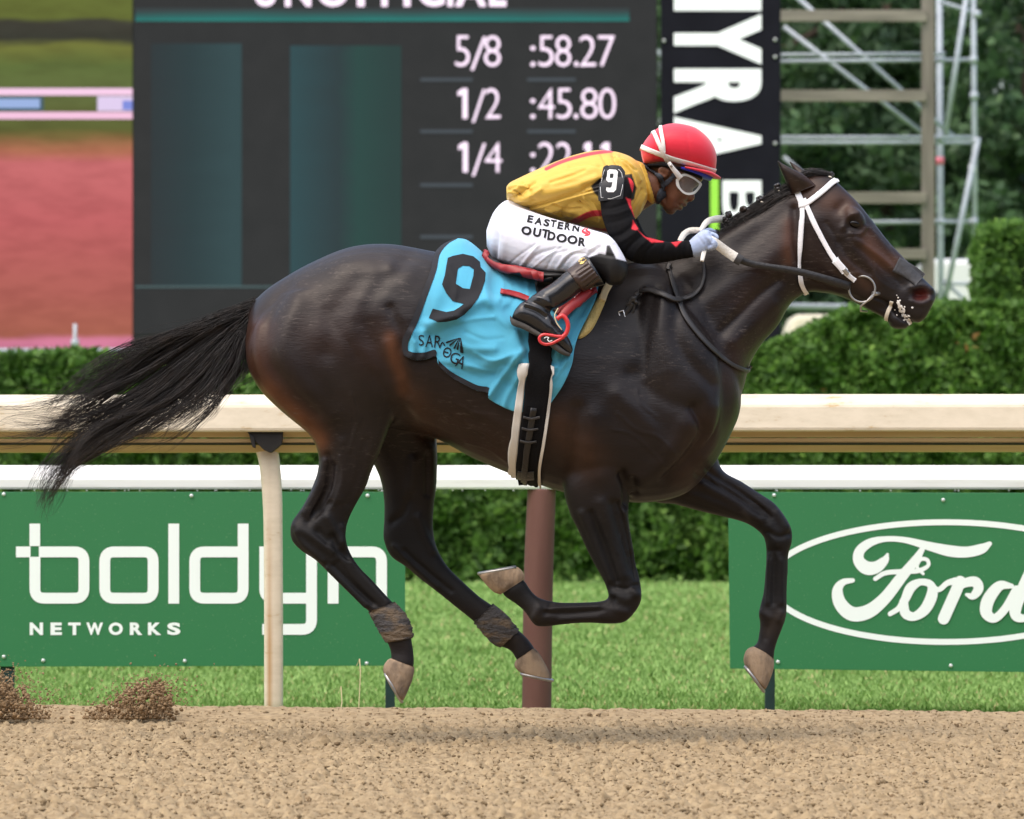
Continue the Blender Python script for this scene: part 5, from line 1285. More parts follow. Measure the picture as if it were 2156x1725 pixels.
# ------------------------------------------------------------------ tack
M['cloth_blue'] = mat('sky blue saddle cloth', (.085, .40, .58), .8, .2, sheen=.15, bump=.3, bscale=260, var=.12, vscale=5, bdist=.002)
M['cloth_black'] = mat('black binding', (.014, .015, .019), .75, .3, bump=.3, bscale=120, bdist=.003)
M['print_black'] = mat('black cloth print', (.012, .013, .016), .75, .25)
M['leather_black'] = mat('black leather strap', (.016, .015, .015), .45, .5, var=.3, vscale=25, bump=.2, bscale=90)
M['leather_grey'] = mat('worn dark strap', (.032, .031, .032), .5, .5, var=.3, vscale=25)
M['nylon_white'] = mat('white nylon strap', (.80, .81, .84), .55, .4, bump=.15, bscale=220)
M['rein_white'] = mat('white rubber rein', (.74, .72, .66), .6, .4, bump=.35, bscale=160)
M['red_leather'] = mat('red leather', (.34, .018, .022), .45, .5, var=.35, vscale=25)
M['red_gloss'] = mat('red stirrup', (.60, .03, .035), .3, .5, coat=.4)
M['foam_yellow'] = mat('yellow foam pad', (.66, .53, .22), .9, .1, bump=.8, bscale=110, var=.15, vscale=18)
M['pad_cream'] = mat('cream pad leather', (.70, .60, .38), .6, .3)
M['girth_white'] = mat('off white girth lining', (.70, .68, .63), .8, .2, var=.15, vscale=10)
M['elastic'] = mat('black elastic girth', (.006, .006, .007), .85, .15, bump=.25, bscale=200)

# the shape the cloth hangs over: the horse's side plus pad and saddle under the cloth
pad_form = loft([(885, 545, 900, 760, .25), (912, 533, 915, 780, .292, 0, .12), (948, 507, 940, 800, .305, 0, .22), (980, 505, 975, 815, .315, 0, .26), (1012, 526, 1010, 830, .325, 0, .22), (1040, 555, 1035, 850, .33, 0, .2), (1090, 572, 1085, 880, .335, 0, .2), (1150, 578, 1145, 900, .33, 0, .22), (1210, 575, 1200, 900, .315, 0, .26), (1270, 570, 1255, 880, .29, 0, .3)], n=6, ring=40)
FORM = bvh_of(HMESH, pad_form)
rear = catmull([(952, 505), (913, 537), (906, 570), (889, 616), (868, 672), (847, 717), (850, 748)], 8)
front = [(1018, 530), (1060, 567), (1144, 584), (1290, 590), (1262, 628), (1244, 648), (1222, 697), (1210, 732), (1204, 768), (1185, 816), (1157, 856)]
bottom = [(850, 748), (872, 758), (900, 757), (918, 750), (922, 768), (950, 794), (978, 810), (1004, 823), (1028, 827), (1029, 840), (1080, 866), (1157, 856)]
# grid: u from rear edge to front edge, v from top to bottom
topc = [(952, 505), (965, 502), (982, 505), (1000, 517), (1016, 532), (1024, 547), (1057, 565), (1105, 577), (1145, 583), (1200, 588), (1262, 592)]
botc = [(850, 748), (872, 758), (897, 757), (918, 750), (924, 770), (950, 794), (978, 810), (1004, 823), (1027, 827), (1030, 841), (1080, 866), (1120, 866), (1157, 853)]
def resamp(c, n, dens=6):
    p = catmull(c, dens) if dens > 1 else np.array(c, float); d = np.r_[0, np.cumsum(np.hypot(*np.diff(p, axis=0).T))]; t = np.linspace(0, d[-1], n)
    return np.stack([np.interp(t, d, p[:, 0]), np.interp(t, d, p[:, 1])], 1)
NU, NV = 110, 90
lc = resamp([(952, 505), (930, 516), (913, 537), (906, 570), (889, 616), (868, 672), (847, 717), (850, 748)], NV); rc = resamp([(1262, 592), (1252, 636), (1222, 697), (1210, 732), (1204, 768), (1185, 812), (1157, 853)], NV)
tc_, bc_ = resamp(topc, NU), resamp(botc, NU, 3)
u, v_ = np.linspace(0, 1, NU)[None, :, None], np.linspace(0, 1, NV)[:, None, None]
grid = (1-v_)*tc_[None]+v_*bc_[None]+(1-u)*lc[:, None]+u*rc[:, None]-((1-u)*(1-v_)*tc_[0]+u*(1-v_)*tc_[-1]+(1-u)*v_*bc_[0]+u*v_*bc_[-1])
flat = grid.reshape(-1, 2)
hits = [shoot(FORM, a, b) for a, b in flat]
yv = np.array([h[0].y if h else np.nan for h in hits]).reshape(NV, NU)
for j in range(NU):     # rows above the form take the spine
    col = yv[:, j]; ok = ~np.isnan(col)
    col[~ok] = -.015 if ok.any() else -.02; yv[:, j] = col
for _ in range(6):      # cloth spans hollows
    s = yv.copy(); s[1:-1, 1:-1] = (yv[:-2, 1:-1]+yv[2:, 1:-1]+yv[1:-1, :-2]+yv[1:-1, 2:])/4; yv = np.minimum(s+.002, .6*s+.4*yv)
fx, fy = flat[:, 0], flat[:, 1]
def fold(pts, rad, amt):
    d = dist_poly(flat, catmull(pts, 6) if len(pts) > 2 else pts); return amt*np.exp(-(d/rad)**2)
wr_ = np.zeros(len(flat))
for pts, rad, amt in (([(905, 690), (960, 660), (1020, 630), (1060, 640)], 13, .016), ([(900, 680), (930, 672), (965, 668)], 9, .014), ([(930, 720), (1000, 690), (1070, 700)], 16, -.008), ([(905, 700), (920, 722), (925, 750)], 7, -.003), ([(868, 700), (872, 730), (868, 750)], 7, .010), ([(890, 700), (893, 725), (890, 750)], 8, .010),
        ([(1020, 530), (1028, 560), (1022, 600), (1030, 640)], 9, .010), ([(1032, 540), (1044, 580), (1040, 620)], 8, -.006), ([(1040, 650), (1075, 700), (1090, 760)], 12, .008), ([(1060, 640), (1090, 680), (1105, 720)], 10, -.008), ([(1100, 740), (1060, 790), (1030, 835)], 7, .012), ([(1110, 745), (1072, 795), (1045, 840)], 8, -.008), ([(1090, 700), (1100, 745), (1108, 780)], 8, .009),
        ([(950, 760), (1010, 770), (1080, 750)], 14, .008), ([(960, 790), (1020, 795), (1070, 770)], 11, -.007), ([(1100, 780), (1070, 830), (1060, 860)], 6, .006), ([(1170, 750), (1185, 700), (1215, 650)], 6, .007), ([(1180, 770), (1200, 700), (1235, 645)], 5, -.006), ([(1150, 780), (1180, 770), (1200, 750)], 6, .006), ([(940, 540), (930, 600), (905, 660)], 14, .005), ([(985, 520), (1005, 545), (1030, 560)], 7, -.006), ([(960, 720), (990, 735), (1040, 735)], 9, .007), ([(945, 560), (960, 600), (955, 640)], 5, .003), ([(1050, 575), (1060, 600), (1052, 630)], 4, .004), ([(1075, 585), (1085, 610), (1080, 640)], 4, -.004), ([(1110, 590), (1112, 620)], 4, .004), ([(980, 700), (1020, 715), (1060, 712)], 4, -.004), ([(1000, 745), (1040, 760), (1090, 742)], 4, .005), ([(985, 770), (1030, 782), (1060, 775)], 4, .004), ([(960, 680), (1000, 672), (1040, 668)], 4, .004), ([(875, 720), (882, 740)], 4, .005), ([(1165, 800), (1180, 780), (1195, 760)], 4, .004), ([(1178, 740), (1192, 730), (1205, 725)], 4, .005), ([(930, 770), (960, 775), (1000, 790)], 5, -.004)):
    wr_ += fold(pts, rad, amt)
yv = yv.ravel()-.010-np.where(wr_ > 0, wr_*1.35, wr_*.7)
co_n = np.array([P(a, b, y) for a, b, y in zip(fx, fy, yv)])
q = (np.arange(NV-1)[:, None]*NU+np.arange(NU-1)[None, :]).ravel()
FQ = np.stack([q, q+NU, q+NU+1, q+1], 1)
def sheet(name, co_, faces, m, parent, thick, far=True):
    V, F = [], []
    for s in ((1, -1) if far else (1,)):
        k = len(V)*len(co_); inner = co_+np.array([0, thick, 0])
        a = np.vstack([co_, inner])*[1, s, 1]; V.append(a); base = sum(len(x) for x in V[:-1])
        ff = np.vstack([faces, faces[:, ::-1]+len(co_)]); F.append((ff if s == 1 else ff[:, ::-1])+base)
        rim = np.r_[np.arange(NU), np.arange(2, NV+1)*NU-1, np.arange(NV*NU-2, (NV-1)*NU-1, -1), np.arange(NV-2, -1, -1)*NU]
        r0, r1 = rim[:-1], rim[1:]; F.append(np.stack([r0, r1, r1+len(co_), r0+len(co_)], 1)+base)
    return mesh_obj(name, np.vstack(V), np.vstack(F), m, parent)
cloth = thing('saddle_cloth', 'sky blue saddle cloth numbered 9 with black binding on the horse', 'saddle cloth')
cl = sheet('cloth', co_n, FQ, M['cloth_blue'], cloth, .004)
CB = bvh_of((co_n, [tuple(x) for x in FQ]))
uu, vv_ = np.meshgrid(np.arange(NU-1), np.arange(NV-1)); gxm = grid[:-1, :-1, 0]
def bind(mask):
    co_b = co_n+np.array([0, -.0028, 0]); f_ = FQ[mask.ravel()]; used = np.unique(f_); re_ = np.zeros(len(co_b), int); re_[used] = np.arange(len(used))
    mesh_obj('binding', co_b[used], re_[f_], M['cloth_black'], cloth)
bind(uu < 4)
bind((vv_ > NV-7) & (uu >= 4) & (gxm < 918)); bind((vv_ > NV-6) & (gxm > 922) & (gxm < 1028))
def z3(x, y): return (790.5+.26667*x, 474.3+.26667*y)
nine = [[z3(*q) for q in ((572, 262), (612, 246), (690, 230), (772, 250), (822, 292), (828, 335), (868, 378), (864, 440), (842, 515), (812, 580), (760, 645), (700, 705), (640, 742), (560, 760), (490, 764), (424, 735), (455, 660), (560, 690), (622, 678), (664, 652), (700, 625), (612, 602), (560, 540), (526, 470), (548, 400), (560, 330))],
        [z3(*q) for q in ((652, 345), (690, 322), (740, 325), (776, 352), (772, 400), (745, 507), (690, 500), (634, 465), (640, 410))]]
decal('number', [outline_mesh(nine, 5)], CB, .0022, M['print_black'], cloth)
def tp(pts, w=3.0): return [brush([(*z3(x, y), w) for x, y in pts], 5)]
# SARATOGA under a little fan
def slant3(ch, x, y, w, h, ang, bold=.0):
    """glyph box with lower left corner at x, y turned by ang"""
    v, f = glyph(ch, 0, -h, w, 0, bold=bold, maxe=18); c, s = math.cos(ang), math.sin(ang)
    return np.array([z3(x+a*c-b*s, y+a*s+b*c) for a, b in v]), f
for ch, x, y, w, h_, a in (('S', 340, 952, 44, 86, .02), ('A', 392, 962, 62, 98, .04), ('R', 462, 968, 56, 100, .10), ('O', 524, 1036, 66, 84, .30), ('G', 580, 1078, 70, 88, .35), ('A', 628, 1108, 66, 94, .42)):
    decal('lettering', [slant3(ch, x, y, w, h_, a)], CB, .0024, M['print_black'], cloth)
decal('lettering', tp([(512, 960), (530, 925), (548, 950)], 2.6), CB, .0024, M['print_black'], cloth)
decal('lettering', tp([(546, 1000), (574, 1008)], 2.6), CB, .0030, M['print_black'], cloth)
for a, b in (((660, 892), (565, 925)), ((662, 892), (592, 945)), ((664, 892), (625, 968)), ((668, 892), (650, 975)), ((672, 892), (678, 1000)), ((674, 892), (690, 1002))):
    decal('fan_mark', [brush([(*z3(*a), 1.0), (*z3((a[0]+b[0])/2, (a[1]+b[1])/2), 2.2), (*z3(*b), 4.0)], 4)], CB, .0024, M['print_black'], cloth)

# foam pad, saddle
pad = thing('foam_pad', 'yellow foam pad edge showing in front of the blue saddle cloth', 'pad')
padp = catmull([(1284, 599), (1280, 620), (1268, 652), (1250, 690), (1236, 706), (1222, 714), (1215, 712), (1222, 694), (1240, 656), (1256, 630), (1270, 612)], 4)
pv, pf = outline_mesh([[tuple(x) for x in padp]], 5)
h = on_skin(HB, [tuple(x) for x in pv], .004)
bot = np.array([q[0] for q in h]); dd = dist_poly(pv, np.vstack([padp, padp[:1]])); th = .020*np.clip(dd/7, 0, 1)**.5
top_ = bot+np.array([q[1] for q in h])*th[:, None]
mesh_obj('foam', np.vstack([top_, bot]), [tuple(q) for q in pf]+[tuple(i+len(pv) for i in q[::-1]) for q in pf], M['foam_yellow'], pad)
strap('pad_edge', [(1266, 640), (1272, 624), (1280, 610), (1288, 598)], 15, HB, M['pad_cream'], pad, off=.022, thick=.004, across=6)

saddle = thing('racing_saddle', 'small black racing saddle with red edge under the jockey', 'saddle')
v, f = loft([(1015, 530, 1020, 548, .12, 0), (1060, 555, 1065, 582, .20, 0), (1120, 566, 1125, 596, .24, 0, .2), (1190, 560, 1195, 600, .25, 0, .2), (1260, 548, 1262, 600, .22, 0, .2), (1300, 545, 1300, 580, .14, 0)], n=6, ring=28)
mesh_obj('seat', v, f, M['leather_black'], saddle)
SB = bvh_of((co_n, [tuple(x) for x in FQ]), (v, f))
strap('red_edging', [(1017, 531), (1032, 549), (1060, 564), (1105, 574), (1145, 583)], 6.5, SB, M['red_leather'], saddle, off=.008, thick=.005, dens=6, fallback=-.15)
strap('flap', [(1144, 584), (1150, 615), (1175, 640), (1200, 640)], 40, SB, M['leather_black'], saddle, off=.004, thick=.004, across=8)
strap('red_strap', [(1054, 617), (1070, 620), (1090, 625), (1112, 633)], 10, CB, M['red_leather'], saddle, off=.006, thick=.004)
strap('red_panel', [(1250, 608), (1228, 626), (1204, 644), (1186, 660), (1178, 672)], 27, SB, M['red_leather'], saddle, off=.012, thick=.004, across=6, wend=22)
for pts in ([(1228, 612), (1238, 607), (1246, 606), (1240, 613), (1234, 618), (1226, 620), (1220, 618)], [(1216, 622), (1224, 624), (1219, 629)], [(1209, 627), (1215, 626), (1211, 632)]):
    decal('lettering', [brush([(*q, 2.2) for q in pts], 4)], bvh_of(bpy.data.objects['red_panel'].data), .001, M['print_white'], saddle)

# girth
girth = thing('girth', 'wide black elastic girth with off white side rolls round the belly', 'girth')
UB = bvh_of(HMESH, (co_n, [tuple(x) for x in FQ]))
strap('overgirth', [(1140, 700), (1138, 740), (1134, 790), (1128, 850), (1120, 910), (1113, 960), (1112, 1000), (1114, 1020)], 53, UB, M['elastic'], girth, off=.010, thick=.005, across=10, wend=44, mirror_far=True)
strap('side_roll', [(1103, 766), (1098, 810), (1092, 860), (1086, 910), (1081, 960), (1082, 1000)], 14, UB, M['girth_white'], girth, off=.004, thick=.008, across=6, wend=19, mirror_far=True)
strap('side_roll', [(1163, 774), (1158, 830), (1151, 890), (1144, 940), (1137, 985), (1138, 1022)], 6.5, UB, M['girth_white'], girth, off=.006, thick=.008, across=5, wend=6, mirror_far=True)
strap('buckle_tab', [(1124, 858), (1118, 900), (1112, 940), (1108, 985), (1107, 1016)], 13, UB, M['leather_black'], girth, off=.017, thick=.004, across=5)
for Y in (874, 897, 921): strap('buckle', [(1103-(Y-874)*.12, Y), (1120-(Y-874)*.12, Y+4), (1137-(Y-874)*.12, Y+2)], 4, UB, M['leather_grey'], girth, off=.022, thick=.004)
strap('maker_patch', [(1092, 990), (1110, 993), (1128, 992)], 17, UB, M['leather_black'], girth, off=.018, thick=.002, across=6)

# breast strap and yoke
yoke = thing('yoke_strap', 'thin dark yoke strap running from the withers round the chest', 'strap')
strap('neck_strap', [(1408, 566), (1416, 600), (1430, 642), (1446, 674), (1472, 708), (1505, 742), (1535, 765), (1560, 777), (1574, 780), (1581, 770)], 8.5, HB, M['leather_grey'], yoke, off=.004, thick=.004, dens=6, mirror_far=True)
strap('slide_loop', [(1406, 572), (1408, 564), (1412, 558)], 10, HB, M['leather_grey'], yoke, off=.008, thick=.006)

# ------------------------------------------------------------------ bridle and reins
bridle = thing('bridle', 'white nylon bridle with ring bit on the horse head', 'bridle')
strap('browband', [(1683, 434), (1698, 430), (1715, 418), (1735, 402), (1752, 387), (1761, 382)], 11, HB, M['nylon_white'], bridle, off=.007, thick=.003, mirror_far=True)
strap('headpiece', [(1676, 400), (1683, 415), (1691, 433), (1698, 436)], 13, HB, M['nylon_white'], bridle, off=.004, thick=.003, mirror_far=True)
strap('throatlatch', [(1689, 436), (1690, 455), (1688, 480), (1685, 520), (1682, 560), (1684, 590), (1690, 606), (1699, 618)], 9.5, HB, M['nylon_white'], bridle, off=.005, thick=.003, dens=6, mirror_far=True)
strap('cheekpiece', [(1693, 420), (1702, 442), (1720, 482), (1740, 520), (1760, 552), (1780, 575), (1799, 590)], 10, HB, M['nylon_white'], bridle, off=.006, thick=.0035, mirror_far=True)
strap('cheek_keeper', [(1757, 548), (1768, 560), (1778, 572)], 15, HB, M['nylon_white'], bridle, off=.010, thick=.004, mirror_far=True)
strap('buckle', [(1775, 566), (1781, 573), (1786, 578)], 9, HB, M['steel'], bridle, off=.015, thick=.003, mirror_far=True)
h = shoot(HB, 1815, 609); ry = h[0].y-.012
for s in (-1, 1):
    rb = MB().tube([P(1815+27.5*math.cos(t), 609+27.5*math.sin(t), s*abs(ry)) for t in np.linspace(0, 2*math.pi, 33)], .0038, 8, cap=False).build('bit_ring', M['steel'], bridle, smooth=True)
    MB().tube([P(1838, 618, s*abs(ry)*.95), P(1846, 619, s*abs(ry)*.8), P(1856, 617, s*abs(ry)*.5)], [.008, .007, .006], 8).build('bit_mouthpiece', M['steel'], bridle, smooth=True)
    MB().tube([P(1838, 620, s*abs(ry)), P(1826, 634, s*(abs(ry)+.004)), P(1812, 645, s*(abs(ry)+.002)), P(1812, 655, s*abs(ry)*.8), P(1826, 656, s*abs(ry)*.5)], .0034, 7).build('chin_hook', M['steel'], bridle, smooth=True)
def ribbon(name, pts, width, m, parent, thick=.004, wide=None):
    """free-hanging strap through points (X, Y, y); it shows its broad face to the side"""
    p = catmull(pts, 7); c = np.array([P(*q) for q in p]); t = np.gradient(c, axis=0); t /= np.linalg.norm(t, axis=1)[:, None]
    n = np.cross(t, [0, 1, 0]); n /= np.linalg.norm(n, axis=1)[:, None]; b = np.cross(n, t)
    w = np.interp(np.linspace(0, 1, len(c)), np.linspace(0, 1, len(width)), width)[:, None]/630/2 if hasattr(width, '__len__') else width/630/2
    rr = []
    for a_, b_ in ((1, -.5), (.96, -1), (-.96, -1), (-1, -.5), (-1, .5), (-.96, 1), (.96, 1), (1, .5)): rr.append(c+n*w*a_+b*thick*b_/2*1.0)
    k = 8; V = np.stack(rr, 1).reshape(-1, 3); F = []
    for i in range(len(c)-1):
        for j in range(k): F.append((i*k+j, i*k+(j+1) % k, (i+1)*k+(j+1) % k, (i+1)*k+j))
    F += [tuple(range(k))[::-1], tuple(range((len(c)-1)*k, len(c)*k))]
    return mesh_obj(name, V, F, m, parent)
rein = thing('reins', 'black and white racing reins from the bit to the gloved hand', 'reins')
ny_ = shoot(HB, 1660, 570)[0].y
for s in (1, -1):
    e = .0 if s == 1 else 0
    ribbon('rein', [(1790, 603, s*(ry-.004)), (1740, 588, s*(ry-.03)), (1680, 572, s*(ny_-.035)), (1620, 562, s*(ny_-.045)), (1580, 555, s*(ny_-.05)), (1552, 545, s*(ny_-.06))], [17, 16, 15, 13, 14, 15], M['leather_black'], rein, .005)
    ribbon('rein_grip', [(1554, 546, s*(ny_-.06)), (1530, 530, s*(ny_-.062)), (1505, 511, s*-.17), (1490, 502, s*-.17)], [21, 20, 19, 17], M['rein_white'], rein, .007)
ribbon('rein_stitching', [(1561, 550, ny_-.067), (1556, 547, ny_-.067), (1549, 543, ny_-.067)], 22, M['leather_grey'], rein, .006)
ribbon('rein_keeper', [(1795, 604, ry-.006), (1786, 602, ry-.008)], 20, M['leather_black'], rein, .012) if False else None
ribbon('rein_loop', [(1431, 509, -.12), (1440, 494, -.10), (1453, 486, -.08), (1475, 485, -.10)], [12, 13, 13, 12], M['rein_white'], rein, .006)
ribbon('rein_loop', [(1474, 487, -.14), (1488, 468, -.08), (1505, 462, -.02), (1524, 463, .03), (1533, 476, .05)], [9, 13, 15, 17, 15], M['rein_white'], rein, .006)
ribbon('rein_end', [(1483, 528, -.17), (1480, 540, -.19), (1478, 550, -.20)], [9, 9, 8], M['rein_white'], rein, .006)
strap('rein_end', [(1479, 548), (1482, 565), (1482, 590), (1473, 613), (1448, 632), (1418, 634), (1392, 622), (1368, 614), (1350, 618), (1338, 628)], 6.5, HB, M['leather_grey'], rein, off=.012, thick=.005, dens=7, wend=8.5)
sy = shoot(HB, 1326, 645)[0].y
kn = []
for X, Y, r_, a_ in ((1333, 629, .015, .4), (1327, 634, .014, 1.2), (1338, 636, .012, -.6), (1324, 640, .011, .2)): kn.append(ball(X, Y, sy-.014, r_, r_*.7, r_*.6, a_))
link('rein_knot', blob('rein_knot', kn, .003, 1, 1), M['leather_grey'], rein)
ribbon('rein_tail', [(1330, 638, sy-.016), (1324, 650, sy-.014), (1314, 662, sy-.014)], [10, 10, 9], M['leather_grey'], rein, .006)
ribbon('rein_tail', [(1336, 638, sy-.012), (1332, 656, sy-.010), (1318, 668, sy-.010)], [6, 6, 5], M['leather_grey'], rein, .005)
M['bright_steel'] = mat('bright buckle', (.8, .8, .8), .25, .5, metal=.6)
bx = [P(a, b, sy-.018) for a, b in ((1302, 657), (1312, 654), (1318, 672), (1308, 676), (1302, 657))]
MB().tube(bx, .0026, 6).build('buckle', M['bright_steel'], rein, smooth=True)
# ------------------------------------------------------------------ the jockey
def skin_material():
    m, nt, b = nodes('brown skin'); N, L = nt.nodes, nt.links
    a = N.new('ShaderNodeAttribute'); a.attribute_name = 'Col'; L.new(a.outputs['Color'], b.inputs['Base Color'])
    b.inputs['Roughness'].default_value = .5; b.inputs['Subsurface Weight'].default_value = .12; b.inputs['Subsurface Radius'].default_value = (.012, .005, .003); b.inputs['Subsurface Scale'].default_value = .5
    return m
M['skin'] = skin_material()
M['silk'] = mat('silk attr', (1, 1, 1), .5, .35, attr=True, sheen=.1, bump=.35, bscale=22, var=.10, vscale=7, bdist=.012, stretch=(.7, 1, 1.5))
M['sleeve'] = mat('black jersey', (1, 1, 1), .85, .12, attr=True, bump=.3, bscale=30, bdist=.008)
M['breeches'] = mat('white nylon breeches', (1, 1, 1), .5, .35, attr=True, bump=.22, bscale=26, bdist=.008, stretch=(.6, 1, 1.4))
M['boot'] = mat('polished black boot', (.014, .015, .018), .26, .5, var=.4, vscale=14, bump=.12, bscale=50, coat=.15)
M['boot_cuff'] = mat('brown boot cuff', (.045, .026, .020), .35, .5, var=.25, vscale=16, bump=.1, bscale=60)
M['sole'] = mat('dusty rubber sole', (.060, .058, .055), .85, .2, col2=(.11, .10, .09), vscale=18, bump=.4, bscale=80)
M['glove'] = mat('pale blue glove', (.37, .47, .70), .8, .2, bump=.25, bscale=240, bdist=.002, col2=(.46, .54, .70), vscale=15)
M['glove_grey'] = mat('grey glove palm', (.42, .43, .44), .85, .2, bump=.3, bscale=240, bdist=.002)
M['helmet_red'] = mat('red helmet silk', (.70, .022, .050), .5, .3, sheen=.25, bump=.05, bscale=60)
M['elastic_white'] = mat('white elastic', (.80, .79, .77), .7, .3, bump=.2, bscale=250)
M['visor_blue'] = mat('blue cap peak', (.02, .03, .45), .5, .3)
M['strap_slate'] = mat('padded slate chin strap', (.030, .037, .050), .7, .3, bump=.4, bscale=110)
M['goggle'] = mat('clear milky plastic', (.74, .75, .72), .22, .5, trans=.25, coat=.4)
M['lens'] = mat('goggle lens', (.30, .31, .30), .05, .5, alpha=.13)
M['armband'] = mat('black vinyl armband', (.018, .020, .024), .5, .4, bump=.1, bscale=80)
M['gold'] = mat('gold crest', (.75, .55, .16), .4, .5)

jockey = thing('person', 'jockey in yellow silks, white breeches and red helmet crouched over the horse', 'person')
YELL, RED, BLACK, WHITE = (.70, .45, .075), (.62, .035, .045), (.007, .007, .008), (.77, .79, .89)
torso_s = [(1066, 394, 1067, 421, .11), (1074, 385, 1082, 430, .14), (1092, 376, 1108, 447, .165, 0, -.05), (1134, 356, 1158, 461, .18), (1193, 332, 1212, 471, .192), (1246, 318, 1265, 487, .202), (1286, 318, 1308, 488, .205), (1322, 328, 1338, 462, .175), (1345, 343, 1358, 436, .11), (1356, 352, 1368, 420, .07)]
torso = loft(torso_s, n=6, ring=32)
def arm(s, dx=0, grow=0, sleeve=True):
    a = [(1282, 374, 1322, 370, .040, s*.165), (1264, 388, 1334, 385, .062, s*.185), (1260, 405, 1333, 402, .066, s*.20), (1264, 430, 1329, 428, .062, s*.215), (1268, 458, 1335, 453, .059, s*.23), (1282, 496, 1344, 476, .056, s*.245), (1300, 528, 1354, 494, .054, s*.25),
         (1326, 549, 1369, 502, .051, s*.245), (1357, 557, 1392, 508, .047, s*.225), (1396, 553, 1415, 510, .042, s*.20), (1430, 547, 1438, 507, .037, s*.175), (1461, 542, 1452, 507, .033, s*.155)]
    return loft([(q[0]+dx, q[1], q[2]+dx, q[3], q[4], q[5]) for q in a], n=5, ring=24, grow=grow)
def leg(s, dx=0, dy=0, grow=0):
    a = [(1062, 424, 1048, 548, .09, s*.09), (1100, 438, 1095, 566, .10, s*.12), (1150, 456, 1145, 574, .10, s*.17), (1205, 472, 1190, 574, .092, s*.225), (1250, 485, 1232, 578, .080, s*.275), (1284, 497, 1268, 590, .070, s*.31), (1306, 525, 1282, 600, .062, s*.325), (1322, 558, 1300, 602, .045, s*.325), (1322, 575, 1310, 598, .02, s*.325)]
    return loft([(q[0]+dx, q[1]+dy, q[2]+dx, q[3]+dy, q[4], q[5]) for q in a], n=5, ring=26, grow=grow)
def shank(s, dx=0, dy=0, grow=0):
    a = [(1236, 538, 1274, 600, .058, s*.335), (1193, 571, 1225, 613, .056, s*.345), (1162, 596, 1203, 631, .050, s*.35), (1135, 613, 1182, 645, .044, s*.355), (1112, 630, 1163, 653, .040, s*.36), (1098, 640, 1156, 662, .037, s*.36)]
    return loft([(q[0]+dx, q[1]+dy, q[2]+dx, q[3]+dy, q[4], q[5]) for q in a], n=5, ring=24, grow=grow)
pelvis = loft([(1024, 485, 1025, 520, .08), (1040, 446, 1040, 546, .145), (1066, 422, 1072, 562, .165), (1100, 424, 1108, 570, .165), (1140, 440, 1142, 568, .14)], n=5, ring=28)
# skin: one continuous figure, mostly inside the clothes
skull = ball(1424, 345, 0, .105, .078, .100, -.2)
face = loft([(1412, 345, 1376, 360, .068), (1436, 352, 1378, 382, .070), (1456, 380, 1384, 402, .068), (1459, 394, 1388, 414, .062), (1456, 408, 1390, 426, .056), (1447, 422, 1394, 434, .050), (1441, 431, 1398, 441, .044), (1430, 440, 1402, 446, .034), (1420, 446, 1406, 449, .02)], n=5, ring=26, pw=2.3)
nose = loft([(1452, 392, 1446, 400, .010), (1459, 402, 1446, 410, .014), (1463, 413, 1446, 420, .018), (1461, 421, 1447, 425, .016), (1454, 426, 1448, 425, .008)], n=4, ring=16)
lips = merge([ball(1439, 430, 0, .014, .026, .0065, -.35), ball(1430, 438.5, 0, .013, .022, .0065, -.35)])
chin = ball(1411, 444, 0, .018, .022, .013, -.3)
nk = loft([(1378, 352, 1400, 440, .062), (1355, 352, 1383, 428, .062), (1330, 345, 1360, 440, .075), (1300, 345, 1330, 460, .12)], n=4, ring=22)
ear = ball(1397, 363, -.078, .020, .010, .021, -.2); ear2 = ball(1397, 363, .078, .020, .010, .021, -.2)
BMESH = blob('body', [skull, face, nose, lips, chin, nk, ear, ear2, loft(torso_s, n=5, ring=24, grow=-.014), pelvis if False else loft([(1040, 470, 1040, 530, .12), (1072, 436, 1078, 552, .15), (1120, 445, 1125, 555, .14)], n=4), arm(-1, 0, -.012), arm(1, 0, -.012), leg(-1, 0, 0, -.012), leg(1, 20, -8, -.012), shank(-1, 0, 0, -.010), shank(1, 10, -5, -.010)], .0042, 3, 4)
sculpt(BMESH, [([(1388, 356), (1398, 352), (1408, 360)], 4, .004), ([(1396, 364), (1400, 369)], 5, -.008), ([(1390, 370), (1394, 377)], 4, .004), ([(1430, 432), (1438, 433.5)], 2.4, -.006), ([(1444, 423), (1440, 418), (1444, 412)], 3, -.004), ([(1425, 408), (1418, 416)], 10, .004), ([(1436, 418), (1428, 428)], 5, -.003), ([(1449, 424), (1453, 424)], 2, -.006), ([(1421, 441), (1426, 443)], 3, -.003), ([(1392, 405), (1396, 425), (1402, 440)], 5, .003), ([(1440, 386), (1452, 392)], 8, -.008)], both=True)
set_col(BMESH, paint(BMESH, (.155, .062, .032), [([(1439, 430)], 5, (.17, .062, .05), .7), ([(1430, 438.5)], 5, (.18, .065, .055), .7), ([(1409, 446), (1400, 443)], 6, (.05, .028, .02), .8), ([(1396, 362)], 10, (.20, .085, .048), .6), ([(1455, 418)], 8, (.20, .082, .048), .6), ([(1380, 350), (1395, 343), (1415, 348)], 8, (.012, .009, .008), .9)]))
link('body', BMESH, M['skin'], jockey)

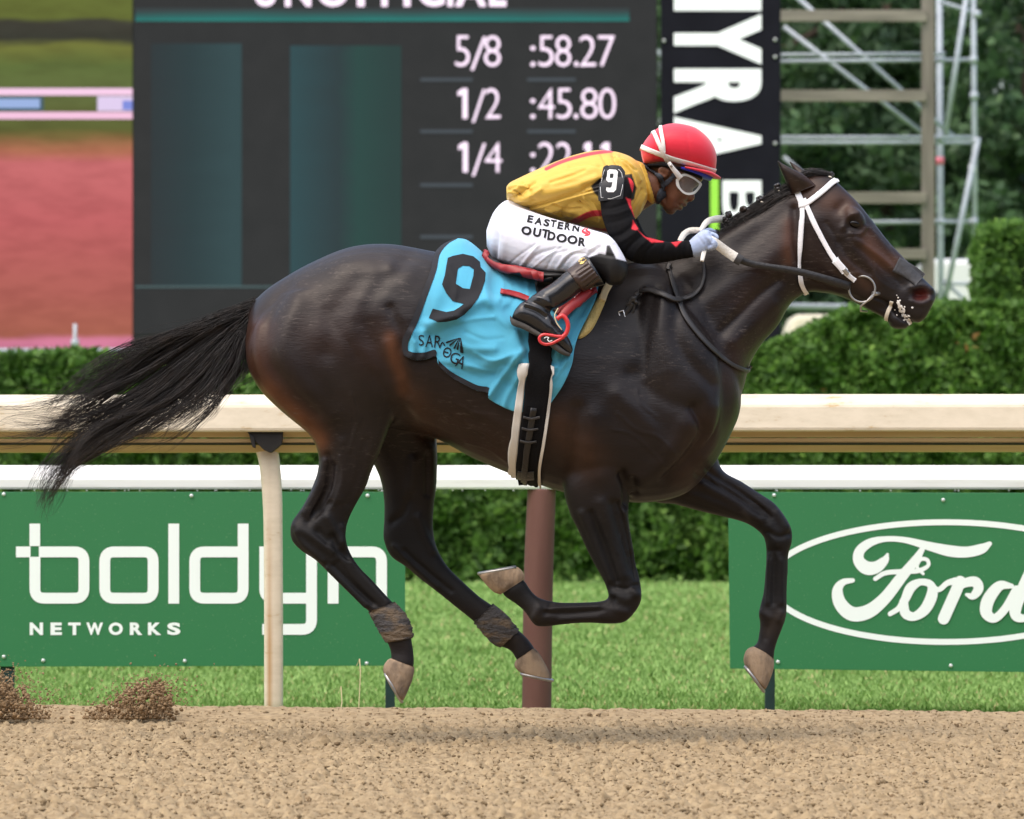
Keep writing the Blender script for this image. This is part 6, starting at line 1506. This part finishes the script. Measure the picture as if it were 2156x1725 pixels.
# silks
JM = blob('jacket', [loft(torso_s, n=6, ring=32), ball(1296, 385, -.165, .055, .06, .055), ball(1296, 385, .165, .055, .06, .055)], .0036, 4, 4)
wr = [([(1080, 415), (1130, 410), (1200, 395), (1255, 375)], 9, .006), ([(1076, 420), (1100, 405), (1125, 385)], 4, -.004), ([(1085, 425), (1112, 415), (1140, 400)], 4, .004), ([(1100, 440), (1150, 425), (1230, 400)], 3, -.0035), ([(1130, 450), (1180, 440), (1220, 450)], 8, .005), ([(1180, 450), (1205, 430), (1240, 425), (1270, 440)], 7, -.006), ([(1215, 460), (1240, 445), (1265, 460)], 6, .005),
      ([(1230, 395), (1262, 385), (1280, 370)], 5, -.005), ([(1290, 322), (1300, 345), (1320, 365)], 4, -.005), ([(1300, 335), (1325, 350), (1345, 380)], 5, .006), ([(1120, 400), (1180, 380), (1250, 355)], 10, .004), ([(1160, 385), (1200, 372), (1230, 360)], 4, -.003), ([(1205, 470), (1180, 455), (1150, 452)], 5, -.004), ([(1100, 385), (1115, 400), (1122, 420)], 4, -.003), ([(1072, 405), (1090, 398), (1104, 388)], 3, .003), ([(1074, 413), (1095, 410), (1118, 402)], 3, -.003)]
wr += [([(1104, 441), (1150, 428), (1205, 412), (1262, 398)], 1.8, -.0035), ([(1104, 445), (1150, 432), (1205, 416), (1262, 402)], 2.2, .003), ([(1070, 400), (1086, 404), (1100, 414)], 2, -.003), ([(1072, 394), (1092, 392), (1112, 396)], 2.2, .003), ([(1150, 440), (1172, 452), (1200, 456)], 3, .004), ([(1165, 430), (1190, 440), (1222, 440)], 3, -.004), ([(1230, 415), (1250, 430), (1262, 450)], 3, .004), ([(1220, 425), (1242, 440), (1258, 462)], 3, -.004), ([(1312, 340), (1330, 362), (1338, 395)], 3, .004), ([(1305, 330), (1322, 345), (1340, 358)], 2.4, -.004), ([(1266, 325), (1276, 345), (1284, 365)], 3, -.003), ([(1330, 440), (1340, 425), (1352, 400)], 3, -.004), ([(1345, 450), (1350, 430), (1358, 410)], 3, .004), ([(1200, 350), (1235, 345), (1262, 350)], 4, -.0025)]
sculpt(JM, [(p, r, a*(2.1 if r < 6 else 1.4)) for p, r, a in wr])
jc = paint(JM, YELL, [([(1150, 356), (1180, 342), (1215, 331), (1250, 323), (1288, 318)], 3.6, RED, 1, True), ([(1196, 474), (1218, 463), (1240, 452), (1258, 449), (1280, 451)], 6.5, RED, 1, True), ([(1262, 488), (1282, 484)], 5, RED, 1, True), ([(1205, 472), (1225, 478), (1262, 484)], 3, RED, 1, True)])
jpx = to_px(get_co(JM)); k_ = inside(jpx, [(1244, 392), (1262, 376), (1330, 366), (1340, 395), (1335, 420), (1300, 440), (1262, 418), (1250, 405)]) & (get_no(JM)[:, 1] < .3) & (get_co(JM)[:, 1] < -.08)
w_ = (cover(jpx, [(1244, 392), (1262, 376), (1330, 366), (1340, 395), (1335, 420), (1300, 440), (1262, 418), (1250, 405)])*((get_no(JM)[:, 1] < .3) & (get_co(JM)[:, 1] < -.08)))[:, None]
jc = jc*(1-w_)+np.array(BLACK)*w_
set_col(JM, jc); link('jacket', JM, M['silk'], jockey)
SM = None
for s in (-1, 1):
    me = blob('sleeve', [arm(s, 0 if s < 0 else 6)], .0042, 2, 4)
    if s < 0:
        sculpt(me, [([(1268, 440), (1290, 438), (1320, 428)], 4, -.004), ([(1268, 452), (1295, 452), (1328, 440)], 4, .004), ([(1285, 500), (1310, 492), (1338, 470)], 5, -.006), ([(1295, 515), (1320, 502), (1345, 484)], 5, .005), ([(1312, 535), (1330, 515), (1350, 498)], 4, -.006), ([(1330, 545), (1342, 525), (1362, 505)], 4, .004), ([(1350, 555), (1362, 530), (1380, 512)], 3, -.004), ([(1390, 552), (1395, 530), (1402, 514)], 3, -.003), ([(1420, 548), (1424, 530), (1428, 512)], 3, .003), ([(1440, 543), (1445, 525), (1446, 510)], 3, -.003), ([(1276, 470), (1300, 466), (1330, 455)], 5, -.003)])
    c = paint(me, BLACK, [])
    pxs = to_px(get_co(me)); nn = get_no(me)[:, 1] < .5
    for poly in ([(1322, 372), (1338, 376), (1340, 408), (1331, 404)], [(1318, 417), (1330, 421), (1336, 458), (1326, 437)], [(1333, 464), (1344, 482), (1338, 485), (1330, 482)], [(1338, 480), (1362, 502), (1380, 505), (1372, 511), (1355, 498)], [(1361, 500), (1400, 506), (1396, 510), (1372, 511)], [(1408, 505), (1437, 506), (1423, 520)]):
        w_ = (cover(pxs, poly, 2.5)*nn)[:, None]; c = c*(1-w_)+np.array((.72, .045, .06))*w_
    set_col(me, c); link('sleeve', me, M['sleeve'], jockey)
    if s < 0: SM = me
# collar
v, f = loft([(1322, 332, 1338, 440, .10), (1350, 342, 1352, 434, .083), (1357, 346, 1380, 428, .076), (1353, 350, 1374, 424, .070)], n=5, ring=28)
CM = blob('collar', [(v, f)], .004, 2, 3)
sculpt(CM, [([(1348, 350), (1362, 385), (1372, 425)], 4, .006), ([(1340, 360), (1350, 390), (1354, 425)], 4, -.006), ([(1335, 380), (1342, 410)], 3, .004)])
set_col(CM, np.tile(np.array((.70, .43, .06)), (len(CM.vertices), 1))); link('collar', CM, M['silk'], jockey)
# number armband
NB = bvh_of(SM, JM)
av, af = outline_mesh([[(1270, 356), (1276, 352), (1304, 354), (1312, 362), (1314, 372), (1310, 420), (1264, 424), (1263, 418), (1266, 372)]], 5)
h = on_skin(NB, [tuple(x) for x in av], .006); t_ = np.array([q[0] for q in h]); 
for _ in range(1): t_[:, 1] = .35*t_[:, 1]+.65*np.percentile(t_[:, 1], 25)
arm_t = t_+[0, -.004, 0]; arm_b = t_+[0, .014, 0]
bm_e = [tuple(q) for q in af]+[tuple(i+len(av) for i in q[::-1]) for q in af]
edge_cnt = {}
for q in af:
    for a, b in zip(q, q[1:]+q[:1]): edge_cnt[tuple(sorted((a, b)))] = edge_cnt.get(tuple(sorted((a, b))), []) + [(a, b)]
bm_e += [(b, a, a+len(av), b+len(av)) for k, e in edge_cnt.items() if len(e) == 1 for a, b in e]
ab = mesh_obj('armband', np.vstack([arm_t, arm_b]), bm_e, M['armband'], jockey, smooth=False)
AB = bvh_of(ab.data)
decal('number', [outline_mesh([[(1279, 360), (1283, 357), (1297, 358), (1301, 362), (1297, 400), (1292, 405), (1280, 405), (1276, 401), (1277, 395), (1285, 396), (1288, 393), (1290, 384), (1281, 384), (1277, 380)], [(1285, 366), (1292, 366), (1291, 376), (1284, 376)]], 4)], AB, .0015, M['print_white'], ab)
decal('stitching', [brush([(a, b, .8) for a, b in ((1273, 358), (1268, 373), (1266, 416), (1306, 412), (1310, 372), (1307, 362), (1302, 357))], 2)], AB, .0012, M['print_white'], ab)

# breeches
LM = blob('breeches', [pelvis, leg(-1), leg(1, 22, -10)], .0036, 5, 4)
fo_ = []
for k in range(9):
    x0 = 1110+k*19; fo_.append(([(x0-38+7*math.sin(k*1.7), 556+min(k, 4)*2), (x0-14+5*math.sin(k*2.9), 536), (x0+16+14*math.sin(k*4.1), 516+k*2+8*math.sin(k*3.3))], 2.6+.6*(k % 3), (.0036 if k % 2 else -.0040)*(.6+.5*math.sin(k*2.3)**2)))
fo_ += [([(1040, 470), (1060, 500), (1058, 540)], 8, .004), ([(1050, 450), (1085, 470), (1110, 500)], 6, -.003), ([(1250, 510), (1275, 500), (1290, 505)], 4, -.004), ([(1240, 525), (1265, 512), (1288, 512)], 4, .004), ([(1060, 548), (1110, 560), (1170, 566)], 8, .004), ([(1215, 560), (1240, 535), (1262, 522)], 4, -.004), ([(1090, 455), (1130, 470), (1180, 480)], 6, .003)]
sculpt(LM, fo_)
lc_ = np.tile(np.array(WHITE), (len(LM.vertices), 1)); lpx = to_px(get_co(LM)); lno = get_no(LM)
w_ = (cover(lpx, [(1233, 544), (1262, 534), (1275, 536), (1277, 517), (1284, 517), (1298, 545), (1325, 552), (1335, 610), (1230, 620)], 2.5)*(get_co(LM)[:, 1] < -.15))[:, None]; lc_ = lc_*(1-w_)+np.array((.008, .008, .009))*w_
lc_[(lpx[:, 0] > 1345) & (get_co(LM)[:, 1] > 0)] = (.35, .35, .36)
set_col(LM, lc_); link('breeches', LM, M['breeches'], jockey)
LB = bvh_of(LM)
def zj(x, y): return (1006.1+.26667*x, 215.6+.26667*y)
def slant(ch, x, y, w, h, ang, bold=.045):
    """upright glyph box rotated by ang about its lower left corner, in zoomed units"""
    v, f = glyph(ch, 0, -h, w, 0, bold=bold, maxe=18); c, s = math.cos(ang), math.sin(ang)
    q = np.array([zj(x+a*c-b*s, y+a*s+b*c) for a, b in v]); return q, f
x, y = 338, 1020
for ch, x, y, w, a in (('O', 338, 1028, 82, .22), ('U', 432, 1046, 62, .20), ('T', 500, 1056, 60, .18), ('D', 548, 1076, 62, .14), ('O', 618, 1092, 82, .14), ('O', 704, 1104, 80, .14), ('R', 792, 1124, 58, .12)):
    decal('lettering', [slant(ch, x, y+10, w, 68, a)], LB, .0018, M['print_black'], jockey)
for ch, x, y, w, a in (('E', 388, 946, 44, .2), ('A', 446, 962, 60, .2), ('S', 515, 976, 48, .2), ('T', 570, 984, 46, .16), ('E', 626, 1000, 44, .16), ('R', 682, 1008, 48, .14), ('N', 744, 1020, 54, .12)):
    decal('lettering', [slant(ch, x, y, w, 56, a)], LB, .0018, M['print_black'], jockey)
M['print_red'] = mat('red print', (.75, .03, .05), .6)
decal('flame_mark', [brush([(*zj(a, b), c) for a, b, c in ((850, 995, 1), (825, 1020, 4), (850, 1035, 5), (868, 1048, 4), (840, 1056, 1))], 5), brush([(*zj(a, b), c) for a, b, c in ((865, 998, 1), (855, 1015, 3.4), (880, 1030, 4), (880, 1045, 3), (862, 1055, 1))], 5)], LB, .0018, M['print_red'], jockey, .0004)

# boots
for s, dx, dy in ((-1, 0, 0), (1, 14, -6)):
    yc = s*.362
    foot = loft([(q[0]+dx, q[1]+dy, q[2]+dx, q[3]+dy, q[4], yc) for q in ((1084, 652, 1077, 670, .024), (1100, 636, 1088, 680, .036), (1125, 632, 1108, 690, .038), (1152, 652, 1126, 700, .037), (1166, 672, 1146, 712, .038), (1184, 694, 1166, 727, .037), (1199, 714, 1186, 742, .030), (1207, 737, 1201, 748, .014))], n=5, ring=22)
    me = blob('boot', [shank(s, dx, dy), foot], .0042, 3, 4)
    if s < 0:
        sculpt(me, [([(1110, 632), (1130, 640), (1155, 652)], 4, -.006), ([(1105, 640), (1128, 648), (1150, 660)], 3.4, .005), ([(1108, 648), (1130, 656), (1148, 668)], 3.4, -.006), ([(1118, 624), (1145, 630), (1168, 648)], 3.5, .004), ([(1130, 614), (1140, 618)], 4, -.003), ([(1150, 604), (1165, 596), (1180, 584)], 4, -.003), ([(1100, 660), (1130, 672), (1155, 690)], 8, .003)])
    bt = link('boot', me, M['boot'], jockey)
    sl = loft([(q[0]+dx, q[1]+dy, q[2]+dx, q[3]+dy, q[4], yc) for q in ((1074, 664, 1074, 676, .022), (1082, 672, 1080, 686, .034), (1106, 682, 1102, 694, .037), (1126, 694, 1122, 704, .036), (1146, 706, 1142, 714, .039), (1168, 721, 1160, 731, .040), (1188, 737, 1182, 746, .033), (1202, 745, 1199, 751, .018))], n=4, ring=16, pw=4)
    mesh_obj('sole', *sl, M['sole'], bt)
    cf = blob('boot_cuff', [loft([(q[0]+dx, q[1]+dy, q[2]+dx, q[3]+dy, q[4], s*q[5]) for q in ((1229, 541, 1270, 597, .064, .337), (1212, 555, 1250, 605, .063, .340), (1192, 569, 1227, 615, .061, .345))], n=5, ring=26)], .004, 1, 2)
    if s < 0: sculpt(cf, [([(1215+5*k, 573+8*k), (1232+4.6*k, 562+7.6*k), (1246+4.2*k, 553+7.5*k)], 2.2, -.004) for k in range(5)])
    cu = link('boot_cuff', cf, M['boot_cuff'], bt)
    if s < 0: decal('crest', [brush([(1221, 550, 6), (1226, 548, 10), (1231, 547, 7)], 3), brush([(1223, 554, 3), (1228, 552, 5)], 3) if False else brush([(1222, 556, 2), (1227, 554, 4), (1230, 552, 2)], 3)], bvh_of(cf), .0012, M['gold'], cu, .0005)

# stirrups
for s, dx, dy in ((-1, 0, 0), (1, 14, -6)):
    st = thing('stirrup', 'red stirrup iron with black tread pad on the near boot' if s < 0 else 'red stirrup iron on the far boot, hidden behind the horse', 'stirrup', 'stirrups')
    yc = s*.405
    def Q(X, Y, y=None): return P(X+dx, Y+dy, yc if y is None else y)
    MB().tube([Q(*q) for q in catmull([(1172, 672), (1184, 665), (1193, 674), (1196, 688), (1192, 702), (1183, 711)], 5)], .0075, 8).build('side_bar', M['red_gloss'], st, smooth=True)
    loop = catmull([(1186, 709), (1172, 708.5), (1158, 706), (1144, 705), (1136, 711), (1138, 720), (1148, 725), (1162, 723), (1176, 716), (1187, 710)], 5)
    MB().tube([Q(*q) for q in loop], .0055, 8).build('tread_rim', M['red_gloss'], st, smooth=True)
    MB().prism([(Q(*q)[0], Q(*q)[2]) for q in loop[:-1]], yc-.003, yc+.003).build('tread_plate', M['leather_black'], st)
    flat_print('tread_mark', [brush([(a+dx, b+dy, 1.8) for a, b in ((1146, 712), (1150, 710), (1155, 711), (1153, 715), (1156, 719), (1162, 717))], 4)], yc-.0045, M['print_white'], st, slope=.00001) if s < 0 else None
    MB().tube([Q(1152, 724, s*.40), Q(1152, 724, s*.32)], .006, 8).build('tread_bar', M['red_gloss'], st, smooth=True)
    ribbon('stirrup_leather', [(1182+dx, 668+dy, s*.40), (1196+dx, 652+dy, s*.385), (1222+dx, 628+dy, s*.36), (1240+dx, 608+dy, s*.33)], [16, 17, 18, 18], M['red_leather'], st, .006)
    if s < 0: ribbon('piping', [(1175, 649, -.392), (1168, 664, -.40), (1172, 680, -.405), (1183, 695, -.405)], 2.2, M['pad_cream'], st, .004)

# gloves: palm, four curled fingers and a thumb
for s in (-1, 1):
    y0 = s*.155
    def Y_(a): return y0-s*a*-1 if False else s*(abs(y0)+a)
    dx, dy = (0, 0) if s < 0 else (8, -4)
    L1 = lambda secs: loft([(q[0]+dx, q[1]+dy, q[2]+dx, q[3]+dy, q[4], Y_(q[5])) for q in secs], n=4, ring=18)
    palm = L1([(1450, 508, 1458, 542, .030, 0), (1462, 497, 1472, 538, .030, .002), (1476, 486, 1486, 528, .030, .004), (1488, 484, 1497, 520, .026, .004), (1497, 488, 1503, 514, .018, .003)])
    fing = []
    for k, (yo, ln) in enumerate(((.024, 0), (.010, 2), (-.006, 1), (-.021, -2))):
        fing.append(L1([(1486+ln, 496+k*1.5, 1492+ln, 508+k*1.5, .0095, yo), (1500+ln, 500+k*2, 1497+ln, 514+k*2, .0098, yo+.004), (1509+ln, 511+k*1.5, 1498+ln, 516+k*1.5, .0094, yo+.004), (1506+ln, 523+k, 1495+ln, 519+k, .009, yo), (1494+ln, 527+k, 1490+ln, 518+k, .0085, yo-.008), (1484+ln, 524+k, 1486+ln, 517+k, .006, yo-.012)]))
    thumb = L1([(1478, 488, 1482, 500, .011, -.014), (1490, 487, 1492, 499, .0115, -.020), (1502, 489, 1501, 501, .0115, -.022), (1511, 494, 1508, 504, .010, -.020), (1514, 500, 1511, 506, .006, -.018)])
    heel = L1([(1460, 530, 1464, 543, .020, -.004), (1472, 526, 1478, 538, .020, -.004), (1482, 520, 1488, 530, .018, -.002)])
    me = blob('glove', [palm, thumb, heel]+fing, .0028, 1, 2)
    if s < 0: sculpt(me, [([(1476, 490), (1486, 505), (1492, 515)], 3, -.002), ([(1470, 500), (1482, 515)], 3, -.002), ([(1496, 490), (1501, 500), (1500, 508)], 2.4, -.004)])
    link('glove', me, M['glove'], jockey)

# helmet
hs = [(1349, 318, 1356, 346, .05), (1354, 303, 1374, 349, .085), (1371, 281, 1394, 349, .108), (1394, 265, 1410, 352, .118), (1419, 260, 1424, 357, .121), (1443, 263, 1440, 360, .119), (1465, 270, 1458, 362, .112), (1485, 285, 1474, 364, .098), (1499, 302, 1490, 366, .076), (1507, 320, 1501, 366, .048), (1509, 336, 1506, 362, .022)]
HM = blob('helmet', [loft(hs, n=6, ring=36)], .0042, 2, 4)
sculpt(HM, [([(1446, 280), (1450, 310), (1448, 345)], 2.0, -.0015), ([(1380, 300), (1378, 330), (1380, 348)], 2.0, -.0015), ([(1356, 343), (1400, 346), (1440, 353), (1480, 362)], 2.5, -.003)], both=True)
hm = link('helmet', HM, M['helmet_red'], jockey)
bv, bf = loft([(1440, 352, 1440, 360, .112, 0), (1470, 357, 1470, 367, .108, 0), (1495, 362, 1493, 373, .088, 0), (1510, 369, 1506, 377, .055, 0), (1518, 374.5, 1517, 377.5, .018, 0)], n=5, ring=28, pw=2.6)
mesh_obj('peak', bv, bf, M['helmet_red'], hm)
bv, bf = loft([(1432, 352, 1432, 362, .104, 0), (1462, 359, 1460, 370, .100, 0), (1488, 366, 1482, 377, .078, 0), (1502, 374, 1496, 381, .04, 0)], n=5, ring=24)
mesh_obj('peak_lining', bv, bf, M['visor_blue'], hm)
bv, bf = loft([(1360, 346, 1366, 356, .07, 0), (1395, 346, 1400, 358, .098, 0), (1430, 352, 1432, 366, .094, 0), (1456, 358, 1460, 374, .085, 0), (1476, 366, 1478, 380, .06, 0)], n=5, ring=24)
mesh_obj('skull_cap', bv, bf, M['elastic'], hm)
EB = bvh_of(HM)
strap('elastic_band', [(1349, 309), (1370, 317), (1395, 326), (1420, 335), (1450, 343), (1480, 352), (1508, 361)], 9.5, EB, M['elastic_white'], hm, off=.0025, thick=.002, dens=6, mirror_far=True)
d_ = bvh_of(bpy.data.objects['elastic_band'].data)
for ch, x0, x1 in (('R', 1498.6, 1502), ('S', 1502.8, 1506)): decal('lettering', [glyph(ch, x0, 357, x1, 363.5, bold=.03)], d_, .0012, M['print_black'], hm)
gog = thing('tmp', 'x', 'x'); gog.name = 'goggles'; gog.parent = jockey
for k_ in ('label', 'category'): del gog[k_]
GB = bvh_of(HM, BMESH)
strap('goggle_strap', [(1377, 278), (1385, 295), (1394, 316), (1402, 332), (1412, 348)], 8, EB, M['elastic_white'], gog, off=.004, thick=.002, mirror_far=True)
strap('goggle_strap', [(1391, 267), (1394, 285), (1397, 302), (1398, 320)], 7.5, EB, M['elastic_white'], gog, off=.0035, thick=.002, mirror_far=True)
ribbon('goggle_strap', [(1408, 342, -.122), (1416, 354, -.120), (1424, 364, -.112), (1433, 376, -.098)], [8, 9, 11, 12], M['elastic_white'], gog, .003)
MB().tube([P(1412, 346, -.126), P(1414, 352, -.126)], .0045, 8).build('goggle_clip', M['steel'], gog, smooth=True)
outl = [(1423, 379), (1430, 370), (1440, 366), (1450, 368), (1462, 374), (1472, 381), (1478, 388), (1474, 396), (1468, 403), (1461, 409), (1450, 411), (1440, 408), (1431, 400), (1424, 390)]
inl = [(1429, 382), (1435, 374), (1443, 371), (1455, 375), (1465, 381), (1472, 388), (1468, 396), (1460, 404), (1449, 406), (1440, 403), (1432, 394)]
def gy(X): return -(.085-.00001*(max(X-1425, 0))**2.15)   # wraps round towards the nose
def curved(loops, name, m, off, thick):
    vv, ff = outline_mesh(loops, 4); n = len(vv); a = np.array([P(q[0], q[1], gy(q[0])-off) for q in vv]); b = np.array([P(q[0], q[1], gy(q[0])-off+thick) for q in vv])
    F = [tuple(q) for q in ff]+[tuple(i+n for i in q[::-1]) for q in ff]; ec = {}
    for q in ff:
        for i, j in zip(q, q[1:]+q[:1]): ec.setdefault(tuple(sorted((i, j))), []).append((i, j))
    F += [(j, i, i+n, j+n) for e in ec.values() if len(e) == 1 for i, j in e]
    V = np.vstack([a, b])
    mesh_obj(name, V*[1, -1, 1], [q[::-1] for q in F], m, gog, smooth=False)
    return mesh_obj(name, V, F, m, gog, smooth=False)
def smoothloop(l): return [tuple(q) for q in catmull(l+[l[0]], 4)[:-1]]
curved([smoothloop(outl), smoothloop(inl)], 'goggle_frame', M['goggle'], .006, .022)
curved([smoothloop(inl)], 'lens', M['lens'], .002, .002)
KB = bvh_of(BMESH)
strap('chin_strap', [(1356, 346), (1365, 356), (1378, 364), (1390, 376), (1398, 388)], 10, KB, M['strap_slate'], jockey, off=.006, thick=.008)
strap('chin_strap', [(1420, 366), (1414, 374), (1406, 384), (1398, 390)], 10, KB, M['strap_slate'], jockey, off=.006, thick=.008)
strap('chin_strap', [(1400, 384), (1396, 396), (1391, 410), (1387, 424)], 11, KB, M['strap_slate'], jockey, off=.006, thick=.007)
